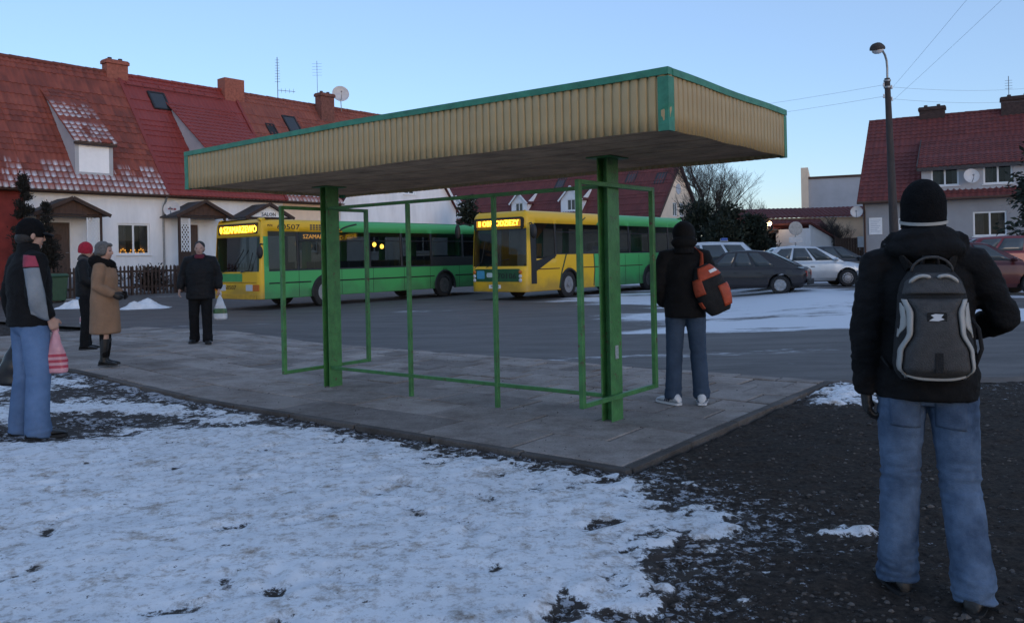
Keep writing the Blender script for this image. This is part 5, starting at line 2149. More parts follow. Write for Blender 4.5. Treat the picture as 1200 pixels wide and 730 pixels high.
# ------------------------------------------------------------------ city buses
def livery(name, front_x, top_x, low_x, slope, z_split, green=(0.07, 0.37, 0.115), yellow=(0.74, 0.44, 0.02)):
    """two paint colours split along the body in the bus's own frame"""
    m, nt, b = new_mat(name)
    tc = nt.nodes.new("ShaderNodeTexCoord")
    sp = nt.nodes.new("ShaderNodeSeparateXYZ")
    nt.links.new(tc.outputs["Object"], sp.inputs[0])

    def math_(op, a, b_=None, c=None):
        n = nt.nodes.new("ShaderNodeMath")
        n.operation = op
        for i, v in enumerate((a, b_, c)):
            if v is None:
                continue
            if isinstance(v, (int, float)):
                n.inputs[i].default_value = v
            else:
                nt.links.new(v, n.inputs[i])
        return n.outputs[0]

    x, z = sp.outputs[0], sp.outputs[2]
    front = math_('LESS_THAN', x, front_x)
    xs = math_('ADD', x, math_('MULTIPLY', math_('SUBTRACT', z, z_split), slope))
    up = math_('MULTIPLY', math_('GREATER_THAN', z, z_split), math_('LESS_THAN', xs, top_x))
    lo = math_('MULTIPLY', math_('LESS_THAN', z, z_split), math_('LESS_THAN', x, low_x))
    mask = math_('MAXIMUM', front, math_('MAXIMUM', up, lo))
    nz = nt.nodes.new("ShaderNodeTexNoise")
    nz.inputs["Scale"].default_value = 1.3
    nz.inputs["Detail"].default_value = 7
    nt.links.new(tc.outputs["Object"], nz.inputs["Vector"])
    # road dirt settles on the skirt: a band of grime with a ragged upper edge
    g = math_('MULTIPLY_ADD', z, -0.9, 0.78)
    g = math_('ADD', g, math_('MULTIPLY', math_('SUBTRACT', nz.outputs[0], 0.5), 1.3))
    cl = nt.nodes.new("ShaderNodeClamp")
    nt.links.new(g, cl.inputs[0])
    cl.inputs[1].default_value = 0.0
    cl.inputs[2].default_value = 0.45
    mx = nt.nodes.new("ShaderNodeMix")
    mx.data_type = 'RGBA'
    nt.links.new(mask, mx.inputs[0])
    mx.inputs[6].default_value = (*green, 1)
    mx.inputs[7].default_value = (*yellow, 1)
    m2 = nt.nodes.new("ShaderNodeMix")
    m2.data_type = 'RGBA'
    nt.links.new(cl.outputs[0], m2.inputs[0])
    nt.links.new(mx.outputs[2], m2.inputs[6])
    m2.inputs[7].default_value = (0.07, 0.065, 0.06, 1)
    nt.links.new(m2.outputs[2], b.inputs["Base Color"])
    b.inputs["Roughness"].default_value = 0.38
    b.inputs["Specular IOR Level"].default_value = 0.4
    return m


def bus(label, loc, rotz, L, W, zb, zt, rf, windows, front_win, black_zones, body_m, wheels, far_windows, tumble=0.22):
    root = thing("city_bus", label, "bus", loc, rotz, "yellow and green city buses")
    rr_ = 0.14
    A = L - rr_ - rf
    q = math.pi / 2
    S1 = A
    S2 = S1 + rf * q
    S3 = S2 + (W - 2 * rf)
    S4 = S3 + rf * q
    S5 = S4 + A
    S6 = S5 + rr_ * q
    S7 = S6 + (W - 2 * rr_)
    S8 = S7 + rr_ * q

    def P(s):
        if s <= S1:
            return (L - rr_ - s, 0, 0, -1)
        if s <= S2:
            a = (s - S1) / rf
            return (rf - rf * math.sin(a), rf - rf * math.cos(a), -math.sin(a), -math.cos(a))
        if s <= S3:
            return (0, rf + s - S2, -1, 0)
        if s <= S4:
            a = (s - S3) / rf
            return (rf - rf * math.cos(a), W - rf + rf * math.sin(a), -math.cos(a), math.sin(a))
        if s <= S5:
            return (rf + s - S4, W, 0, 1)
        if s <= S6:
            a = (s - S5) / rr_
            return (L - rr_ + rr_ * math.sin(a), W - rr_ + rr_ * math.cos(a), math.sin(a), math.cos(a))
        if s <= S7:
            return (L, W - rr_ - (s - S6), 1, 0)
        a = (s - S7) / rr_
        return (L - rr_ + rr_ * math.cos(a), rr_ - rr_ * math.sin(a), math.cos(a), -math.sin(a))

    def inset(z):
        zr = zt - tumble
        i = 0.0
        if z > 1.3:
            i += 0.03 * (z - 1.3)
        if z > zr:
            f = min(1, (z - zr) / tumble)
            i += 0.26 * (1 - math.sqrt(max(0, 1 - f * f)))
        return i

    def pt(s, z, off=0.0):
        x, y, nx, ny = P(s)
        i = inset(z) - off
        # windscreen leans back a little
        lean = 0.0
        if S1 < s < S4 and z > 1.1:
            lean = 0.05 * (z - 1.1)
        return (x - nx * i - (lean * nx if nx < 0 else 0), y - ny * i, z)

    sx = lambda x: max(0, L - rr_ - x)
    fx = lambda x: S4 + (x - rf)
    wins = [(sx(b), sx(a), z0, z1) for a, b, z0, z1 in windows]
    fw = [(S2 + a - rf if a >= rf else S1 + (a / rf) * rf * q, S2 + b - rf if b <= W - rf else S3 + (b - (W - rf)) / rf * rf * q, z0, z1) for a, b, z0, z1 in front_win]
    farw = [(fx(a), fx(b), z0, z1) for a, b, z0, z1 in far_windows]
    rear = [(S6 + 0.15, S7 - 0.15, 1.55, 2.45)]
    allw = wins + fw + farw + rear
    RW = 0.48
    AR = 0.56
    sl = set(np.linspace(0, S1, 50)) | set(np.linspace(S1, S2, 8)) | set(np.linspace(S2, S3, 12)) | set(np.linspace(S3, S4, 8)) | set(np.linspace(S4, S5, 30)) | set(np.linspace(S5, S6, 5)) | set(np.linspace(S6, S7, 6)) | set(np.linspace(S7, S8, 5))
    zl = set(np.linspace(zb, zt - tumble, 12)) | set(zt - tumble + tumble * np.sin(np.linspace(0, math.pi / 2, 7)))
    for a, b, z0, z1 in allw:
        sl |= {a, b}
        zl |= {z0, z1}
    for wx in wheels:
        sl |= set(np.linspace(sx(wx + AR), sx(wx - AR), 30))
        sl |= set(np.linspace(fx(wx - AR), fx(wx + AR), 16))
    zl |= set(np.linspace(zb, 0.46 + AR, 20))

    def clean(v, e):
        v = sorted(v)
        out = [v[0]]
        for k in v[1:]:
            if k - out[-1] > e:
                out.append(k)
        return out

    sl, zl = clean(sl, 1e-4), clean(zl, 1e-4)
    bz = [(sx(b), sx(a), z0, z1) for a, b, z0, z1 in black_zones]
    idx = {}
    mb = MB()

    def vid(i, j):
        i2 = i if i < len(sl) - 1 else 0
        if (i2, j) not in idx:
            idx[(i2, j)] = len(mb.v)
            mb.v.append(pt(sl[i2], zl[j]))
        return idx[(i2, j)]

    for i in range(len(sl) - 1):
        for j in range(len(zl) - 1):
            s, z = (sl[i] + sl[i + 1]) / 2, (zl[j] + zl[j + 1]) / 2
            if any(a < s < b and c < z < d for a, b, c, d in allw):
                continue
            x = P(s)[0]
            if (s < S1 or S4 < s < S5) and any((x - wx) ** 2 + (z - 0.46) ** 2 < AR * AR for wx in wheels):
                continue
            black = any(a < s < b and c < z < d for a, b, c, d in bz)
            mb.f.append((vid(i, j), vid(i, j + 1), vid(i + 1, j + 1), vid(i + 1, j)))
            mb.mi.append(1 if black else 0)
    top = [vid(i, len(zl) - 1) for i in range(len(sl) - 1)]
    mb.f.append(tuple(reversed(top)))
    mb.mi.append(0)
    body = mb.build("body", [body_m, "black_trim"], root, smooth=40)
    so = body.modifiers.new("solid", 'SOLIDIFY')
    so.thickness = 0.04
    so.offset = -1

    def pane(w, name, m="bus_glass", off=-0.012, par=root):
        a, b, z0, z1 = w
        n = max(2, int((b - a) / 0.12))
        g = MB()
        nz_ = 6
        for i in range(n + 1):
            for j in range(nz_ + 1):
                g.v.append(pt(a + (b - a) * i / n, z0 + (z1 - z0) * j / nz_, off))
        for i in range(n):
            for j in range(nz_):
                k = i * (nz_ + 1) + j
                g.f.append((k, k + nz_ + 1, k + nz_ + 2, k + 1))
                g.mi.append(0)
        return g.build(name, m, par, smooth=180)

    def strip(pts, r, name, m, par=root):
        g = MB()
        g.tube(pts, r, 6)
        return g.build(name, m, par, smooth=50)

    for w in wins:
        o = pane(w, "window")
        a, b, z0, z1 = w
        if b - a > 1.2 and z1 - z0 > 0.8:
            strip([pt(a, z1 - 0.30, 0.0), pt((a + b) / 2, z1 - 0.30, 0.0), pt(b, z1 - 0.30, 0.0)], 0.016, "transom", "black_trim", o)
    for w in fw:
        pane(w, "windscreen")
    for w in farw + rear:
        pane(w, "window")
    # seals round the wheel arches, floor, seats
    for k, wx in enumerate(wheels):
        ps = [(wx + AR * math.cos(a), -0.006, 0.46 + AR * math.sin(a)) for a in np.linspace(-0.22, math.pi + 0.22, 26)]
        strip(ps, 0.045, "wheel_arch", "black_trim")
        for y in (0.16, W - 0.16):
            s = -1 if y < 1 else 1
            T = basis((wx, y - s * 0.14, 0.47), (1, 0, 0) if s < 0 else (-1, 0, 0), (0, 0, 1))
            t = MB()
            t.lathe([(0.28, 0.0), (0.42, 0.0), (RW, 0.06), (RW, 0.24), (0.42, 0.28), (0.31, 0.285), (0.29, 0.25), (0.28, 0.20)], 36, T=T)
            wo_ = t.build("wheel", "rubber", root, smooth=40)
            rm = MB()
            dish_ = [(0.295, 0.26), (0.27, 0.20), (0.20, 0.19), (0.17, 0.245), (0.09, 0.26), (0.085, 0.30), (0.01, 0.305)] if k == 0 else [(0.295, 0.25), (0.26, 0.12), (0.19, 0.10), (0.15, 0.13), (0.14, 0.24), (0.01, 0.25)]
            rm.lathe(dish_, 30, T=T)
            for n in range(10):
                a = 2 * math.pi * n / 10
                rm.lathe([(0.014, 0.0), (0.014, 0.03), (0.006, 0.032)], 6, T=T @ Matrix.Translation((0.13 * math.cos(a), 0.13 * math.sin(a), 0.255 if k == 0 else 0.13)))
            rm.build("rim", "rim_metal" if k == 0 else "steel_rim", wo_, smooth=40)
    f = MB()
    f.box(0.25, 0.08, zb + 0.04, L - 0.12, W - 0.08, zb + 0.07)
    for wx in wheels:
        f.box(wx - 0.62, 0.10, zb + 0.072, wx + 0.62, 0.55, 1.12)
        f.box(wx - 0.62, W - 0.55, zb + 0.072, wx + 0.62, W - 0.10, 1.12)
    f.box(0.28, 0.10, zb + 0.072, 0.55, W - 0.1, 1.0)
    f.build("floor", "dark_interior", root)
    st = MB()
    xs = [1.2] + [3.5 + 0.95 * k for k in range(int((L - 4.2) / 0.95))]
    for x in xs:
        for y in ((0.35,) if x < 2 else (0.32, 0.78, W - 0.78, W - 0.32)):
            st.box(x - 0.2, y - 0.21, 0.85, x + 0.22, y + 0.21, 0.95)
            st.box(x + 0.20, y - 0.21, 0.9, x + 0.28, y + 0.21, 1.62 if x > 7.5 else 1.48)
    st.build("seats", "seat_cloth", root, bevel=0.03)
    return root, pt, strip, pane, sx, S1, S2


def bus_loc(px, py):
    return (px, py, gz1(px, py))


def seams(par, pt, sx, xs, z0, z1):
    b = MB()
    for x in xs:
        b.tube([pt(sx(x), z0, 0.001), pt(sx(x), (z0 + z1) / 2, 0.001), pt(sx(x), z1, 0.001)], 0.007, 5)
    b.build("panel_seam", "black_trim", par)


# left bus
TH1 = R(90 - 37.2)
w1 = [(0.35, 1.45, 1.25, 2.46), (1.55, 2.95, 1.25, 2.46), (3.05, 4.55, 1.25, 2.46), (4.65, 6.15, 1.25, 2.46), (6.25, 7.75, 1.25, 2.46), (7.85, 9.6, 1.56, 2.46), (9.7, 11.5, 1.56, 2.46)]
far1 = [(0.5, 1.7, 0.55, 2.4), (2.0, 3.6, 1.25, 2.4), (4.0, 5.4, 0.55, 2.4), (5.7, 7.4, 1.25, 2.4), (7.7, 9.2, 0.55, 2.4), (9.5, 11.5, 1.5, 2.4)]
b1, pt1, strip1, pane1, sx1, S1a, S1b = bus(
    "left green and yellow city bus with amber destination board, number 60507", bus_loc(-7.805, 25.3), TH1, 12.0, 2.5, 0.34, 2.86, 0.16,
    w1, [(0.10, 2.40, 1.20, 2.30)], [(0.30, 11.6, 1.21, 2.50)], livery("livery_left", 0.17, 3.6, 0.0, 1.2, 2.3), (2.6, 8.55), far1)
rm_ = MB()
rm_.tube([pt1(sx1(0.35), 0.83, 0.003), pt1(sx1(1.98), 0.83, 0.003)], 0.022, 6)
rm_.tube([pt1(sx1(3.22), 0.83, 0.003), pt1(sx1(7.93), 0.83, 0.003)], 0.022, 6)
rm_.tube([pt1(sx1(9.17), 0.83, 0.003), pt1(sx1(11.8), 0.83, 0.003)], 0.022, 6)
rm_.build("rub_strip", "black_trim", b1)
sw = MB()
for o_ in (0.0,):
    ps = [pt1(sx1(4.05 - 0.75 * (1 - (1 - t) ** 2)), 2.74 - 0.24 * t, 0.004) for t in np.linspace(0, 1, 8)]
    sw.tube(ps, 0.03, 6)
ps = [pt1(sx1(3.05 + 0.22 * t), 2.74 - 0.24 * t, 0.004) for t in np.linspace(0, 1, 5)]
sw.tube(ps, 0.02, 6)
sw.build("stripe", "black_trim", b1)
seams(b1, pt1, sx1, (1.5, 3.3, 4.75, 6.3, 7.7, 9.4, 10.6), 0.36, 1.2)
TF1 = lambda y, z, d=0.004: basis((-d + 0.03 * max(0, z - 1.3) + 0.05 * max(0, z - 1.1), y, z), (0, -1, 0), (0, 0, 1))
TS1 = lambda x, z, d=0.004: basis((x, -d + 0.03 * max(0, z - 1.3), z), (1, 0, 0), (0, 0, 1))
d = MB()
d.plate(rrect(-1.05, -0.19, 1.05, 0.20, 0.04), [], 0.05, TF1(1.25, 2.535, 0.012))
dp = d.build("display_housing", mat("display_brown", (0.07, 0.035, 0.006), 0.4), b1)
put_text("display_text", "0 SZAMARZEWO", 0.30, TF1(1.22, 2.535, 0.016), "amber_led", dp, sx=0.86)
g = MB()
g.plate(rrect(-0.92, -0.125, 0.86, 0.125, 0.03), [], 0.002, TF1(1.24, 2.535, 0.0135))
g.build("display_glow", emit("amber_field", (1.0, 0.40, 0.01), 0.13), dp)
put_text("fleet_number", "60507", 0.24, TS1(1.15, 2.60, 0.003), "black_trim", b1, sx=1.5)
put_text("operator_mark", "MZK", 0.10, TS1(0.45, 2.64, 0.003), "black_trim", b1)
cr = MB()
for k in range(4):
    for j in range(3):
        cr.plate(rrect(k * 0.12 - 0.24, j * 0.07 - 0.11, k * 0.12 - 0.15, j * 0.07 - 0.06), [], 0.002, TS1(2.25, 2.62, 0.003))
cr.build("advert_mark", "shingle", b1)
sdp = MB()
sdp.plate(rrect(-0.6, -0.12, 0.6, 0.12), [], 0.04, basis((2.25, 0.10, 2.30), (1, 0, 0), (0, 0, 1)))
so_ = sdp.build("side_display", "display_box", b1)
put_text("side_display_text", "SZAMARZ", 0.2, basis((2.25, 0.097, 2.30), (1, 0, 0), (0, 0, 1)), "amber_dim", so_, sx=1.1)
lm = MB()
for x, z in ((4.95, 1.98), (5.25, 1.97), (5.62, 1.90)):
    lm.ell((x, 0.45, z + 0.08), (0.07, 0.07, 0.085), 10, 8)
lm.build("saloon_lamp", "amber_lamp", b1, smooth=180)
fr = MB()
fr.plate(rrect(-1.05, -0.13, 0.35, 0.13, 0.03), [], 0.01, TF1(1.25, 1.02, 0.004))
fr.build("front_panel", mat("bus_green", (0.06, 0.32, 0.10), 0.4, 0.1, 3), b1)
put_text("fleet_number", "60507", 0.19, TF1(1.55, 0.70, 0.004), "black_trim", b1, sx=1.3)
for yy in (0.42, 2.08):
    h = MB()
    h.plate(rrect(-0.17, -0.10, 0.17, 0.10, 0.03), [], 0.03, TF1(yy + (0.12 if yy < 1 else -0.12), 0.70, 0.012))
    h.build("headlight", "lens_clear", b1, bevel=0.008)
    h = MB()
    h.plate(rrect(-0.15, -0.10, 0.15, 0.10, 0.03), [], 0.03, TF1(yy - (0.22 if yy < 1 else -0.22), 0.70, 0.012))
    h.build("turn_signal", "lens_orange", b1, bevel=0.008)
bm = MB()
bm.box(-0.03, 0.2, 0.34, -0.004, 2.3, 0.50)
bm.box(-0.028, 0.15, 0.86, -0.004, 2.35, 0.885)
bm.build("bumper", mat("bumper_yellow", (0.50, 0.28, 0.02), 0.5, 0.2, 4), b1, bevel=0.01)
wp = MB()
wp.tube([(-0.05, 1.9, 1.18), (-0.035, 1.3, 1.32), (-0.02, 0.75, 1.9)], 0.014, 6)
wp.tube([(-0.05, 0.9, 1.18), (-0.04, 0.5, 1.25), (-0.03, 0.28, 1.8)], 0.014, 6)
wp.build("wiper", "black_trim", b1)


def mirror(par, base, end, size):
    m_ = MB()
    base, end = Vector(base), Vector(end)
    m_.tube([base, base.lerp(end, 0.5) + Vector((-0.02, 0, 0.05)), end], 0.022, 8)
    m_.ell(end - Vector((0, 0, size[2] * 0.9)), size, 14, 10)
    m_.build("mirror", "black_trim", par, smooth=180)


mirror(b1, (0.12, -0.02, 2.05), (-0.12, -0.20, 1.98), (0.09, 0.11, 0.20))

# right bus
TH2 = R(90 - 38.0)
w2 = [(0.62, 1.75, 1.42, 2.64), (1.85, 3.5, 1.58, 2.64), (3.6, 5.2, 1.58, 2.64), (5.3, 6.9, 1.58, 2.64), (7.0, 8.6, 1.58, 2.64), (8.7, 10.3, 1.58, 2.64), (10.4, 11.6, 1.58, 2.64)]
far2 = [(0.5, 1.8, 0.6, 2.6), (2.2, 4.0, 1.58, 2.6), (4.4, 5.8, 0.6, 2.6), (6.2, 8.6, 1.58, 2.6), (9.0, 11.4, 1.58, 2.6)]
b2, pt2, strip2, pane2, sx2, S2a, S2b = bus(
    "right city bus with rounded yellow front, green rear and amber destination board", bus_loc(0.4585, 27.5), TH2, 12.0, 2.5, 0.30, 3.08, 0.30,
    w2, [(0.12, 2.38, 1.18, 2.46)], [(0.42, 11.75, 1.53, 2.68), (0.36, 0.62, 0.55, 2.6), (0.62, 1.80, 1.35, 1.6)],
    livery("livery_right", 0.26, 3.75, 4.30, -1.2, 2.0), (2.6, 8.6), far2, 0.26)
seams(b2, pt2, sx2, (5.2, 6.6, 7.7, 9.5, 10.8), 0.32, 1.5)
TF2 = lambda y, z, d=0.004: basis((-d + 0.03 * max(0, z - 1.3) + 0.05 * max(0, z - 1.1), y, z), (0, -1, 0), (0, 0, 1))
TS2 = lambda x, z, d=0.004: basis((x, -d + 0.03 * max(0, z - 1.3), z), (1, 0, 0), (0, 0, 1))
sl_ = MB()
sl_.plate([(0.62, 1.0), (0.62, 1.36), (1.80, 1.56), (1.80, 1.50)][::-1], [], 0.006, TS2(0, 0, 0.004))
sl_.build("window_skirt", "black_trim", b2)
rm_ = MB()
for a, b in ((0.70, 1.98), (3.22, 7.98), (9.22, 11.8)):
    rm_.tube([pt2(sx2(a), 1.06, 0.003), pt2(sx2(b), 1.06, 0.003)], 0.017, 6)
rm_.build("rub_strip", mat("rub_brown", (0.05, 0.02, 0.01), 0.6), b2)
sw = MB()
sw.tube([pt2(sx2(1.95), 0.36, 0.004), pt2(sx2(2.12), 0.95, 0.004), pt2(sx2(2.42), 1.55, 0.004)], 0.028, 6)
sw.tube([pt2(sx2(4.22), 0.36, 0.004), pt2(sx2(4.30), 0.95, 0.004), pt2(sx2(4.26), 1.55, 0.004)], 0.022, 6)
sw.tube([pt2(sx2(3.45), 2.72, 0.004), pt2(sx2(3.80), 2.90, 0.004)], 0.022, 6)
sw.build("stripe", mat("stripe_green", (0.015, 0.05, 0.02), 0.5), b2)
d = MB()
d.plate(rrect(-1.1, -0.22, 1.1, 0.20, 0.10), [], 0.05, TF2(1.25, 2.655, 0.012))
dp = d.build("display_housing", "display_box", b2)
put_text("display_text", "8 OBR. ODZIEZY", 0.26, TF2(1.25, 2.655, 0.016), "amber_led", dp, sx=0.92)
g = MB()
g.plate(rrect(-0.98, -0.12, 0.98, 0.12, 0.03), [], 0.002, TF2(1.25, 2.655, 0.0135))
g.build("display_glow", emit("amber_field_dim", (1.0, 0.40, 0.02), 0.10), dp)
fr = MB()
fr.plate(rrect(-1.0, -0.22, 1.0, 0.22, 0.06), [], 0.012, TF2(1.25, 0.87, 0.006))
fp = fr.build("front_panel", mat("panel_green", (0.018, 0.085, 0.035), 0.4, 0.2, 3), b2)
put_text("fleet_number", "70106", 0.27, TF2(0.82, 0.84, 0.010), "black_trim", fp, sx=1.25)
s_ = MB()
s_.plate(rrect(-0.17, -0.15, 0.17, 0.13, 0.02), [], 0.004, TF2(1.98, 0.90, 0.012))
s_.build("sticker", mat("sticker_blue", (0.06, 0.28, 0.45), 0.5), fp)
s_ = MB()
s_.plate(rrect(-0.13, -0.08, 0.13, 0.08, 0.05), [], 0.004, TF2(1.58, 0.88, 0.012))
s_.build("sticker", mat("sticker_pale", (0.45, 0.55, 0.55), 0.5), fp)
pl = MB()
pl.plate(rrect(-0.26, -0.06, 0.26, 0.06), [], 0.01, TF2(1.35, 0.48, 0.02))
po_ = pl.build("licence_plate", "white_paint", b2)
put_text("plate_text", "PN 3058", 0.1, TF2(1.35, 0.48, 0.023), "black_trim", po_, sx=1.0)
for yy, s in ((0.24, 1), (2.26, -1)):
    for z in (0.98, 0.84, 0.70):
        h = MB()
        h.lathe([(0.062, -0.03), (0.062, 0.0), (0.045, 0.012), (0.004, 0.016)], 16, T=TF2(yy, z, 0.02 - (0.0 if z > 2 else 0.0)))
        h.build("headlight", "lens_clear" if z < 0.95 else "lens_orange", b2, smooth=50)
pa = MB()
pa.plate(rrect(-0.13, -0.16, 0.13, 0.16), [], 0.003, basis((6.05, 0.045, 2.2), (1, 0, 0), (0, 0, 1)))
pa.build("window_notice", mat("notice_teal", (0.30, 0.55, 0.52), 0.7), b2)
wp = MB()
wp.tube([(-0.05, 1.7, 1.14), (-0.035, 1.2, 1.34), (-0.02, 0.7, 1.42)], 0.014, 6)
wp.tube([(-0.05, 2.2, 1.14), (-0.04, 1.9, 1.35), (-0.03, 1.72, 2.1)], 0.014, 6)
wp.build("wiper", "black_trim", b2)
mirror(b2, (0.22, -0.02, 2.62), (0.12, -0.26, 2.55), (0.10, 0.13, 0.24))
mirror(b2, (0.20, 2.52, 2.62), (-0.12, 2.92, 2.66), (0.09, 0.11, 0.26))
put_text("operator_mark", "KOMUNIKACJA", 0.13, TS2(1.6, 2.76, -0.02), "shingle", b2)


# ------------------------------------------------------------------ parked cars
def car(name, label, loc, rotz, L, W, st, gh, wheels, paint, cuts, rw=0.31, rim='rim_metal', spokes=8, tail='lens_red', group="cars parked across the yard", hub_style='spoke', trim_line=True):
    """st: stations (x, z_bottom, z_deck, half_width); gh: rear base/top and front top/base x, belt z rear/front, roof z; cuts: pillar positions"""
    root = thing(name, label, "car", loc, rotz, group)
    mb = MB()
    rings = []
    ar = rw + 0.055
    xs = set(np.linspace(st[0][0], st[-1][0], 46)) | {q[0] for q in st}
    for wx in wheels:
        xs |= {wx + ar * math.cos(a) for a in np.linspace(0, math.pi, 19)}
    for x in sorted(xs):
        for p, q in zip(st[:-1], st[1:]):
            if p[0] <= x <= q[0] + 1e-9:
                f = (x - p[0]) / (q[0] - p[0])
                zb_, zd, hw = [p[k] + (q[k] - p[k]) * f for k in (1, 2, 3)]
                break
        zl_ = zb_
        for wx in wheels:
            if abs(x - wx) <= ar + 1e-9:
                zl_ = max(zl_, rw + math.sqrt(max(0, ar * ar - (x - wx) ** 2)))
        zmid = (zb_ + zd) / 2 + 0.05
        half = [(hw * 0.86, zl_), (hw * 0.97, max(zb_ + 0.10, zl_ + 0.004)), (hw, max(zb_ + 0.28, zl_ + 0.008)), (hw, max(zmid, zl_ + 0.012)), (hw * 0.975, zd - 0.10), (hw * 0.90, zd - 0.025), (hw * 0.6, zd), (hw * 0.25, zd + 0.012)]
        rings.append([(x, y, z) for y, z in half] + [(x, -y, z) for y, z in reversed(half)])
    mb.loft(rings, True)
    me = mb.mesh("body")
    bm = bmesh.new()
    bm.from_mesh(me)
    bmesh.ops.recalc_face_normals(bm, faces=bm.faces)
    bm.to_mesh(me)
    bm.free()
    link("body", me, paint, root, smooth=32)
    under = MB()
    under.box(st[0][0] + 0.25, -W / 2 + 0.28, 0.2, st[-1][0] - 0.25, W / 2 - 0.28, 0.55)
    under.build("underbody", "black_trim", root)
    rb, rt, ft, fb, zr_, zf_, zt_ = gh
    wb, wt = W / 2 * 0.90, W / 2 * 0.70

    def gp(f, v, side):
        # f 0..1 rear to front, v 0..1 belt to roof
        xb = rb + (fb - rb) * f
        xt = rt + (ft - rt) * f
        zb_ = zr_ + (zf_ - zr_) * f - 0.03
        bulge = 0.03 * math.sin(math.pi * v)
        y = wb + (wt - wb) * v + bulge
        crown = 0.035 * (1 - (2 * f - 1) ** 2) * v
        return Vector((xb + (xt - xb) * v, side * y, zb_ + (zt_ - zb_) * v + crown))

    g = MB()
    n = 12
    rows = []
    for v in (0, 0.33, 0.66, 0.92, 1.0):
        ring = []
        for k in range(n + 1):
            p = gp(k / n, v, 1)
            if v == 1.0:
                p.y *= 0.93
            ring.append(p)
        for j in range(1, 6):
            p = gp(1, v, 1).lerp(gp(1, v, -1), j / 6)
            p.x += 0.10 * (1 - (2 * j / 6 - 1) ** 2) * (1 - v * 0.5)
            ring.append(p)
        for k in range(n + 1):
            p = gp(1 - k / n, v, -1)
            if v == 1.0:
                p.y *= 0.93
            ring.append(p)
        for j in range(1, 6):
            p = gp(0, v, -1).lerp(gp(0, v, 1), j / 6)
            p.x -= 0.06 * (1 - (2 * j / 6 - 1) ** 2)
            ring.append(p)
        rows.append(ring)
    g.loft(rows, False)
    top = len(g.v) - len(rows[0])
    c = Vector((0.5 * (rt + ft), 0, zt_ + 0.06))
    g.v.append(tuple(c))
    for k in range(len(rows[0])):
        g.f.append((top + k, top + (k + 1) % len(rows[0]), len(g.v) - 1))
        g.mi.append(0)
    g.build("cabin", paint, root, smooth=40)

    def quad_pane(pts, name, push):
        q = MB()
        vs_ = []
        for v in np.linspace(0, 1, 4):
            for f in np.linspace(0, 1, 5):
                a = pts[0].lerp(pts[1], f)
                b = pts[3].lerp(pts[2], f)
                vs_.append(a.lerp(b, v) + push(f, v))
        fs = []
        for j in range(3):
            for i in range(4):
                k = j * 5 + i
                fs.append((k, k + 1, k + 6, k + 5))
        q.add(vs_, fs)
        o = q.build(name, "car_glass", root, smooth=180)
        s = o.modifiers.new("s", 'SOLIDIFY')
        s.thickness = 0.012
        s.offset = 0
        return o

    for side in (1, -1):
        for a, b in zip(cuts[:-1], cuts[1:]):
            fa, fb_ = a + 0.018, b - 0.018
            pts = [gp(fa, 0.12, side), gp(fb_, 0.12, side), gp(min(fb_, 0.97), 0.86, side), gp(max(fa, 0.03), 0.86, side)]
            quad_pane(pts, "side_window", lambda f, v, s=side: Vector((0, s * (0.010 + 0.028 * math.sin(math.pi * (0.12 + 0.74 * v))), 0.01)) - Vector((0, s * (0.03 * (math.sin(math.pi * 0.12) * (1 - v) + math.sin(math.pi * 0.86) * v)), 0)))
    ws = [gp(1, 0.08, -1).lerp(gp(1, 0.08, 1), 0.06), gp(1, 0.08, -1).lerp(gp(1, 0.08, 1), 0.94), gp(1, 0.90, -1).lerp(gp(1, 0.90, 1), 0.93), gp(1, 0.90, -1).lerp(gp(1, 0.90, 1), 0.07)]
    quad_pane(ws, "windscreen", lambda f, v: Vector((0.012 + 0.10 * (1 - (2 * (0.06 + 0.88 * f) - 1) ** 2) * (1 - (0.08 + 0.82 * v) * 0.5), 0, 0.012)))
    rw_ = [gp(0, 0.12, 1).lerp(gp(0, 0.12, -1), 0.09), gp(0, 0.12, 1).lerp(gp(0, 0.12, -1), 0.91), gp(0, 0.88, 1).lerp(gp(0, 0.88, -1), 0.90), gp(0, 0.88, 1).lerp(gp(0, 0.88, -1), 0.10)]
    quad_pane(rw_, "rear_window", lambda f, v: Vector((-0.012 - 0.06 * (1 - (2 * (0.09 + 0.82 * f) - 1) ** 2), 0, 0.012)))
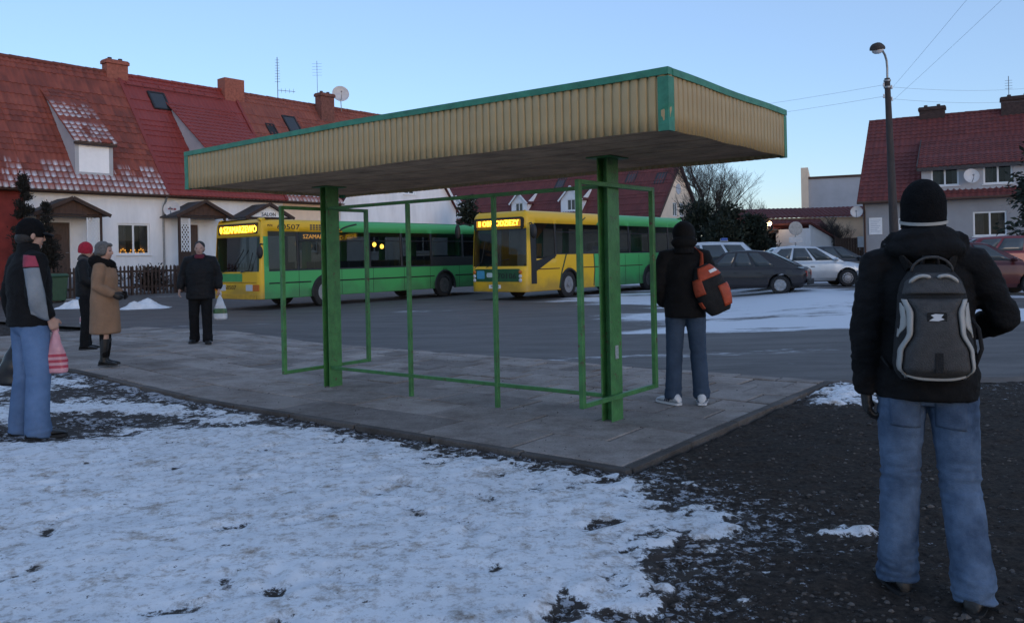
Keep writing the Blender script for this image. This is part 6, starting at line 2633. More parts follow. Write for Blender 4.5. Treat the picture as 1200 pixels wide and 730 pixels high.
    for wx in wheels:
        for s in (1, -1):
            T = basis((wx, s * (W / 2 - 0.20), rw), (-s, 0, 0), (0, 0, 1))
            t = MB()
            t.lathe([(rw * 0.6, 0), (rw * 0.9, 0), (rw, 0.04), (rw, 0.15), (rw * 0.9, 0.19), (rw * 0.66, 0.19), (rw * 0.62, 0.12)], 30, T=T)
            w = t.build("wheel", "rubber", root, smooth=40)
            r = MB()
            if hub_style == 'cap':
                r.lathe([(rw * 0.65, 0.165), (rw * 0.58, 0.188), (rw * 0.30, 0.196), (rw * 0.1, 0.205), (0.004, 0.206)], 30, T=T)
                r.build("rim", rim, w, smooth=40)
                hb = MB()
                for k in range(spokes):
                    a = 2 * math.pi * k / spokes
                    hb.lathe([(rw * 0.085, 0.19), (rw * 0.085, 0.199), (0.003, 0.2)], 8, T=T @ Matrix.Translation((rw * 0.45 * math.cos(a), rw * 0.45 * math.sin(a), 0)))
                hb.build("rim_slot", "black_trim", w)
            else:
                r.lathe([(rw * 0.65, 0.165), (rw * 0.60, 0.185), (rw * 0.56, 0.12), (rw * 0.54, 0.06), (0.004, 0.05)], 30, T=T)
                for k in range(spokes):
                    a = 2 * math.pi * k / spokes
                    r.beam(T @ Vector((0.03 * math.cos(a), 0.03 * math.sin(a), 0.165)), T @ Vector((rw * 0.6 * math.cos(a), rw * 0.6 * math.sin(a), 0.17)), rw * 0.30 if spokes < 6 else rw * 0.13, 0.03, (0, s, 0))
                r.lathe([(rw * 0.2, 0.14), (rw * 0.18, 0.19), (0.004, 0.195)], 16, T=T)
                r.build("rim", rim, w, smooth=40)
    # lamps, plates, mirrors, handles, bumpers
    xr, xf = st[0][0], st[-1][0]
    zdr, zdf = st[1][2], st[-2][2]
    for s in (1, -1):
        h = MB()
        hw0, hw1 = st[0][3], st[1][3]
        zc = st[0][2] - 0.13
        pts = [(xr - 0.015, s * hw0 * 0.62), (xr - 0.015, s * hw0 * 0.98), (xr + 0.17, s * (hw0 + (hw1 - hw0) * 0.5 + 0.018))]
        h.loft([[Vector((x, y, zc - 0.09)) for x, y in pts] + [Vector((xr + 0.16, s * hw0 * 0.62, zc - 0.09))], [Vector((x, y, zc + 0.08)) for x, y in pts] + [Vector((xr + 0.16, s * hw0 * 0.62, zc + 0.08))]], True)
        h.build("tail_light", tail, root, bevel=0.01)
        h = MB()
        hw0, hw1 = st[-1][3], st[-2][3]
        zc = st[-1][2] - 0.09
        pts = [(xf + 0.012, s * hw0 * 0.55), (xf + 0.012, s * hw0 * 0.98), (xf - 0.20, s * (hw0 + (hw1 - hw0) * 0.6 + 0.016))]
        h.loft([[Vector((x, y, zc - 0.07)) for x, y in pts] + [Vector((xf - 0.2, s * hw0 * 0.55, zc - 0.07))], [Vector((x, y, zc + 0.06)) for x, y in pts] + [Vector((xf - 0.2, s * hw0 * 0.55, zc + 0.06))]], True)
        h.build("headlight", "lens_clear", root, bevel=0.01)
        p = gp(0.93, 0.10, s)
        m_ = MB()
        m_.ell(p + Vector((0.0, s * 0.11, 0.05)), (0.06, 0.10, 0.065), 12, 8)
        m_.beam(p + Vector((0, 0, 0.0)), p + Vector((0, s * 0.08, 0.03)), 0.03, 0.04)
        m_.build("mirror", paint, root, smooth=60)
        hd = MB()
        for f in cuts[1:-1][:2]:
            q = gp(f, 0, s)
            hd.box(q.x - 0.20, s * (W / 2 * 0.975) - 0.012, q.z - 0.16, q.x - 0.05, s * (W / 2 * 0.975) + 0.016, q.z - 0.125)
        hd.build("handle", "black_trim", root, bevel=0.004)
        if trim_line:
            tl = MB()
            q0, q1 = wheels[0] + rw + 0.1, wheels[1] - rw - 0.1
            tl.box(q0, s * (W / 2) - 0.006, 0.50, q1, s * (W / 2) + 0.012, 0.55)
            tl.build("side_moulding", "black_trim", root, bevel=0.004)
    for x, sgn in ((xr, -1), (xf, 1)):
        b = MB()
        hw = st[0][3] if sgn < 0 else st[-1][3]
        b.box(min(x, x + sgn * 0.05) - 0.03, -hw * 0.98, 0.30, max(x, x + sgn * 0.05), hw * 0.98, 0.48)
        b.build("bumper", "black_trim" if trim_line else paint, root, bevel=0.025, seg=2)
        pl_ = MB()
        xx = x + sgn * 0.055
        pl_.box(min(xx, xx + sgn * 0.008), -0.26, 0.36, max(xx, xx + sgn * 0.008), 0.26, 0.47)
        pl_.build("licence_plate", "white_paint", root)
    return root


def paint(name, col, rough=0.3, metal=0.2):
    return mat(name, col, rough, 0.10, 3, metal=metal, coat=0.35)


hatch_st = [(-2.08, 0.42, 0.80, 0.72), (-1.98, 0.30, 0.86, 0.79), (-1.5, 0.24, 0.90, 0.83), (-0.7, 0.22, 0.90, 0.84), (0.3, 0.22, 0.90, 0.84), (0.95, 0.22, 0.90, 0.83), (1.5, 0.24, 0.83, 0.81), (1.95, 0.30, 0.74, 0.75), (2.08, 0.42, 0.66, 0.66)]
car("parked_car", "dark hatchback seen from its side, nearest of the parked cars, red tail lamp", (7.78, 27.55, gz1(8.3, 27)), R(154), 4.2, 1.68, hatch_st,
    (-1.92, -0.78, 0.45, 1.15, 0.86, 0.88, 1.40), (-1.28, 1.22), paint("dark_plum", (0.022, 0.018, 0.020), 0.4), (0.22, 0.46, 0.70, 0.93), spokes=3, hub_style='spoke')
sedan_st = [(-2.30, 0.42, 0.85, 0.74), (-2.18, 0.30, 0.92, 0.82), (-1.6, 0.24, 0.95, 0.87), (-0.7, 0.22, 0.93, 0.88), (0.4, 0.22, 0.92, 0.88), (0.95, 0.22, 0.92, 0.87), (1.6, 0.24, 0.86, 0.84), (2.12, 0.30, 0.75, 0.78), (2.28, 0.42, 0.66, 0.66)]
car("parked_car", "silver white saloon car facing right behind the dark hatchback", (10.55, 29.85, gz1(11, 29.7)), R(-6), 4.58, 1.76, sedan_st,
    (-1.85, -0.95, 0.35, 1.30, 0.90, 0.90, 1.43), (-1.38, 1.36), paint("silver", (0.52, 0.55, 0.58), 0.35, 0.4), (0.12, 0.40, 0.68, 0.93), spokes=12, hub_style='cap', trim_line=False)
car("parked_car", "dark saloon car partly hidden behind the silver one and the backpack man", (13.5, 34.6, gz1(13.5, 34)), R(-5), 4.5, 1.72, sedan_st,
    (-1.85, -1.0, 0.25, 1.15, 0.90, 0.90, 1.42), (-1.38, 1.36), paint("dark_blue", (0.018, 0.02, 0.026), 0.35), (0.12, 0.40, 0.68, 0.93), spokes=8)
van_st = [(-2.25, 0.45, 0.98, 0.80), (-2.18, 0.32, 1.05, 0.86), (-1.6, 0.26, 1.08, 0.89), (-0.6, 0.24, 1.08, 0.90), (0.5, 0.24, 1.08, 0.90), (1.1, 0.24, 1.06, 0.89), (1.6, 0.26, 0.98, 0.86), (2.1, 0.32, 0.86, 0.80), (2.25, 0.45, 0.74, 0.70)]
pc = car("police_car", "tall silver police car with blue roof light bar behind the dark hatchback", (8.75, 33.4, gz1(8.9, 33)), R(-12), 4.5, 1.8, van_st,
         (-2.15, -1.95, 0.60, 1.45, 1.05, 1.04, 1.86), (-1.38, 1.40), paint("police_silver", (0.50, 0.55, 0.60), 0.35, 0.3), (0.05, 0.35, 0.66, 0.94), spokes=8, rw=0.33, trim_line=False)
lb = MB()
lb.box(-0.25, -0.62, 1.915, 0.05, 0.62, 1.935)
lb.build("light_bar_base", "dish_white", pc, bevel=0.01)
for y0, y1, m_ in ((-0.62, -0.2, mat("blue_lens", (0.03, 0.09, 0.35), 0.2, 0.1, 8)), (0.2, 0.62, mat("blue_lens_2", (0.03, 0.09, 0.35), 0.2, 0.1, 8)), (-0.19, 0.19, "dish_white")):
    lb = MB()
    lb.box(-0.23, y0, 1.937, 0.03, y1, 2.05)
    lb.build("light_bar_lens", m_, pc, bevel=0.03, seg=2)
sb = MB()
for s in (1, -1):
    sb.box(-1.9, s * 0.905 - 0.004, 0.66, 1.0, s * 0.905 + 0.004, 0.84)
sb.build("blue_stripe", mat("stripe_blue", (0.02, 0.06, 0.25), 0.4), pc)
car("parked_car", "dark red saloon at the right picture edge, nearer of the two red cars", (12.75, 22.9, gz1(12.7, 22)), R(-14), 4.5, 1.72, sedan_st,
    (-1.85, -1.0, 0.25, 1.20, 0.90, 0.90, 1.43), (-1.38, 1.36), paint("dark_red", (0.07, 0.012, 0.014), 0.35), (0.12, 0.40, 0.68, 0.93), spokes=8)
car("parked_car", "red tall hatchback at the right picture edge, farther of the two red cars", (15.6, 27.0, gz1(15.6, 27)), R(176), 4.2, 1.72, [(x * 0.95, a, b + 0.1, c) for x, a, b, c in van_st],
    (-2.0, -1.7, 0.40, 1.30, 1.08, 1.08, 1.60), (-1.25, 1.25), paint("red_paint", (0.17, 0.015, 0.02), 0.35), (0.06, 0.36, 0.66, 0.94), spokes=8)

# wheelie bin
bn = thing("wheelie_bin", "dark green wheeled rubbish bin in front of the left brown porch", "bin", (-17.35, 31.2, gz1(-17.3, 31.2)), R(45))
mb = MB()
mb.loft([[Vector((x * 0.24, y * 0.26, 0.06)) for x, y in ((-1, -1), (1, -1), (1, 1), (-1, 1))], [Vector((x * 0.30, y * 0.36, 1.0)) for x, y in ((-1, -1), (1, -1), (1, 1), (-1, 1))]], True)
mb.box(-0.32, -0.39, 0.94, 0.32, 0.38, 0.985)
mb.build("body", "bin_green", bn, bevel=0.02)
mb = MB()
mb.loft([[Vector((x * 0.33, y * 0.41, 1.002)) for x, y in ((-1, -1), (1, -1), (1, 1), (-1, 1))], [Vector((x * 0.27, y * 0.33, 1.09)) for x, y in ((-1, -1), (1, -1), (1, 1), (-1, 1))]], True)
mb.tube([(-0.25, 0.42, 1.0), (-0.25, 0.50, 1.02), (0.25, 0.50, 1.02), (0.25, 0.42, 1.0)], 0.018, 8)
mb.build("lid", "bin_green", bn, bevel=0.02)
for s in (-1, 1):
    mb = MB()
    mb.lathe([(0.02, -0.03), (0.10, -0.03), (0.10, 0.03), (0.02, 0.03)], 18, T=basis((s * 0.28, 0.24, 0.10), (0, 1, 0), (0, 0, 1)))
    mb.build("wheel", "rubber", bn)


# heaps of cleared snow by the fence
def snow_heap(label, x, y, rx, ry, h, seed, rot=0.0):
    n = 46
    X, Y = np.meshgrid(np.linspace(-1.25, 1.25, n), np.linspace(-1.25, 1.25, n))
    p = np.stack([X.ravel() * 2 + seed, Y.ravel() * 2, np.zeros(n * n)], 1)
    q = np.sqrt(X ** 2 + Y ** 2).ravel() + 0.8 * (fbm(p, 3) - 0.5)
    Z = h * sstep(1.0, 0.2, q) * (0.45 + 1.1 * fbm(p * 2.2 + 4, 3)) - 0.012
    c, s = math.cos(rot), math.sin(rot)
    me, _ = grid_mesh("snow_heap", X * rx * c - Y * ry * s, X * rx * s + Y * ry * c, Z.reshape(X.shape), (Z > -0.011).reshape(X.shape))
    o = link("snow_heap", me, M['heap_snow'], None, smooth=180, loc=(x, y, gz1(x, y)))
    tag(o, label, "snow heap", "snow heaps by the fence")


M['heap_snow'] = mat('heap_snow', (0.72, 0.73, 0.75), 0.8, 0.12, 4, 0.5, 20)
snow_heap("white snow heap between the tan coat woman and the walking person", -12.65, 28.2, 0.95, 0.65, 0.27, 3, 0.4)
snow_heap("small snow heap behind the person in a red hat, before the bin", -15.4, 29.0, 0.8, 0.5, 0.26, 7, 0.2)

# ------------------------------------------------------------------ people
def lerp3(a, b, t):
    return Vector(a).lerp(Vector(b), t)


def hand(mb, wrist, d, palm_n, s=1.0, curl=0.5, grow=0.0, thumb_side=1):
    """palm, four bent fingers of unequal length and a thumb leaving the side of the palm; d points along the hand, palm_n out of the palm"""
    d = Vector(d).normalized()
    n = Vector(palm_n)
    n = (n - d * n.dot(d)).normalized()
    side = d.cross(n) * thumb_side          # towards the thumb
    w = Vector(wrist)
    g = grow
    mb.tube([w - d * 0.02, w + d * 0.03, w + d * 0.065, w + d * 0.092], [(0.026 + g, 0.021 + g), (0.036 + g, 0.018 + g), (0.041 + g, 0.017 + g), (0.037 + g, 0.013 + g)], 10, ref=n)
    for k, (off, L) in enumerate(((0.028, 0.070), (0.010, 0.080), (-0.009, 0.074), (-0.027, 0.058))):
        b = w + d * (0.085 - 0.004 * abs(k - 1)) + side * off
        pts = [b - d * 0.02]
        ang = 0.15
        p = b
        pts.append(p)
        for seg, f in enumerate((0.45, 0.32, 0.23)):
            ang += curl * (0.55 + 0.35 * seg) * (1 + 0.08 * k)
            p = p + (d * math.cos(ang) + n * math.sin(ang)) * L * f
            pts.append(p)
        mb.tube(pts, [0.0095 + g, 0.0098 + g, 0.0092 + g, 0.0085 + g, 0.0065 + g], 8, ref=side)
    b = w + d * 0.022 + side * 0.026
    t1 = b + (side * 0.75 + d * 0.7 + n * 0.25).normalized() * 0.036
    t2 = t1 + (side * 0.25 + d * 0.85 + n * 0.45).normalized() * 0.030
    t3 = t2 + (d * 0.85 + n * 0.55).normalized() * 0.022
    mb.tube([b - side * 0.012, b, t1, t2, t3], [0.013 + g, 0.0135 + g, 0.0118 + g, 0.0105 + g, 0.0075 + g], 8, ref=n)


BASE_POSE = dict(
    hipR=(0.092, 0.0, 0.93), kneeR=(0.105, 0.015, 0.50), ankR=(0.115, -0.02, 0.085), toeR=(0.02, 0.15),
    hipL=(-0.092, 0.0, 0.93), kneeL=(-0.105, 0.015, 0.50), ankL=(-0.115, -0.02, 0.085), toeL=(-0.02, 0.15),
    shR=(0.185, -0.01, 1.42), elR=(0.235, -0.03, 1.14), wrR=(0.245, 0.05, 0.90), handR=(0.02, 0.25, -0.95), palmR=(-1, 0.1, 0),
    shL=(-0.185, -0.01, 1.42), elL=(-0.235, -0.03, 1.14), wrL=(-0.245, 0.05, 0.90), handL=(-0.02, 0.25, -0.95), palmL=(1, 0.1, 0),
    headturn=0.0, headtilt=0.05, curlR=0.45, curlL=0.45)


class Person:
    def __init__(self, label, loc, face_deg, H, pose=None, girth=1.0, voxel=0.009, group="people waiting at the stop"):
        self.p = dict(BASE_POSE)
        self.p.update(pose or {})
        self.s = H / 1.75
        self.g = girth
        self.S = Matrix.Diagonal((self.s, self.s, self.s, 1))
        body = MB()
        g = girth
        body.tube([(0, 0, 0.84), (0, 0, 0.93), (0, 0, 1.05), (0, 0.005, 1.20), (0, 0.0, 1.33), (0, -0.005, 1.42), (0, -0.005, 1.48)],
                  [(0.13 * g, 0.09 * g), (0.155 * g, 0.105 * g), (0.135 * g, 0.092 * g), (0.15 * g, 0.105 * g), (0.165 * g, 0.105 * g), (0.15, 0.08), (0.07, 0.06)], 18)
        self.hm = Matrix.Translation((0, 0.0, 1.50)) @ Matrix.Rotation(self.p['headturn'], 4, 'Z') @ Matrix.Rotation(-self.p['headtilt'], 4, 'X')
        self.head(body)
        for k, sg in (('R', 1), ('L', -1)):
            sh, el, wr = [Vector(self.p[j + k]) for j in ('sh', 'el', 'wr')]
            inner = Vector((sg * 0.10, -0.005, 1.43))
            body.tube([inner, sh, lerp3(sh, el, 0.3), el, lerp3(el, wr, 0.3), wr], [0.05, 0.055, 0.047, 0.038, 0.039, 0.026], 10, ref=(0, 1, 0.1))
            hd = Vector(self.p['hand' + k]).normalized()
            hand(body, wr, hd, self.p['palm' + k], curl=self.p['curl' + k], thumb_side=1 if self.thumb(k, hd) else -1)
            hip, kn, an = [Vector(self.p[j + k]) for j in ('hip', 'knee', 'ank')]
            body.tube([hip + Vector((0, 0, 0.03)), lerp3(hip, kn, 0.2), lerp3(hip, kn, 0.6), kn, lerp3(kn, an, 0.3), an, an - Vector((0, 0, 0.05))],
                      [0.075, 0.080, 0.062, 0.052, 0.054, 0.034, 0.024], 12, ref=(0, 1, 0.1))
            tx, ty = self.p['toe' + k]
            body.tube([an + Vector((-tx * 0.3, -ty * 0.3, -0.045)), an + Vector((tx * 0.4, ty * 0.4, -0.045)), an + Vector((tx, ty, -0.06))], [(0.024, 0.022), (0.030, 0.020), (0.026, 0.013)], 10, ref=(0, 0, 1))
        me = remesh(body, voxel, 3, 0.4)
        me.transform(self.S)
        self.o = link("person", me, 'skin', None, smooth=180, loc=loc)
        self.o.rotation_euler = (0, 0, R(face_deg - 90))
        tag(self.o, label, "person", group)
        for sx_ in (-1, 1):
            e = MB()
            e.ell(self.hm @ Vector((sx_ * 0.032, 0.083, 0.135)), (0.012, 0.010, 0.009), 10, 8)
            e.v = [tuple(self.S @ Vector(q)) for q in e.v]
            e.build("eye", mat_eye, self.o, smooth=180)
        lp_ = MB()
        lp_.ell(self.hm @ Vector((0, 0.094, 0.062)), (0.024, 0.008, 0.007), 12, 6)
        lp_.v = [tuple(self.S @ Vector(q)) for q in lp_.v]
        lp_.build("mouth", mat_lip, self.o, smooth=180)

    def thumb(self, k, hd):
        # thumbs point forwards for a hanging arm
        n = Vector(self.p['palm' + k])
        n = (n - hd * n.dot(hd)).normalized()
        side = hd.cross(n)
        return side.y > 0 or (abs(side.y) < 0.2 and side.z > 0)

    def head(self, mb):
        T = self.hm
        mb.tube([(0, -0.008, 1.44), (0, 0.0, 1.50), T @ Vector((0, 0.012, 0.05))], [0.062, 0.055, 0.056], 12)

        def e(c, r):
            c = Vector(c)
            mb.ell((0, 0, 0), r, 16, 12, T=T.to_3x3().to_4x4())
            n = 16 * 13
            o = T @ c
            for i in range(len(mb.v) - n, len(mb.v)):
                v = mb.v[i]
                mb.v[i] = (v[0] + o.x, v[1] + o.y, v[2] + o.z)

        e((0, 0.005, 0.150), (0.076, 0.095, 0.098))
        e((0, 0.042, 0.085), (0.058, 0.058, 0.072))
        e((0, 0.066, 0.040), (0.030, 0.030, 0.024))
        e((0, 0.105, 0.112), (0.013, 0.017, 0.026))
        e((0, 0.112, 0.098), (0.017, 0.015, 0.012))
        e((0, 0.084, 0.158), (0.052, 0.016, 0.012))
        for s in (-1, 1):
            e((s * 0.040, 0.070, 0.098), (0.022, 0.022, 0.02))
            e((s * 0.078, 0.0, 0.118), (0.012, 0.020, 0.032))

    def wear(self, name, mb, m, voxel=0.012, smooth_it=5, folds=0.0, fscale=(9, 9, 16), seed=0.0, keep=True, par=None):
        me = remesh(mb, voxel, smooth_it, 0.5)
        if folds:
            def fn(co):
                q = co * np.array(fscale) + seed
                w = np.abs(fbm(q, 3) - 0.5) * 2
                w2 = fbm(q * 2.3 + 3, 2) - 0.5
                return folds * (0.35 - w) + folds * 0.5 * w2
            displace(me, fn)
        me.transform(self.S)
        return link(name, me, m, par or self.o, smooth=180)

    def add(self, name, mb, m, smooth=60, bevel=0, par=None):
        mb.v = [tuple(self.S @ Vector(q)) for q in mb.v]
        return mb.build(name, m, par or self.o, smooth=smooth, bevel=bevel)

    def jacket(self, m, hem=0.80, hw=0.185, hd=0.135, chest=(0.195, 0.14), loose=0.068, collar=0.07, cuff=0.042, name="jacket", folds=0.011, seed=0.0, voxel=0.012, waist=None, flare=1.0, armloose=1.0, hood=False):
        mb = MB()
        g = self.g
        wx, wy = waist or (0.178, 0.130)
        mb.tube([(0, 0, hem), (0, 0, hem + 0.05), (0, 0, 0.98), (0, 0, 1.10), (0, 0.0, 1.25), (0, -0.004, 1.36), (0, -0.006, 1.44), (0, -0.006, 1.485)],
                [(hw * g * flare, hd * g * flare), (hw * g * flare * 1.01, hd * g * flare * 1.01), (hw * g, hd * g), (wx * g, wy * g), (chest[0] * g, chest[1] * g), (chest[0] * g * 0.97, chest[1] * 0.93), (0.145, 0.095), (0.085, 0.08)], 24)
        for k, sg in (('R', 1), ('L', -1)):
            sh, el, wr = [Vector(self.p[j + k]) for j in ('sh', 'el', 'wr')]
            inner = Vector((sg * 0.09, -0.006, 1.425))
            a = loose * armloose
            mb.tube([inner, sh + Vector((0, 0, 0.0)), lerp3(sh, el, 0.3), lerp3(sh, el, 0.7), el, lerp3(el, wr, 0.3), lerp3(el, wr, 0.75), wr], [a * 1.05, a * 1.1, a * 1.02, a * 0.93, a * 0.90, a * 0.86, a * 0.75, cuff], 14, ref=(0, 1, 0.1))
        if collar:
            mb.tube([(0, -0.006, 1.45), (0, -0.002, 1.50), (0, 0.004, 1.50 + collar)], [(0.095, 0.088), (0.082, 0.080), (0.078, 0.078)], 16)
        if hood:
            # hood bunched behind the neck
            mb.ell((0, -0.075, 1.480), (0.150, 0.085, 0.060), 18, 10)
            mb.ell((0, -0.07, 1.530), (0.130, 0.070, 0.048), 18, 10)
            for sg in (-1, 1):
                mb.tube([(sg * 0.11, -0.06, 1.50), (sg * 0.125, 0.02, 1.50), (sg * 0.07, 0.09, 1.46)], [0.055, 0.05, 0.03], 12)
        return self.wear(name, mb, m, voxel, 5, folds, seed=seed)

    def trousers(self, m, hem_r=0.075, thigh=0.098, knee=0.074, hem_z=0.035, top=1.02, folds=0.009, seed=5.0, voxel=0.012, seat=1.0, name="jeans"):
        mb = MB()
        g = self.g
        mb.tube([(0, 0, 0.83), (0, -0.004, 0.90), (0, -0.004, 0.98), (0, 0, top)], [(0.10, 0.085), (0.168 * g * seat, 0.125 * g * seat), (0.165 * g, 0.118 * g), (0.155 * g, 0.108 * g)], 22)
        for k in ('R', 'L'):
            hip, kn, an = [Vector(self.p[j + k]) for j in ('hip', 'knee', 'ank')]
            foot = Vector((an.x, an.y + 0.005, hem_z))
            mb.tube([hip + Vector((0, 0, 0.02)), lerp3(hip, kn, 0.18), lerp3(hip, kn, 0.6), kn, lerp3(kn, an, 0.35), lerp3(kn, an, 0.75), foot + Vector((0, 0.01, 0.05)), foot],
                    [thigh * 0.95, thigh, (thigh + knee) / 2, knee, (knee + hem_r) / 2 * 0.99, hem_r * 0.97, hem_r * 1.05, hem_r * 1.0], 16, ref=(0, 1, 0.1))
        me = remesh(mb, voxel, 4, 0.5)

        def fn(co):
            q = co * np.array((8, 8, 13)) + seed
            w = np.abs(fbm(q, 3) - 0.5) * 2
            low = sstep(0.30, 0.06, co[:, 2]) + 0.7 * np.exp(-((co[:, 2] - 0.50) / 0.09) ** 2) + 0.5 * np.exp(-((co[:, 2] - 0.84) / 0.06) ** 2)
            q2 = co * np.array((5, 5, 26)) + seed + 9
            w2 = np.abs(fbm(q2, 2) - 0.5) * 2
            return folds * (0.32 - w) * 0.7 + folds * 1.5 * low * (0.3 - w2)
        displace(me, fn)
        me.transform(self.S)
        return link(name, me, m, self.o, smooth=180)

    def shoes(self, m, sole='rubber', size=1.0, boot=0.0, stripes=None):
        for k in ('R', 'L'):
            an = Vector(self.p['ank' + k])
            tx, ty = self.p['toe' + k]
            t = Vector((tx, ty, 0)).normalized()
            n = Vector((-t.y, t.x, 0))
            heel = Vector((an.x, an.y, 0)) - t * 0.075 * size
            z0 = an.z - 0.085
            mb = MB()
            rings = []
            for f, w, h, b in ((0.0, 0.026, 0.055, 0.02), (0.06, 0.036, 0.095, 0.015), (0.22, 0.040, 0.115, 0.013), (0.42, 0.042, 0.085, 0.013), (0.62, 0.049, 0.062, 0.013), (0.82, 0.047, 0.050, 0.014), (0.94, 0.034, 0.038, 0.018), (1.0, 0.016, 0.028, 0.022)):
                c = heel + t * 0.275 * size * f
                ring = []
                for q in range(14):
                    a = 2 * math.pi * q / 14
                    zz = b + (h - b) * (0.5 + 0.5 * math.sin(a)) ** 0.8
                    ring.append(c + n * w * size * math.cos(a) * (1 - 0.25 * max(0, math.sin(a))) + Vector((0, 0, z0 + zz * size)))
                rings.append(ring)
            mb.loft(rings, True)
            if boot:
                mb.tube([(an.x, an.y, z0 + 0.05), (an.x, an.y, z0 + 0.15), Vector(self.p['ank' + k]).lerp(Vector(self.p['knee' + k]), boot * 0.6), Vector(self.p['ank' + k]).lerp(Vector(self.p['knee' + k]), boot)], [0.045, 0.046, 0.058, 0.062], 14)
                o = self.wear("boot", mb, m, 0.008, 2)
            else:
                o = self.add("shoe", mb, m, 70)
            sb = MB()
            rings = []
            for f, w in ((-0.01, 0.026), (0.06, 0.038), (0.22, 0.041), (0.42, 0.041), (0.62, 0.050), (0.82, 0.049), (0.94, 0.038), (1.01, 0.016)):
                c = heel + t * 0.275 * size * f
                rings.append([c + n * w * size * sx_ + Vector((0, 0, z0 + zz)) for sx_, zz in ((-1, 0.0), (1, 0.0), (1.03, 0.022), (-1.03, 0.022))])
            sb.loft(rings, True)
            self.add("sole", sb, sole, 30, par=o)
            if stripes:
                st = MB()
                for f in (0.34, 0.42, 0.50):
                    c = heel + t * 0.275 * size * f
                    for sg in (-1, 1):
                        st.beam(c + n * sg * 0.046 * size + Vector((0, 0, z0 + 0.028)), c - t * 0.012 + n * sg * 0.034 * size + Vector((0, 0, z0 + 0.08)), 0.012, 0.006, n)
                self.add("shoe_stripe", st, stripes, 30, par=o)

    def cap(self, name, m, r=(0.086, 0.105, 0.105), c=(0, 0.004, 0.165), zcut=0.115, par=None, folds=0.003, voxel=0.006):
        """close fitting hat following the head above a tilted rim"""
        T = self.hm
        mb = MB()
        rings = []
        for i in range(9):
            a = -0.35 + (math.pi / 2 + 0.35) * i / 8
            ca, sa = math.cos(a), math.sin(a)
            if i == 8:
                ca = 0.03
            rings.append([T @ Vector((c[0] + r[0] * ca * math.cos(2 * math.pi * k / 24), c[1] + r[1] * ca * math.sin(2 * math.pi * k / 24), c[2] + (r[2] * sa if sa > 0 else (c[2] - zcut) * sa / 0.343))) for k in range(24)])
        mb.loft(rings, True)
        return self.wear(name, mb, m, voxel, 2, folds, (20, 20, 20))

    def band(self, name, m, z0, z1, r=(0.089, 0.108), cy=0.004, tilt=0.0):
        T = self.hm
        mb = MB()
        n = 32
        rings = []
        for z, k in ((z0, 1.0), (z0, 1.03), (z1, 1.03), (z1, 1.0)):
            rings.append([T @ Vector((r[0] * k * math.cos(2 * math.pi * q / n), cy + r[1] * k * math.sin(2 * math.pi * q / n), z + tilt * math.sin(2 * math.pi * q / n))) for q in range(n)])
        mb.loft(rings + [rings[0]], False)
        return self.add(name, mb, m, 40)


mat_eye = mat('eye_dark', (0.03, 0.025, 0.02), 0.2)
mat_lip = mat('lips', (0.30, 0.12, 0.11), 0.5)
M['black_cloth'] = mat('black_cloth', (0.007, 0.007, 0.008), 0.85, 0.35, 12, 0.3, 90, spec=0.2)
M['black_knit'] = mat('black_knit', (0.008, 0.008, 0.009), 0.95, 0.3, 40, 0.6, 140, spec=0.1)
M['black_down'] = mat('black_down', (0.008, 0.008, 0.009), 0.7, 0.3, 10, 0.3, 60, spec=0.25)


def denim(name, dark, light, scale=3.2):
    return mat(name, dark, 0.9, 0.1, scale, 0.25, 160, col2=light, spec=0.15)


M['denim_mid'] = denim('denim_mid', (0.030, 0.052, 0.098), (0.14, 0.205, 0.315), 5.0)
M['denim_pocket'] = denim('denim_pocket', (0.032, 0.052, 0.095), (0.125, 0.18, 0.275), 5.0)
M['denim_dark'] = denim('denim_dark', (0.028, 0.045, 0.075), (0.06, 0.09, 0.14))
M['denim_light'] = denim('denim_light', (0.075, 0.13, 0.24), (0.13, 0.21, 0.36))
M['dark_trouser'] = mat('dark_trouser', (0.008, 0.008, 0.009), 0.9, 0.3, 8, 0.2, 80, spec=0.2)
M['black_leather'] = mat('black_leather', (0.010, 0.009, 0.009), 0.5, 0.3, 14, 0.2, 50)
M['camel'] = mat('camel_wool', (0.27, 0.165, 0.105), 0.95, 0.14, 6, 0.5, 120, spec=0.15)
M['fur'] = mat('black_fur', (0.012, 0.011, 0.011), 0.95, 0.4, 40, 0.8, 120, spec=0.1)
M['grey_hair'] = mat('grey_hair', (0.12, 0.115, 0.11), 0.7, 0.35, 40, 0.8, 90)
M['dark_hair'] = mat('dark_hair', (0.016, 0.013, 0.011), 0.6, 0.3, 50, 0.6, 120)
M['red_knit'] = mat('red_knit', (0.36, 0.015, 0.035), 0.95, 0.25, 40, 0.6, 120)
M['grey_cloth'] = mat('grey_cloth', (0.20, 0.22, 0.24), 0.85, 0.15, 10, 0.2, 60)
M['pink_cloth'] = mat('pink_cloth', (0.30, 0.04, 0.07), 0.85, 0.15, 10, 0.2, 60)
M['light_piping'] = mat('light_piping', (0.36, 0.35, 0.33), 0.6, 0.1, 20)
M['pack_grey'] = mat('pack_grey', (0.058, 0.056, 0.056), 0.85, 0.25, 30, 0.5, 200)
M['pack_black'] = mat('pack_black', (0.009, 0.009, 0.010), 0.85, 0.3, 25, 0.4, 150)
M['bag_orange'] = mat('bag_orange', (0.38, 0.055, 0.018), 0.6, 0.2, 9, 0.3, 40)
M['white_shoe'] = mat('white_shoe', (0.52, 0.53, 0.55), 0.6, 0.15, 12)
M['shoe_navy'] = mat('shoe_navy', (0.02, 0.025, 0.05), 0.6)


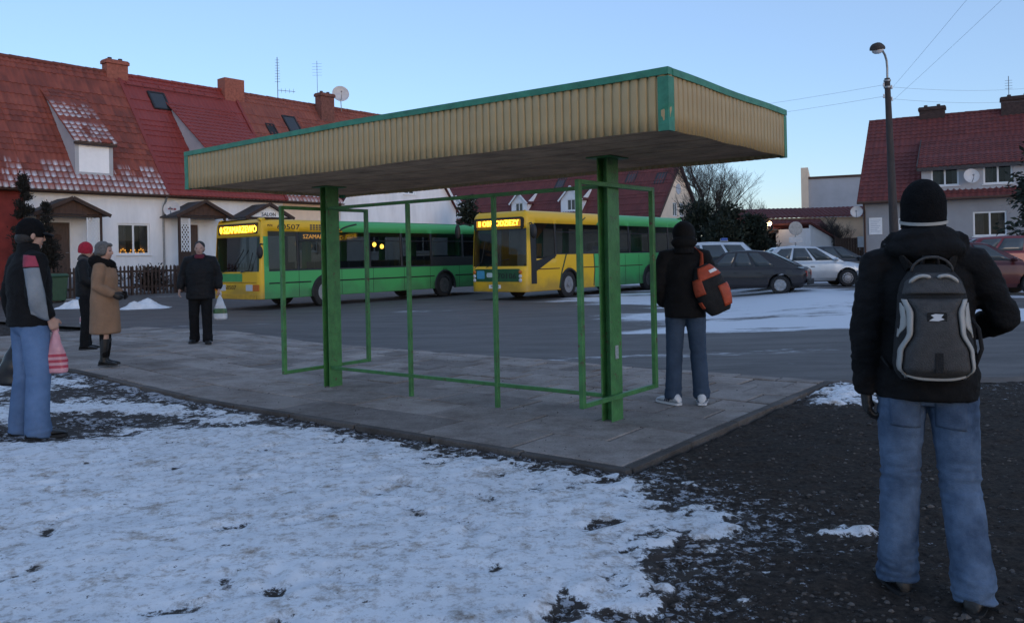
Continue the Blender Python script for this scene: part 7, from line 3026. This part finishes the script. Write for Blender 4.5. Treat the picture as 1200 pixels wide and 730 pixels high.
def at_px(px, py):
    """ground distance and side position of a spot seen at a photograph pixel, allowing for the ground's rise"""
    dx, dy = px - 600, py - 301
    u, v = dx - dy * _s, dx * _s + dy
    z = 0.0
    for _ in range(8):
        Y = (CAM_H - z) * 961 / v
        X = u / 961 * Y
        z = gz1(X, Y)
    return X, Y, z


from mathutils.bvhtree import BVHTree


def drape(person, target, quad, name, m, nu=10, nv=12, lift=0.006, thick=0.006, par=None, side=None):
    """sew a patch onto a garment: quad of (sideways, height) corners in metres, laid against the cloth as seen from behind"""
    me = target.data
    bvh = BVHTree.FromPolygons([v.co.copy() for v in me.vertices], [tuple(p.vertices) for p in me.polygons])
    if side is None:
        w = Vector((person.o.location.x, person.o.location.y, 0)).normalized()
    else:
        w = Vector((math.cos(side), math.sin(side), 0))
    d = Matrix.Rotation(-person.o.rotation_euler.z, 3, 'Z') @ w
    u = d.cross(Vector((0, 0, 1)))
    b = MB()
    q = [Vector(c) for c in quad]
    for j in range(nv + 1):
        for i in range(nu + 1):
            c = q[0].lerp(q[1], i / nu).lerp(q[3].lerp(q[2], i / nu), j / nv)
            o = u * c.x + Vector((0, 0, c.y)) - d * 2
            hit, nrm, _i, _d = bvh.ray_cast(o, d)
            if hit is None:
                hit, nrm, _i, _d = bvh.find_nearest(u * c.x + Vector((0, 0, c.y)) - d * 0.3)
            if nrm.dot(d) > 0:
                nrm = -nrm
            b.v.append(tuple(hit + nrm * lift))
    for j in range(nv):
        for i in range(nu):
            k = j * (nu + 1) + i
            b.f.append((k, k + 1, k + nu + 2, k + nu + 1))
            b.mi.append(0)
    o = b.build(name, m, par or target, smooth=180)
    s = o.modifiers.new("s", 'SOLIDIFY')
    s.thickness = thick
    s.offset = 0
    return o


# ---- man with the backpack, nearest on the right, seen from behind
P1 = (1.84, 3.66, -0.055)
H1 = 1.835
p1 = Person("man in black jacket, hooped beanie and jeans with a backpack, nearest on the right", P1, 70, H1, dict(
    hipR=(0.095, 0, 0.93), kneeR=(0.118, -0.01, 0.50), ankR=(0.145, -0.13, 0.085), toeR=(0.05, 0.14),
    hipL=(-0.095, 0, 0.93), kneeL=(-0.108, 0.02, 0.50), ankL=(-0.125, 0.03, 0.085), toeL=(-0.05, 0.14),
    shR=(0.188, -0.01, 1.415), elR=(0.292, -0.01, 1.185), wrR=(0.215, 0.21, 1.13), handR=(-0.7, 0.7, 0.1), palmR=(-0.6, -0.5, 0.2),
    shL=(-0.188, -0.01, 1.415), elL=(-0.238, -0.05, 1.12), wrL=(-0.238, 0.0, 0.87), handL=(0.06, 0.12, -0.98), palmL=(1, 0.1, 0.05),
    headtilt=-0.05, curlL=0.6), girth=0.97, voxel=0.008)
p1.jacket("black_cloth", hem=0.855, hw=0.203, hd=0.152, chest=(0.200, 0.145), waist=(0.190, 0.138), loose=0.068, collar=0.05, cuff=0.050, folds=0.020, voxel=0.009, hood=True)
j1 = p1.trousers("denim_mid", hem_r=0.080, thigh=0.098, knee=0.078, hem_z=0.045, folds=0.016, voxel=0.008)
for x0_, x1_ in ((0.035, 0.150), (-0.145, -0.03)):
    drape(p1, j1, [(x0_, 0.775), (x1_, 0.765), (x1_ + 0.004, 0.925), (x0_ - 0.004, 0.925)], "back_pocket", "denim_pocket", lift=0.003, thick=0.005)
p1.shoes("black_leather", size=0.97)
p1.cap("beanie", "black_knit", zcut=0.048, r=(0.090, 0.110, 0.112), c=(0, 0.0, 0.165))
p1.band("beanie_stripe", "light_piping", 0.090, 0.103, r=(0.0905, 0.109), cy=0.0, tilt=0.010)
nh = MB()
nh.ell(p1.hm @ Vector((0, -0.035, 0.085)), (0.070, 0.062, 0.05), 16, 10)
p1.wear("hair", nh, "dark_hair", 0.006, 2, 0.004, (40, 40, 10))
gl = MB()
hand(gl, p1.p['wrL'], p1.p['handL'], p1.p['palmL'], curl=0.6, grow=0.005, thumb_side=1 if p1.thumb('L', Vector(p1.p['handL']).normalized()) else -1)
p1.wear("glove", gl, "black_leather", 0.005, 2)


BK = thing("backpack", "dark grey backpack with pale curved side strips on the man's back", "backpack",
           (P1[0] + 0.0, P1[1], P1[2]), R(70 - 90))
s1 = p1.s


def lift_pack(z):
    return z if z > 1.415 else 1.415 - (1.415 - z) * 0.885


def bk(mb, name, m, smooth=50, bevel=0.0, par=BK):
    mb.v = [tuple(p1.S @ Vector((q[0], q[1], lift_pack(q[2])))) for q in mb.v]
    return mb.build(name, m, par, smooth=smooth, bevel=bevel)


ZB, ZT = 0.885, 1.415          # bottom and top of the pack
XC = 0.005
YB = -0.130                   # the back of the jacket


def pack_w(z):
    f = (z - ZB) / (ZT - ZB)
    pts = [(0, 0.122), (0.10, 0.150), (0.30, 0.145), (0.55, 0.132), (0.75, 0.125), (0.90, 0.105), (1.0, 0.05)]
    for (a, wa), (b, wb_) in zip(pts, pts[1:]):
        if a <= f <= b:
            return wa + (wb_ - wa) * (f - a) / (b - a)
    return 0.055


def pack_d(z):
    f = (z - ZB) / (ZT - ZB)
    pts = [(0, 0.10), (0.12, 0.17), (0.45, 0.175), (0.75, 0.15), (0.92, 0.10), (1.0, 0.05)]
    for (a, wa), (b, wb_) in zip(pts, pts[1:]):
        if a <= f <= b:
            return wa + (wb_ - wa) * (f - a) / (b - a)
    return 0.05


mb = MB()
rings = []
for i in range(15):
    z = ZB + (ZT - ZB) * i / 14
    w, d = pack_w(z), pack_d(z)
    ring = []
    for k in range(28):
        a = 2 * math.pi * k / 28
        ca, sa = math.cos(a), math.sin(a)
        ring.append(Vector((XC + w * math.copysign(abs(ca) ** 0.6, ca), YB - d / 2 + 0.03 + (d / 2 + 0.02) * math.copysign(abs(sa) ** 0.7, sa), z)))
    rings.append(ring)
mb.loft(rings, True)
me = remesh(mb, 0.008, 3)
displace(me, lambda co: 0.006 * (fbm(co * 14, 3) - 0.5) * 2)
for v_ in me.vertices:
    v_.co.z = lift_pack(v_.co.z)
me.transform(p1.S)
link("pack_body", me, "pack_black", BK, smooth=180)


def back_y(x, z):
    w, d = pack_w(z), pack_d(z)
    t = min(0.999, abs(x - XC) / w)
    sa = (1 - t ** (1 / 0.6 * 2)) ** 0.5 if t < 1 else 0
    return YB - d / 2 + 0.03 - (d / 2 + 0.02) * max(0.0, sa) ** 0.7


def panel(outline_l, name, m, lift, thick=0.012, nx=14, z0=None, z1=None):
    """padded panel on the pack's back: outline_l(z) gives (x left, x right)"""
    n = 26
    b = MB()
    for i in range(n + 1):
        z = z0 + (z1 - z0) * i / n
        xl, xr_ = outline_l(z)
        for k in range(nx + 1):
            f = k / nx
            x = xl + (xr_ - xl) * f
            puff = lift * (1 - (2 * f - 1) ** 6) * (1 - (2 * i / n - 1) ** 8)
            b.v.append((x, back_y(x, z) - 0.002 - puff, z))
    for i in range(n):
        for k in range(nx):
            q = i * (nx + 1) + k
            b.f.append((q, q + 1, q + nx + 2, q + nx + 1))
            b.mi.append(0)
    o = bk(b, name, m, 180)
    so = o.modifiers.new("s", 'SOLIDIFY')
    so.thickness = thick
    so.offset = -1
    return o


def interp(pts, z):
    for (a, va), (b, vb_) in zip(pts, pts[1:]):
        if a <= z <= b:
            t = (z - a) / (b - a)
            t = t * t * (3 - 2 * t)
            return va + (vb_ - va) * t
    return pts[-1][1] if z > pts[-1][0] else pts[0][1]


hour = [(0.905, 0.095), (0.95, 0.120), (1.02, 0.114), (1.12, 0.078), (1.20, 0.074), (1.27, 0.096)]
panel(lambda z: (XC - interp(hour, z), XC + interp(hour, z)), "front_panel", "pack_grey", 0.022, z0=0.905, z1=1.265)
panel(lambda z: (XC - interp([(1.285, 0.115), (1.33, 0.105), (1.385, 0.06)], z), XC + interp([(1.285, 0.115), (1.33, 0.105), (1.385, 0.06)], z)), "top_pocket", "pack_grey", 0.016, z0=1.285, z1=1.38)
for s in (-1, 1):
    def strip_o(z, s=s):
        a = interp(hour, z) + 0.004
        w = interp([(0.905, 0.012), (0.98, 0.020), (1.10, 0.022), (1.20, 0.026), (1.27, 0.020)], z)
        l, r_ = XC + s * a, XC + s * (a + w)
        return (min(l, r_), max(l, r_))
    panel(strip_o, "pale_strip", "light_piping", 0.012, z0=0.90, z1=1.262, nx=4)
    def side_o(z, s=s):
        w = interp([(1.09, 0.004), (1.15, 0.028), (1.22, 0.020), (1.245, 0.006)], z)
        e = pack_w(z) * 0.985
        l, r_ = XC + s * (e - w), XC + s * e
        return (min(l, r_), max(l, r_))
    panel(side_o, "pale_side_patch", "light_piping", 0.004, z0=1.09, z1=1.245, nx=3)
b = MB()
b.tube([(XC + x, back_y(XC + x, 0.905) - 0.014, 0.902 + 0.03 * abs(x / 0.13) ** 3) for x in np.linspace(-0.13, 0.13, 16)], 0.007, 8)
bk(b, "bottom_piping", "light_piping", 180)
b = MB()
for sg in (-1, 1):
    b.tube([(XC + sg * (0.012 + 0.075 * t), back_y(XC + sg * (0.012 + 0.075 * t), 1.35) - 0.020, 1.352 + 0.016 * math.sin(math.pi * (0.15 + 0.75 * t)) - 0.022 * t ** 3) for t in np.linspace(0, 1, 12)],
           [0.004] + [0.0085] * 10 + [0.004], 8)
bk(b, "zip_piping", "light_piping", 180)
b = MB()
b.tube([(XC + 0.075 * math.cos(a), -0.19 - 0.02 * math.sin(a), 1.385 + 0.062 * math.sin(a)) for a in np.linspace(0, math.pi, 18)], 0.005, 8)
bk(b, "top_seam", "pack_grey", 180)
b = MB()
b.tube([(XC - 0.03, -0.135, 1.40), (XC - 0.025, -0.16, 1.445), (XC + 0.025, -0.16, 1.445), (XC + 0.03, -0.135, 1.40)], 0.009, 8)
bk(b, "grab_handle", "pack_black", 180)
# small pale emblem and dark lower tab on the front panel
b = MB()
yb = back_y(XC, 1.19) - 0.029
T = basis((XC, yb, 1.185), (1, 0, 0), (0, 0, 1))
b.plate([(-0.028, -0.014), (0.004, -0.016), (0.026, -0.008), (0.014, 0.0), (0.024, 0.014), (-0.006, 0.016), (-0.022, 0.010), (-0.010, 0.0)], [], 0.003, T)
bk(b, "emblem", mat("emblem_white", (0.6, 0.62, 0.65), 0.5), None)
b = MB()
b.plate(rrect(-0.035, -0.02, 0.035, 0.024, 0.006), [], 0.003, basis((XC, yb + 0.002, 1.183), (1, 0, 0), (0, 0, 1)))
bk(b, "emblem_patch", "pack_black", None)
b = MB()
b.plate(rrect(-0.014, -0.045, 0.014, 0.045, 0.004), [], 0.004, basis((XC + 0.005, back_y(XC, 0.98) - 0.028, 0.985), (1, 0, 0), (0, 0, 1)))
bk(b, "pull_tab", "pack_black", None)
b = MB()
for s in (-1, 1):
    b.tube([(XC + s * 0.075, -0.13, 1.40), (s * 0.115, -0.10, 1.475), (s * 0.135, 0.0, 1.50), (s * 0.14, 0.10, 1.43), (s * 0.15, 0.155, 1.28), (s * 0.175, 0.10, 1.10), (s * 0.185, -0.04, 0.98), (s * 0.15, -0.13, 0.93)], [(0.026, 0.008)] * 6 + [(0.014, 0.005)] * 2, 8, ref=(0, 1, 1))
bk(b, "strap", "pack_black", 180)
b = MB()
b.tube([(0.15, -0.13, 1.17), (0.175, -0.15, 1.12), (0.185, -0.15, 1.03), (0.16, -0.15, 0.95)], [(0.008, 0.003)] * 4, 8)
bk(b, "loose_strap", "pack_black", 180)

# ---- man at the shelter with the orange bag
x_, y_, z_ = at_px(806, 474)
P2 = (x_, y_ + 0.02, z_ + 0.004)
p2 = Person("man in black hooded jacket and jeans under the shelter end, orange bag at his side", P2, 80, 1.80, dict(
    hipR=(0.092, 0, 0.93), kneeR=(0.115, 0.02, 0.50), ankR=(0.140, 0.0, 0.085), toeR=(0.01, 0.15),
    hipL=(-0.092, 0, 0.93), kneeL=(-0.110, 0.02, 0.50), ankL=(-0.130, -0.03, 0.085), toeL=(-0.10, 0.12),
    shR=(0.185, -0.01, 1.41), elR=(0.26, -0.06, 1.15), wrR=(0.20, 0.12, 1.00), handR=(-0.5, 0.6, -0.4), palmR=(-1, 0, 0),
    shL=(-0.185, -0.01, 1.41), elL=(-0.27, -0.06, 1.14), wrL=(-0.20, 0.10, 0.95), handL=(0.4, 0.5, -0.6), palmL=(1, 0, 0), headtilt=0.12), girth=1.05, voxel=0.010)
p2.jacket("black_cloth", hem=0.84, hw=0.185, hd=0.145, chest=(0.20, 0.15), waist=(0.19, 0.145), loose=0.078, collar=0.06, folds=0.012, seed=3)
p2.trousers("denim_dark", hem_r=0.080, thigh=0.098, knee=0.078, hem_z=0.05, folds=0.011, seed=8)
p2.shoes("white_shoe", sole="white_shoe", size=1.15, stripes="shoe_navy")
hd_ = MB()
T = p2.hm
hd_.ell(T @ Vector((0, -0.012, 0.145)), (0.112, 0.115, 0.122), 18, 12)
hd_.ell(T @ Vector((0, -0.075, 0.050)), (0.125, 0.075, 0.065), 18, 12)
hd_.tube([(0, -0.03, 1.44), (0, -0.022, 1.50), T @ Vector((0, -0.015, 0.09))], [0.115, 0.095, 0.092], 16)
p2.wear("hood", hd_, "black_cloth", 0.008, 3, 0.006, (14, 14, 14))

OB = thing("shoulder_bag", "orange and black sports bag slung on the right side of the shelter man", "bag", P2, R(80 - 90))


def ob(mb, name, m, smooth=50, par=OB):
    mb.v = [tuple(p2.S @ Vector(q)) for q in mb.v]
    return mb.build(name, m, par, smooth=smooth)


Tb = Matrix.Translation((0.24, -0.135, 1.10)) @ Matrix.Rotation(R(-22), 4, 'Y') @ Matrix.Rotation(R(10), 4, 'Z')


def bag_ring(f, k=1.0, a0=0.0, a1=2 * math.pi, n=24):
    z = -0.23 + 0.48 * f
    w = 0.155 * math.sin(math.pi * (0.14 + 0.80 * f)) ** 0.55
    d = 0.105 * math.sin(math.pi * (0.12 + 0.80 * f)) ** 0.6
    return [Tb @ Vector((k * w * math.copysign(abs(math.cos(a)) ** 0.75, math.cos(a)), k * d * math.copysign(abs(math.sin(a)) ** 0.8, math.sin(a)), z)) for a in [a0 + (a1 - a0) * q / n for q in range(n + (0 if a1 - a0 > 6.2 else 1))]]


mb = MB()
mb.loft([bag_ring(i / 14) for i in range(15)], True)
me = remesh(mb, 0.008, 3)
displace(me, lambda co: 0.009 * (fbm(co * 11, 3) - 0.5) * 2)
me.transform(p2.S)
link("bag_body", me, "pack_black", OB, smooth=180)


def bag_patch(f0, f1, a0, a1, name, m, k=1.045):
    b = MB()
    b.loft([bag_ring(f0 + (f1 - f0) * i / 8, k, a0, a1, 12) for i in range(9)], False, closed=False)
    o = ob(b, name, m, 180)
    s = o.modifiers.new("s", 'SOLIDIFY')
    s.thickness = 0.012
    s.offset = 0


bag_patch(0.10, 0.52, R(-78), R(8), "orange_panel", "bag_orange")
bag_patch(0.72, 0.97, R(-125), R(-5), "orange_panel", "bag_orange")
bag_patch(0.46, 0.78, R(-172), R(-112), "orange_panel", "bag_orange")
bag_patch(0.20, 0.34, R(-178), R(-150), "orange_panel", "bag_orange")
bag_patch(0.80, 0.86, R(-80), R(-35), "white_mark", "white_paint", 1.06)
b = MB()
b.tube([q[0] if False else bag_ring(f, 1.04, R(14), R(15), 1)[0] for f in np.linspace(0.12, 0.92, 14)], 0.008, 8)
ob(b, "piping", "light_piping", 180)
b = MB()
b.tube([Tb @ Vector((0.0, -0.02, 0.24)), (0.16, -0.10, 1.44), (0.10, -0.02, 1.51), (0.0, 0.10, 1.42), (-0.12, 0.17, 1.22)], [(0.022, 0.006)] * 5, 8, ref=(0, 1, 1))
ob(b, "strap", "bag_orange", 180)

# ---- man in light jeans at the left edge
x_, y_, z_ = at_px(36, 507)
P3 = (x_ - 0.02, y_ + 0.05, z_ - 0.05)
HL = 1.93
p3 = Person("tall man in black jacket with grey panel, cap and light blue jeans at left edge", P3, 50, HL, dict(
    hipR=(0.092, 0, 0.93), kneeR=(0.10, 0.02, 0.50), ankR=(0.120, -0.01, 0.085), toeR=(0.03, 0.15),
    hipL=(-0.092, 0, 0.93), kneeL=(-0.105, 0.0, 0.50), ankL=(-0.120, -0.05, 0.085), toeL=(-0.02, 0.15),
    shR=(0.19, -0.01, 1.41), elR=(0.25, -0.05, 1.15), wrR=(0.20, 0.08, 0.96), handR=(-0.05, 0.35, -0.9), palmR=(-1, 0.1, 0),
    shL=(-0.19, -0.01, 1.41), elL=(-0.255, -0.06, 1.14), wrL=(-0.26, -0.01, 0.88), headtilt=0.08, curlR=1.0, curlL=1.0), girth=1.05, voxel=0.010)
jk = p3.jacket("black_cloth", hem=0.90, hw=0.19, hd=0.15, chest=(0.205, 0.15), waist=(0.195, 0.145), loose=0.078, collar=0.06, folds=0.012, seed=11)
p3.trousers("denim_light", hem_r=0.092, thigh=0.105, knee=0.088, hem_z=0.02, folds=0.009, seed=14, seat=1.03)
p3.shoes("black_leather", size=1.08)
p3.cap("cap", "black_knit", zcut=0.11)
b = MB()
T = p3.hm
rings = []
for y0_, w_, zz in ((0.075, 0.080, 0.165), (0.12, 0.074, 0.160), (0.16, 0.052, 0.150), (0.178, 0.02, 0.145)):
    rings.append([T @ Vector((w_ * k, y0_, zz - 0.02 * k * k + dz)) for k, dz in ((-1, 0), (-0.5, 0), (0, 0), (0.5, 0), (1, 0), (1, -0.008), (0.5, -0.008), (0, -0.008), (-0.5, -0.008), (-1, -0.008))])
b.loft(rings, True)
p3.add("cap_peak", b, "black_cloth", 60)
nh = MB()
nh.ell(T @ Vector((0, -0.03, 0.100)), (0.079, 0.075, 0.06), 16, 10)
p3.wear("hair", nh, "dark_hair", 0.006, 2, 0.004, (40, 40, 10))
# grey and pink inserts over the right shoulder and down the back of the sleeve
drape(p3, jk, [(0.01, 1.10), (0.145, 1.04), (0.075, 1.50), (-0.03, 1.50)], "grey_panel", "grey_cloth", 10, 18, 0.008, 0.008)
drape(p3, jk, [(-0.035, 1.508), (0.075, 1.508), (0.05, 1.60), (-0.03, 1.61)], "pink_panel", "pink_cloth", 10, 10, 0.008, 0.008)


def world_pt(person, v):
    return person.o.matrix_basis @ (person.S @ Vector(v))


def carrier_bag(label, top, w, h, d, rotz, bands, seed):
    """thin plastic carrier bag hanging from a hand"""
    root = thing("carrier_bag", label, "bag", (top.x, top.y, top.z - h), rotz, None)
    mb = MB()
    rings = []
    n = 28
    for i in range(17):
        f = i / 16
        ww = w * 0.5 * (1.0 if f < 0.3 else 1.0 - 0.90 * ((f - 0.3) / 0.7) ** 1.15)
        dd = d * (0.5 if f < 0.55 else 0.5 * max(0.14, (1 - f) / 0.45))
        if f < 0.06:
            ww *= 0.92
            dd *= 0.8
        rings.append([Vector((ww * math.copysign(abs(math.cos(a)) ** 0.7, math.cos(a)), dd * math.copysign(abs(math.sin(a)) ** 0.8, math.sin(a)), f * h)) for a in [2 * math.pi * k / n for k in range(n)]])
    mb.loft(rings, True)
    mi = []
    me = mb.mesh("bag")
    displace(me, lambda co: 0.030 * (np.abs(fbm(co * np.array((18, 18, 7)) + seed, 3) - 0.5) * 2 - 0.3))
    mats = [bands[0]]
    idx = []
    fz = [sum(me.vertices[v].co.z for v in p.vertices) / len(p.vertices) / h for p in me.polygons]
    for q in fz:
        k = 0
        for j, (z0, z1, m_) in enumerate(bands[1:]):
            if z0 <= q < z1:
                k = j + 1
        idx.append(k)
    o = link("bag_film", me, [bands[0]] + [b_[2] for b_ in bands[1:]], root, smooth=180)
    me.polygons.foreach_set("material_index", idx)
    sub = o.modifiers.new("sub", 'SUBSURF')
    sub.levels = 1
    sub.render_levels = 1
    hm = MB()
    hm.tube([(-0.02, 0, h * 0.93), (-0.012, 0, h + 0.03), (0.012, 0, h + 0.03), (0.02, 0, h * 0.93)], [(0.012, 0.006)] * 4, 8)
    hm.build("bag_handle", bands[0], root, smooth=180)
    return root


M['film_white'] = mat('film_white', (0.55, 0.56, 0.58), 0.4, 0.12, 12)
M['film_pink'] = mat('film_pink', (0.50, 0.24, 0.27), 0.4, 0.15, 12)
M['film_red'] = mat('film_red', (0.36, 0.03, 0.06), 0.4, 0.15, 12)
M['film_green'] = mat('film_green', (0.06, 0.13, 0.05), 0.4, 0.5, 12)
M['film_black'] = mat('film_black', (0.010, 0.010, 0.012), 0.35, 0.3, 12)
hw_ = world_pt(p3, Vector(p3.p['wrR']) + Vector(p3.p['handR']).normalized() * 0.095 + Vector((-0.02, 0, 0)))
cb_ = carrier_bag("pink white carrier bag with red stripes hanging before the light jeans", hw_ + Vector((0.0, 0.02, 0.0)), 0.19, 0.40, 0.10, R(15),
                  ["film_pink", (0.10, 0.17, "film_red"), (0.24, 0.31, "film_red"), (0.38, 0.46, "film_red")], 2)
cb_["group"] = "carrier bags held in hands"
hw_ = world_pt(p3, Vector(p3.p['wrL']) + Vector(p3.p['handL']).normalized() * 0.095 + Vector((0.02, 0, 0)))
cb_ = carrier_bag("black full bag at the left picture edge in the tall man's far hand", hw_ + Vector((-0.04, 0.02, 0.02)), 0.34, 0.46, 0.20, R(20),
                  ["film_black"], 5)
cb_["group"] = "carrier bags held in hands"

# ---- woman in the camel coat
x_, y_, z_ = at_px(123, 430)
P4 = (x_, y_ + 0.02, z_)
p4 = Person("grey haired woman in long camel coat with black fur collar, facing right", P4, 12, 1.70, dict(
    ankR=(0.075, -0.01, 0.11), kneeR=(0.08, 0.02, 0.50), ankL=(-0.075, -0.02, 0.11), kneeL=(-0.08, 0.01, 0.50), toeR=(0.02, 0.14), toeL=(-0.01, 0.14),
    shR=(0.175, -0.01, 1.40), elR=(0.245, -0.03, 1.13), wrR=(0.20, 0.17, 1.02), handR=(-0.3, 0.85, -0.5), palmR=(-1, 0, -0.1),
    shL=(-0.175, -0.01, 1.40), elL=(-0.24, -0.03, 1.13), wrL=(-0.19, 0.17, 1.02), handL=(0.3, 0.85, -0.5), palmL=(1, 0, -0.1), headtilt=0.06), girth=1.12, voxel=0.011)
ct = MB()
g = 1.12
ct.tube([(0, 0, 0.47), (0, 0, 0.52), (0, 0, 0.75), (0, -0.005, 0.95), (0, 0, 1.10), (0, 0.008, 1.26), (0, 0, 1.38), (0, -0.004, 1.45), (0, -0.004, 1.49)],
        [(0.205, 0.20), (0.207, 0.20), (0.21, 0.19), (0.212, 0.18), (0.20, 0.165), (0.205, 0.17), (0.195, 0.14), (0.14, 0.11), (0.09, 0.09)], 24)
for k, sg in (('R', 1), ('L', -1)):
    sh_, el_, wr_ = [Vector(p4.p[j + k]) for j in ('sh', 'el', 'wr')]
    ct.tube([(sg * 0.09, 0, 1.41), sh_, lerp3(sh_, el_, 0.4), el_, lerp3(el_, wr_, 0.5), wr_], [0.075, 0.085, 0.082, 0.078, 0.07, 0.058], 14, ref=(0, 1, 0.1))
p4.wear("coat", ct, "camel", 0.013, 5, 0.010, (7, 7, 5), 21)
fc = MB()
for a in np.linspace(0, 2 * math.pi, 18, endpoint=False):
    fc.ell((0.125 * math.cos(a), -0.02 + 0.115 * math.sin(a), 1.475 - 0.05 * max(0, math.sin(a)) + (0.02 if math.sin(a) < 0 else 0)), (0.062, 0.062, 0.068), 10, 8)
fc.ell((0, -0.115, 1.45), (0.13, 0.055, 0.075), 14, 8)
p4.wear("fur_collar", fc, "fur", 0.009, 1, 0.016, (45, 45, 45), 4)
hr = MB()
T = p4.hm
hr.ell(T @ Vector((0, -0.022, 0.170)), (0.096, 0.104, 0.100), 18, 12)
hr.ell(T @ Vector((0, -0.055, 0.110)), (0.088, 0.072, 0.075), 16, 10)
for s in (-1, 1):
    hr.ell(T @ Vector((s * 0.075, 0.0, 0.125)), (0.026, 0.05, 0.06), 12, 8)
hr.ell(T @ Vector((0, 0.062, 0.215)), (0.068, 0.04, 0.03), 12, 8)
p4.wear("hair", hr, "grey_hair", 0.007, 2, 0.010, (26, 26, 26), 2)
b = MB()
b.tube([(0.075, 0, 0.60), (0.075, 0.0, 0.30), (0.075, -0.005, 0.14)], [0.060, 0.056, 0.045], 14)
b.tube([(-0.075, 0, 0.60), (-0.075, 0.0, 0.30), (-0.075, -0.015, 0.14)], [0.060, 0.056, 0.045], 14)
p4.add("stockings", b, "dark_trouser", 180)
p4.shoes("black_leather", size=0.93, boot=0.75)
gl = MB()
hand(gl, p4.p['wrR'], p4.p['handR'], p4.p['palmR'], curl=0.6, grow=0.006, thumb_side=1 if p4.thumb('R', Vector(p4.p['handR']).normalized()) else -1)
p4.wear("glove", gl, "black_leather", 0.006, 2)
gl = MB()
hand(gl, p4.p['wrL'], p4.p['handL'], p4.p['palmL'], curl=0.6, grow=0.006, thumb_side=1 if p4.thumb('L', Vector(p4.p['handL']).normalized()) else -1)
p4.wear("glove", gl, "black_leather", 0.006, 2)

# ---- person in the red knitted hat
x_, y_, z_ = at_px(101, 409)
P5 = (x_, y_, z_)
p5 = Person("person in red knitted hat and dark clothes standing behind the camel coat woman", P5, 20, 1.74, dict(
    elR=(0.25, 0.02, 1.15), wrR=(0.17, 0.22, 1.05), handR=(-0.3, 0.9, -0.2), elL=(-0.25, -0.02, 1.14), wrL=(-0.25, 0.03, 0.90), headtilt=0.12, headturn=-0.2), girth=0.98, voxel=0.012)
p5.jacket("black_down", hem=0.86, hw=0.19, hd=0.15, chest=(0.195, 0.15), waist=(0.19, 0.145), loose=0.078, folds=0.016, seed=31, voxel=0.014)
p5.trousers("dark_trouser", folds=0.009, seed=33, name="trousers")
p5.shoes("black_leather")
p5.cap("knitted_hat", "red_knit", r=(0.094, 0.114, 0.125), c=(0, -0.004, 0.168), zcut=0.095, folds=0.008)
b = MB()
T5 = p5.hm
b.tube([(0, -0.02, 1.45), (0, 0.0, 1.50), (0, 0.01, 1.54)], [(0.10, 0.10), (0.105, 0.105), (0.09, 0.09)], 18)
p5.wear("scarf", b, "pack_grey", 0.01, 2, 0.01, (20, 20, 30))
b = MB()
b.tube([(0.0, 0, 0.83), (0.0, 0, 0.90)], [(0.182, 0.14), (0.185, 0.143)], 20)
p5.wear("jacket_hem", b, mat("blue_hem", (0.16, 0.24, 0.34), 0.9), 0.012, 2, 0.006)
hw_ = world_pt(p5, Vector(p5.p['wrL']) + Vector(p5.p['handL']).normalized() * 0.09)
cb_ = carrier_bag("small pale bag low beside the person in the red hat", hw_ + Vector((-0.05, -0.05, 0.0)), 0.22, 0.42, 0.10, R(30), ["film_white", (0.1, 0.3, "film_pink")], 8)
cb_["group"] = "carrier bags held in hands"

# ---- person walking towards the camera
x_, y_, z_ = at_px(236, 402)
P6 = (x_, y_, z_)
p6 = Person("stout person in black jacket and trousers walking towards the camera with a bag", P6, -78, 1.77, dict(
    hipR=(0.095, 0, 0.93), kneeR=(0.11, 0.03, 0.50), ankR=(0.120, -0.06, 0.095), toeR=(0.03, 0.15),
    hipL=(-0.095, 0, 0.93), kneeL=(-0.105, 0.06, 0.50), ankL=(-0.115, 0.08, 0.085), toeL=(-0.03, 0.15),
    shR=(0.20, -0.01, 1.41), elR=(0.295, -0.05, 1.15), wrR=(0.33, 0.04, 0.93), handR=(0.1, 0.3, -0.9),
    shL=(-0.20, -0.01, 1.41), elL=(-0.285, -0.04, 1.14), wrL=(-0.305, 0.04, 0.92), curlL=1.1, headtilt=0.02), girth=1.2, voxel=0.011)
p6.jacket("black_down", hem=0.76, hw=0.19, hd=0.155, chest=(0.200, 0.155), waist=(0.19, 0.155), loose=0.090, folds=0.014, seed=41, voxel=0.014, flare=1.03, collar=0.045)
p6.trousers("dark_trouser", hem_r=0.082, thigh=0.105, knee=0.085, seed=43, name="trousers")
p6.shoes("black_leather", size=1.05)
hr = MB()
T = p6.hm
hr.ell(T @ Vector((0, -0.018, 0.175)), (0.086, 0.097, 0.088), 18, 12)
hr.ell(T @ Vector((0, -0.045, 0.12)), (0.080, 0.065, 0.07), 16, 10)
p6.wear("hair", hr, "dark_hair", 0.007, 2, 0.006, (30, 30, 30))
b = MB()
b.tube([(0, 0.02, 1.46), (0, 0.02, 1.50), (0, 0.02, 1.53)], [(0.085, 0.085), (0.088, 0.086), (0.075, 0.076)], 16)
p6.wear("scarf", b, mat("scarf_maroon", (0.12, 0.015, 0.03), 0.9), 0.01, 2, 0.008, (20, 20, 30))
hw_ = world_pt(p6, Vector(p6.p['wrL']) + Vector(p6.p['handL']).normalized() * 0.095)
cb_ = carrier_bag("white and green carrier bag hanging from the walking person's hand", hw_ + Vector((0.02, 0, 0.02)), 0.24, 0.46, 0.12, R(5), ["film_white", (0.24, 0.44, "film_green")], 12)
cb_["group"] = "carrier bags held in hands"
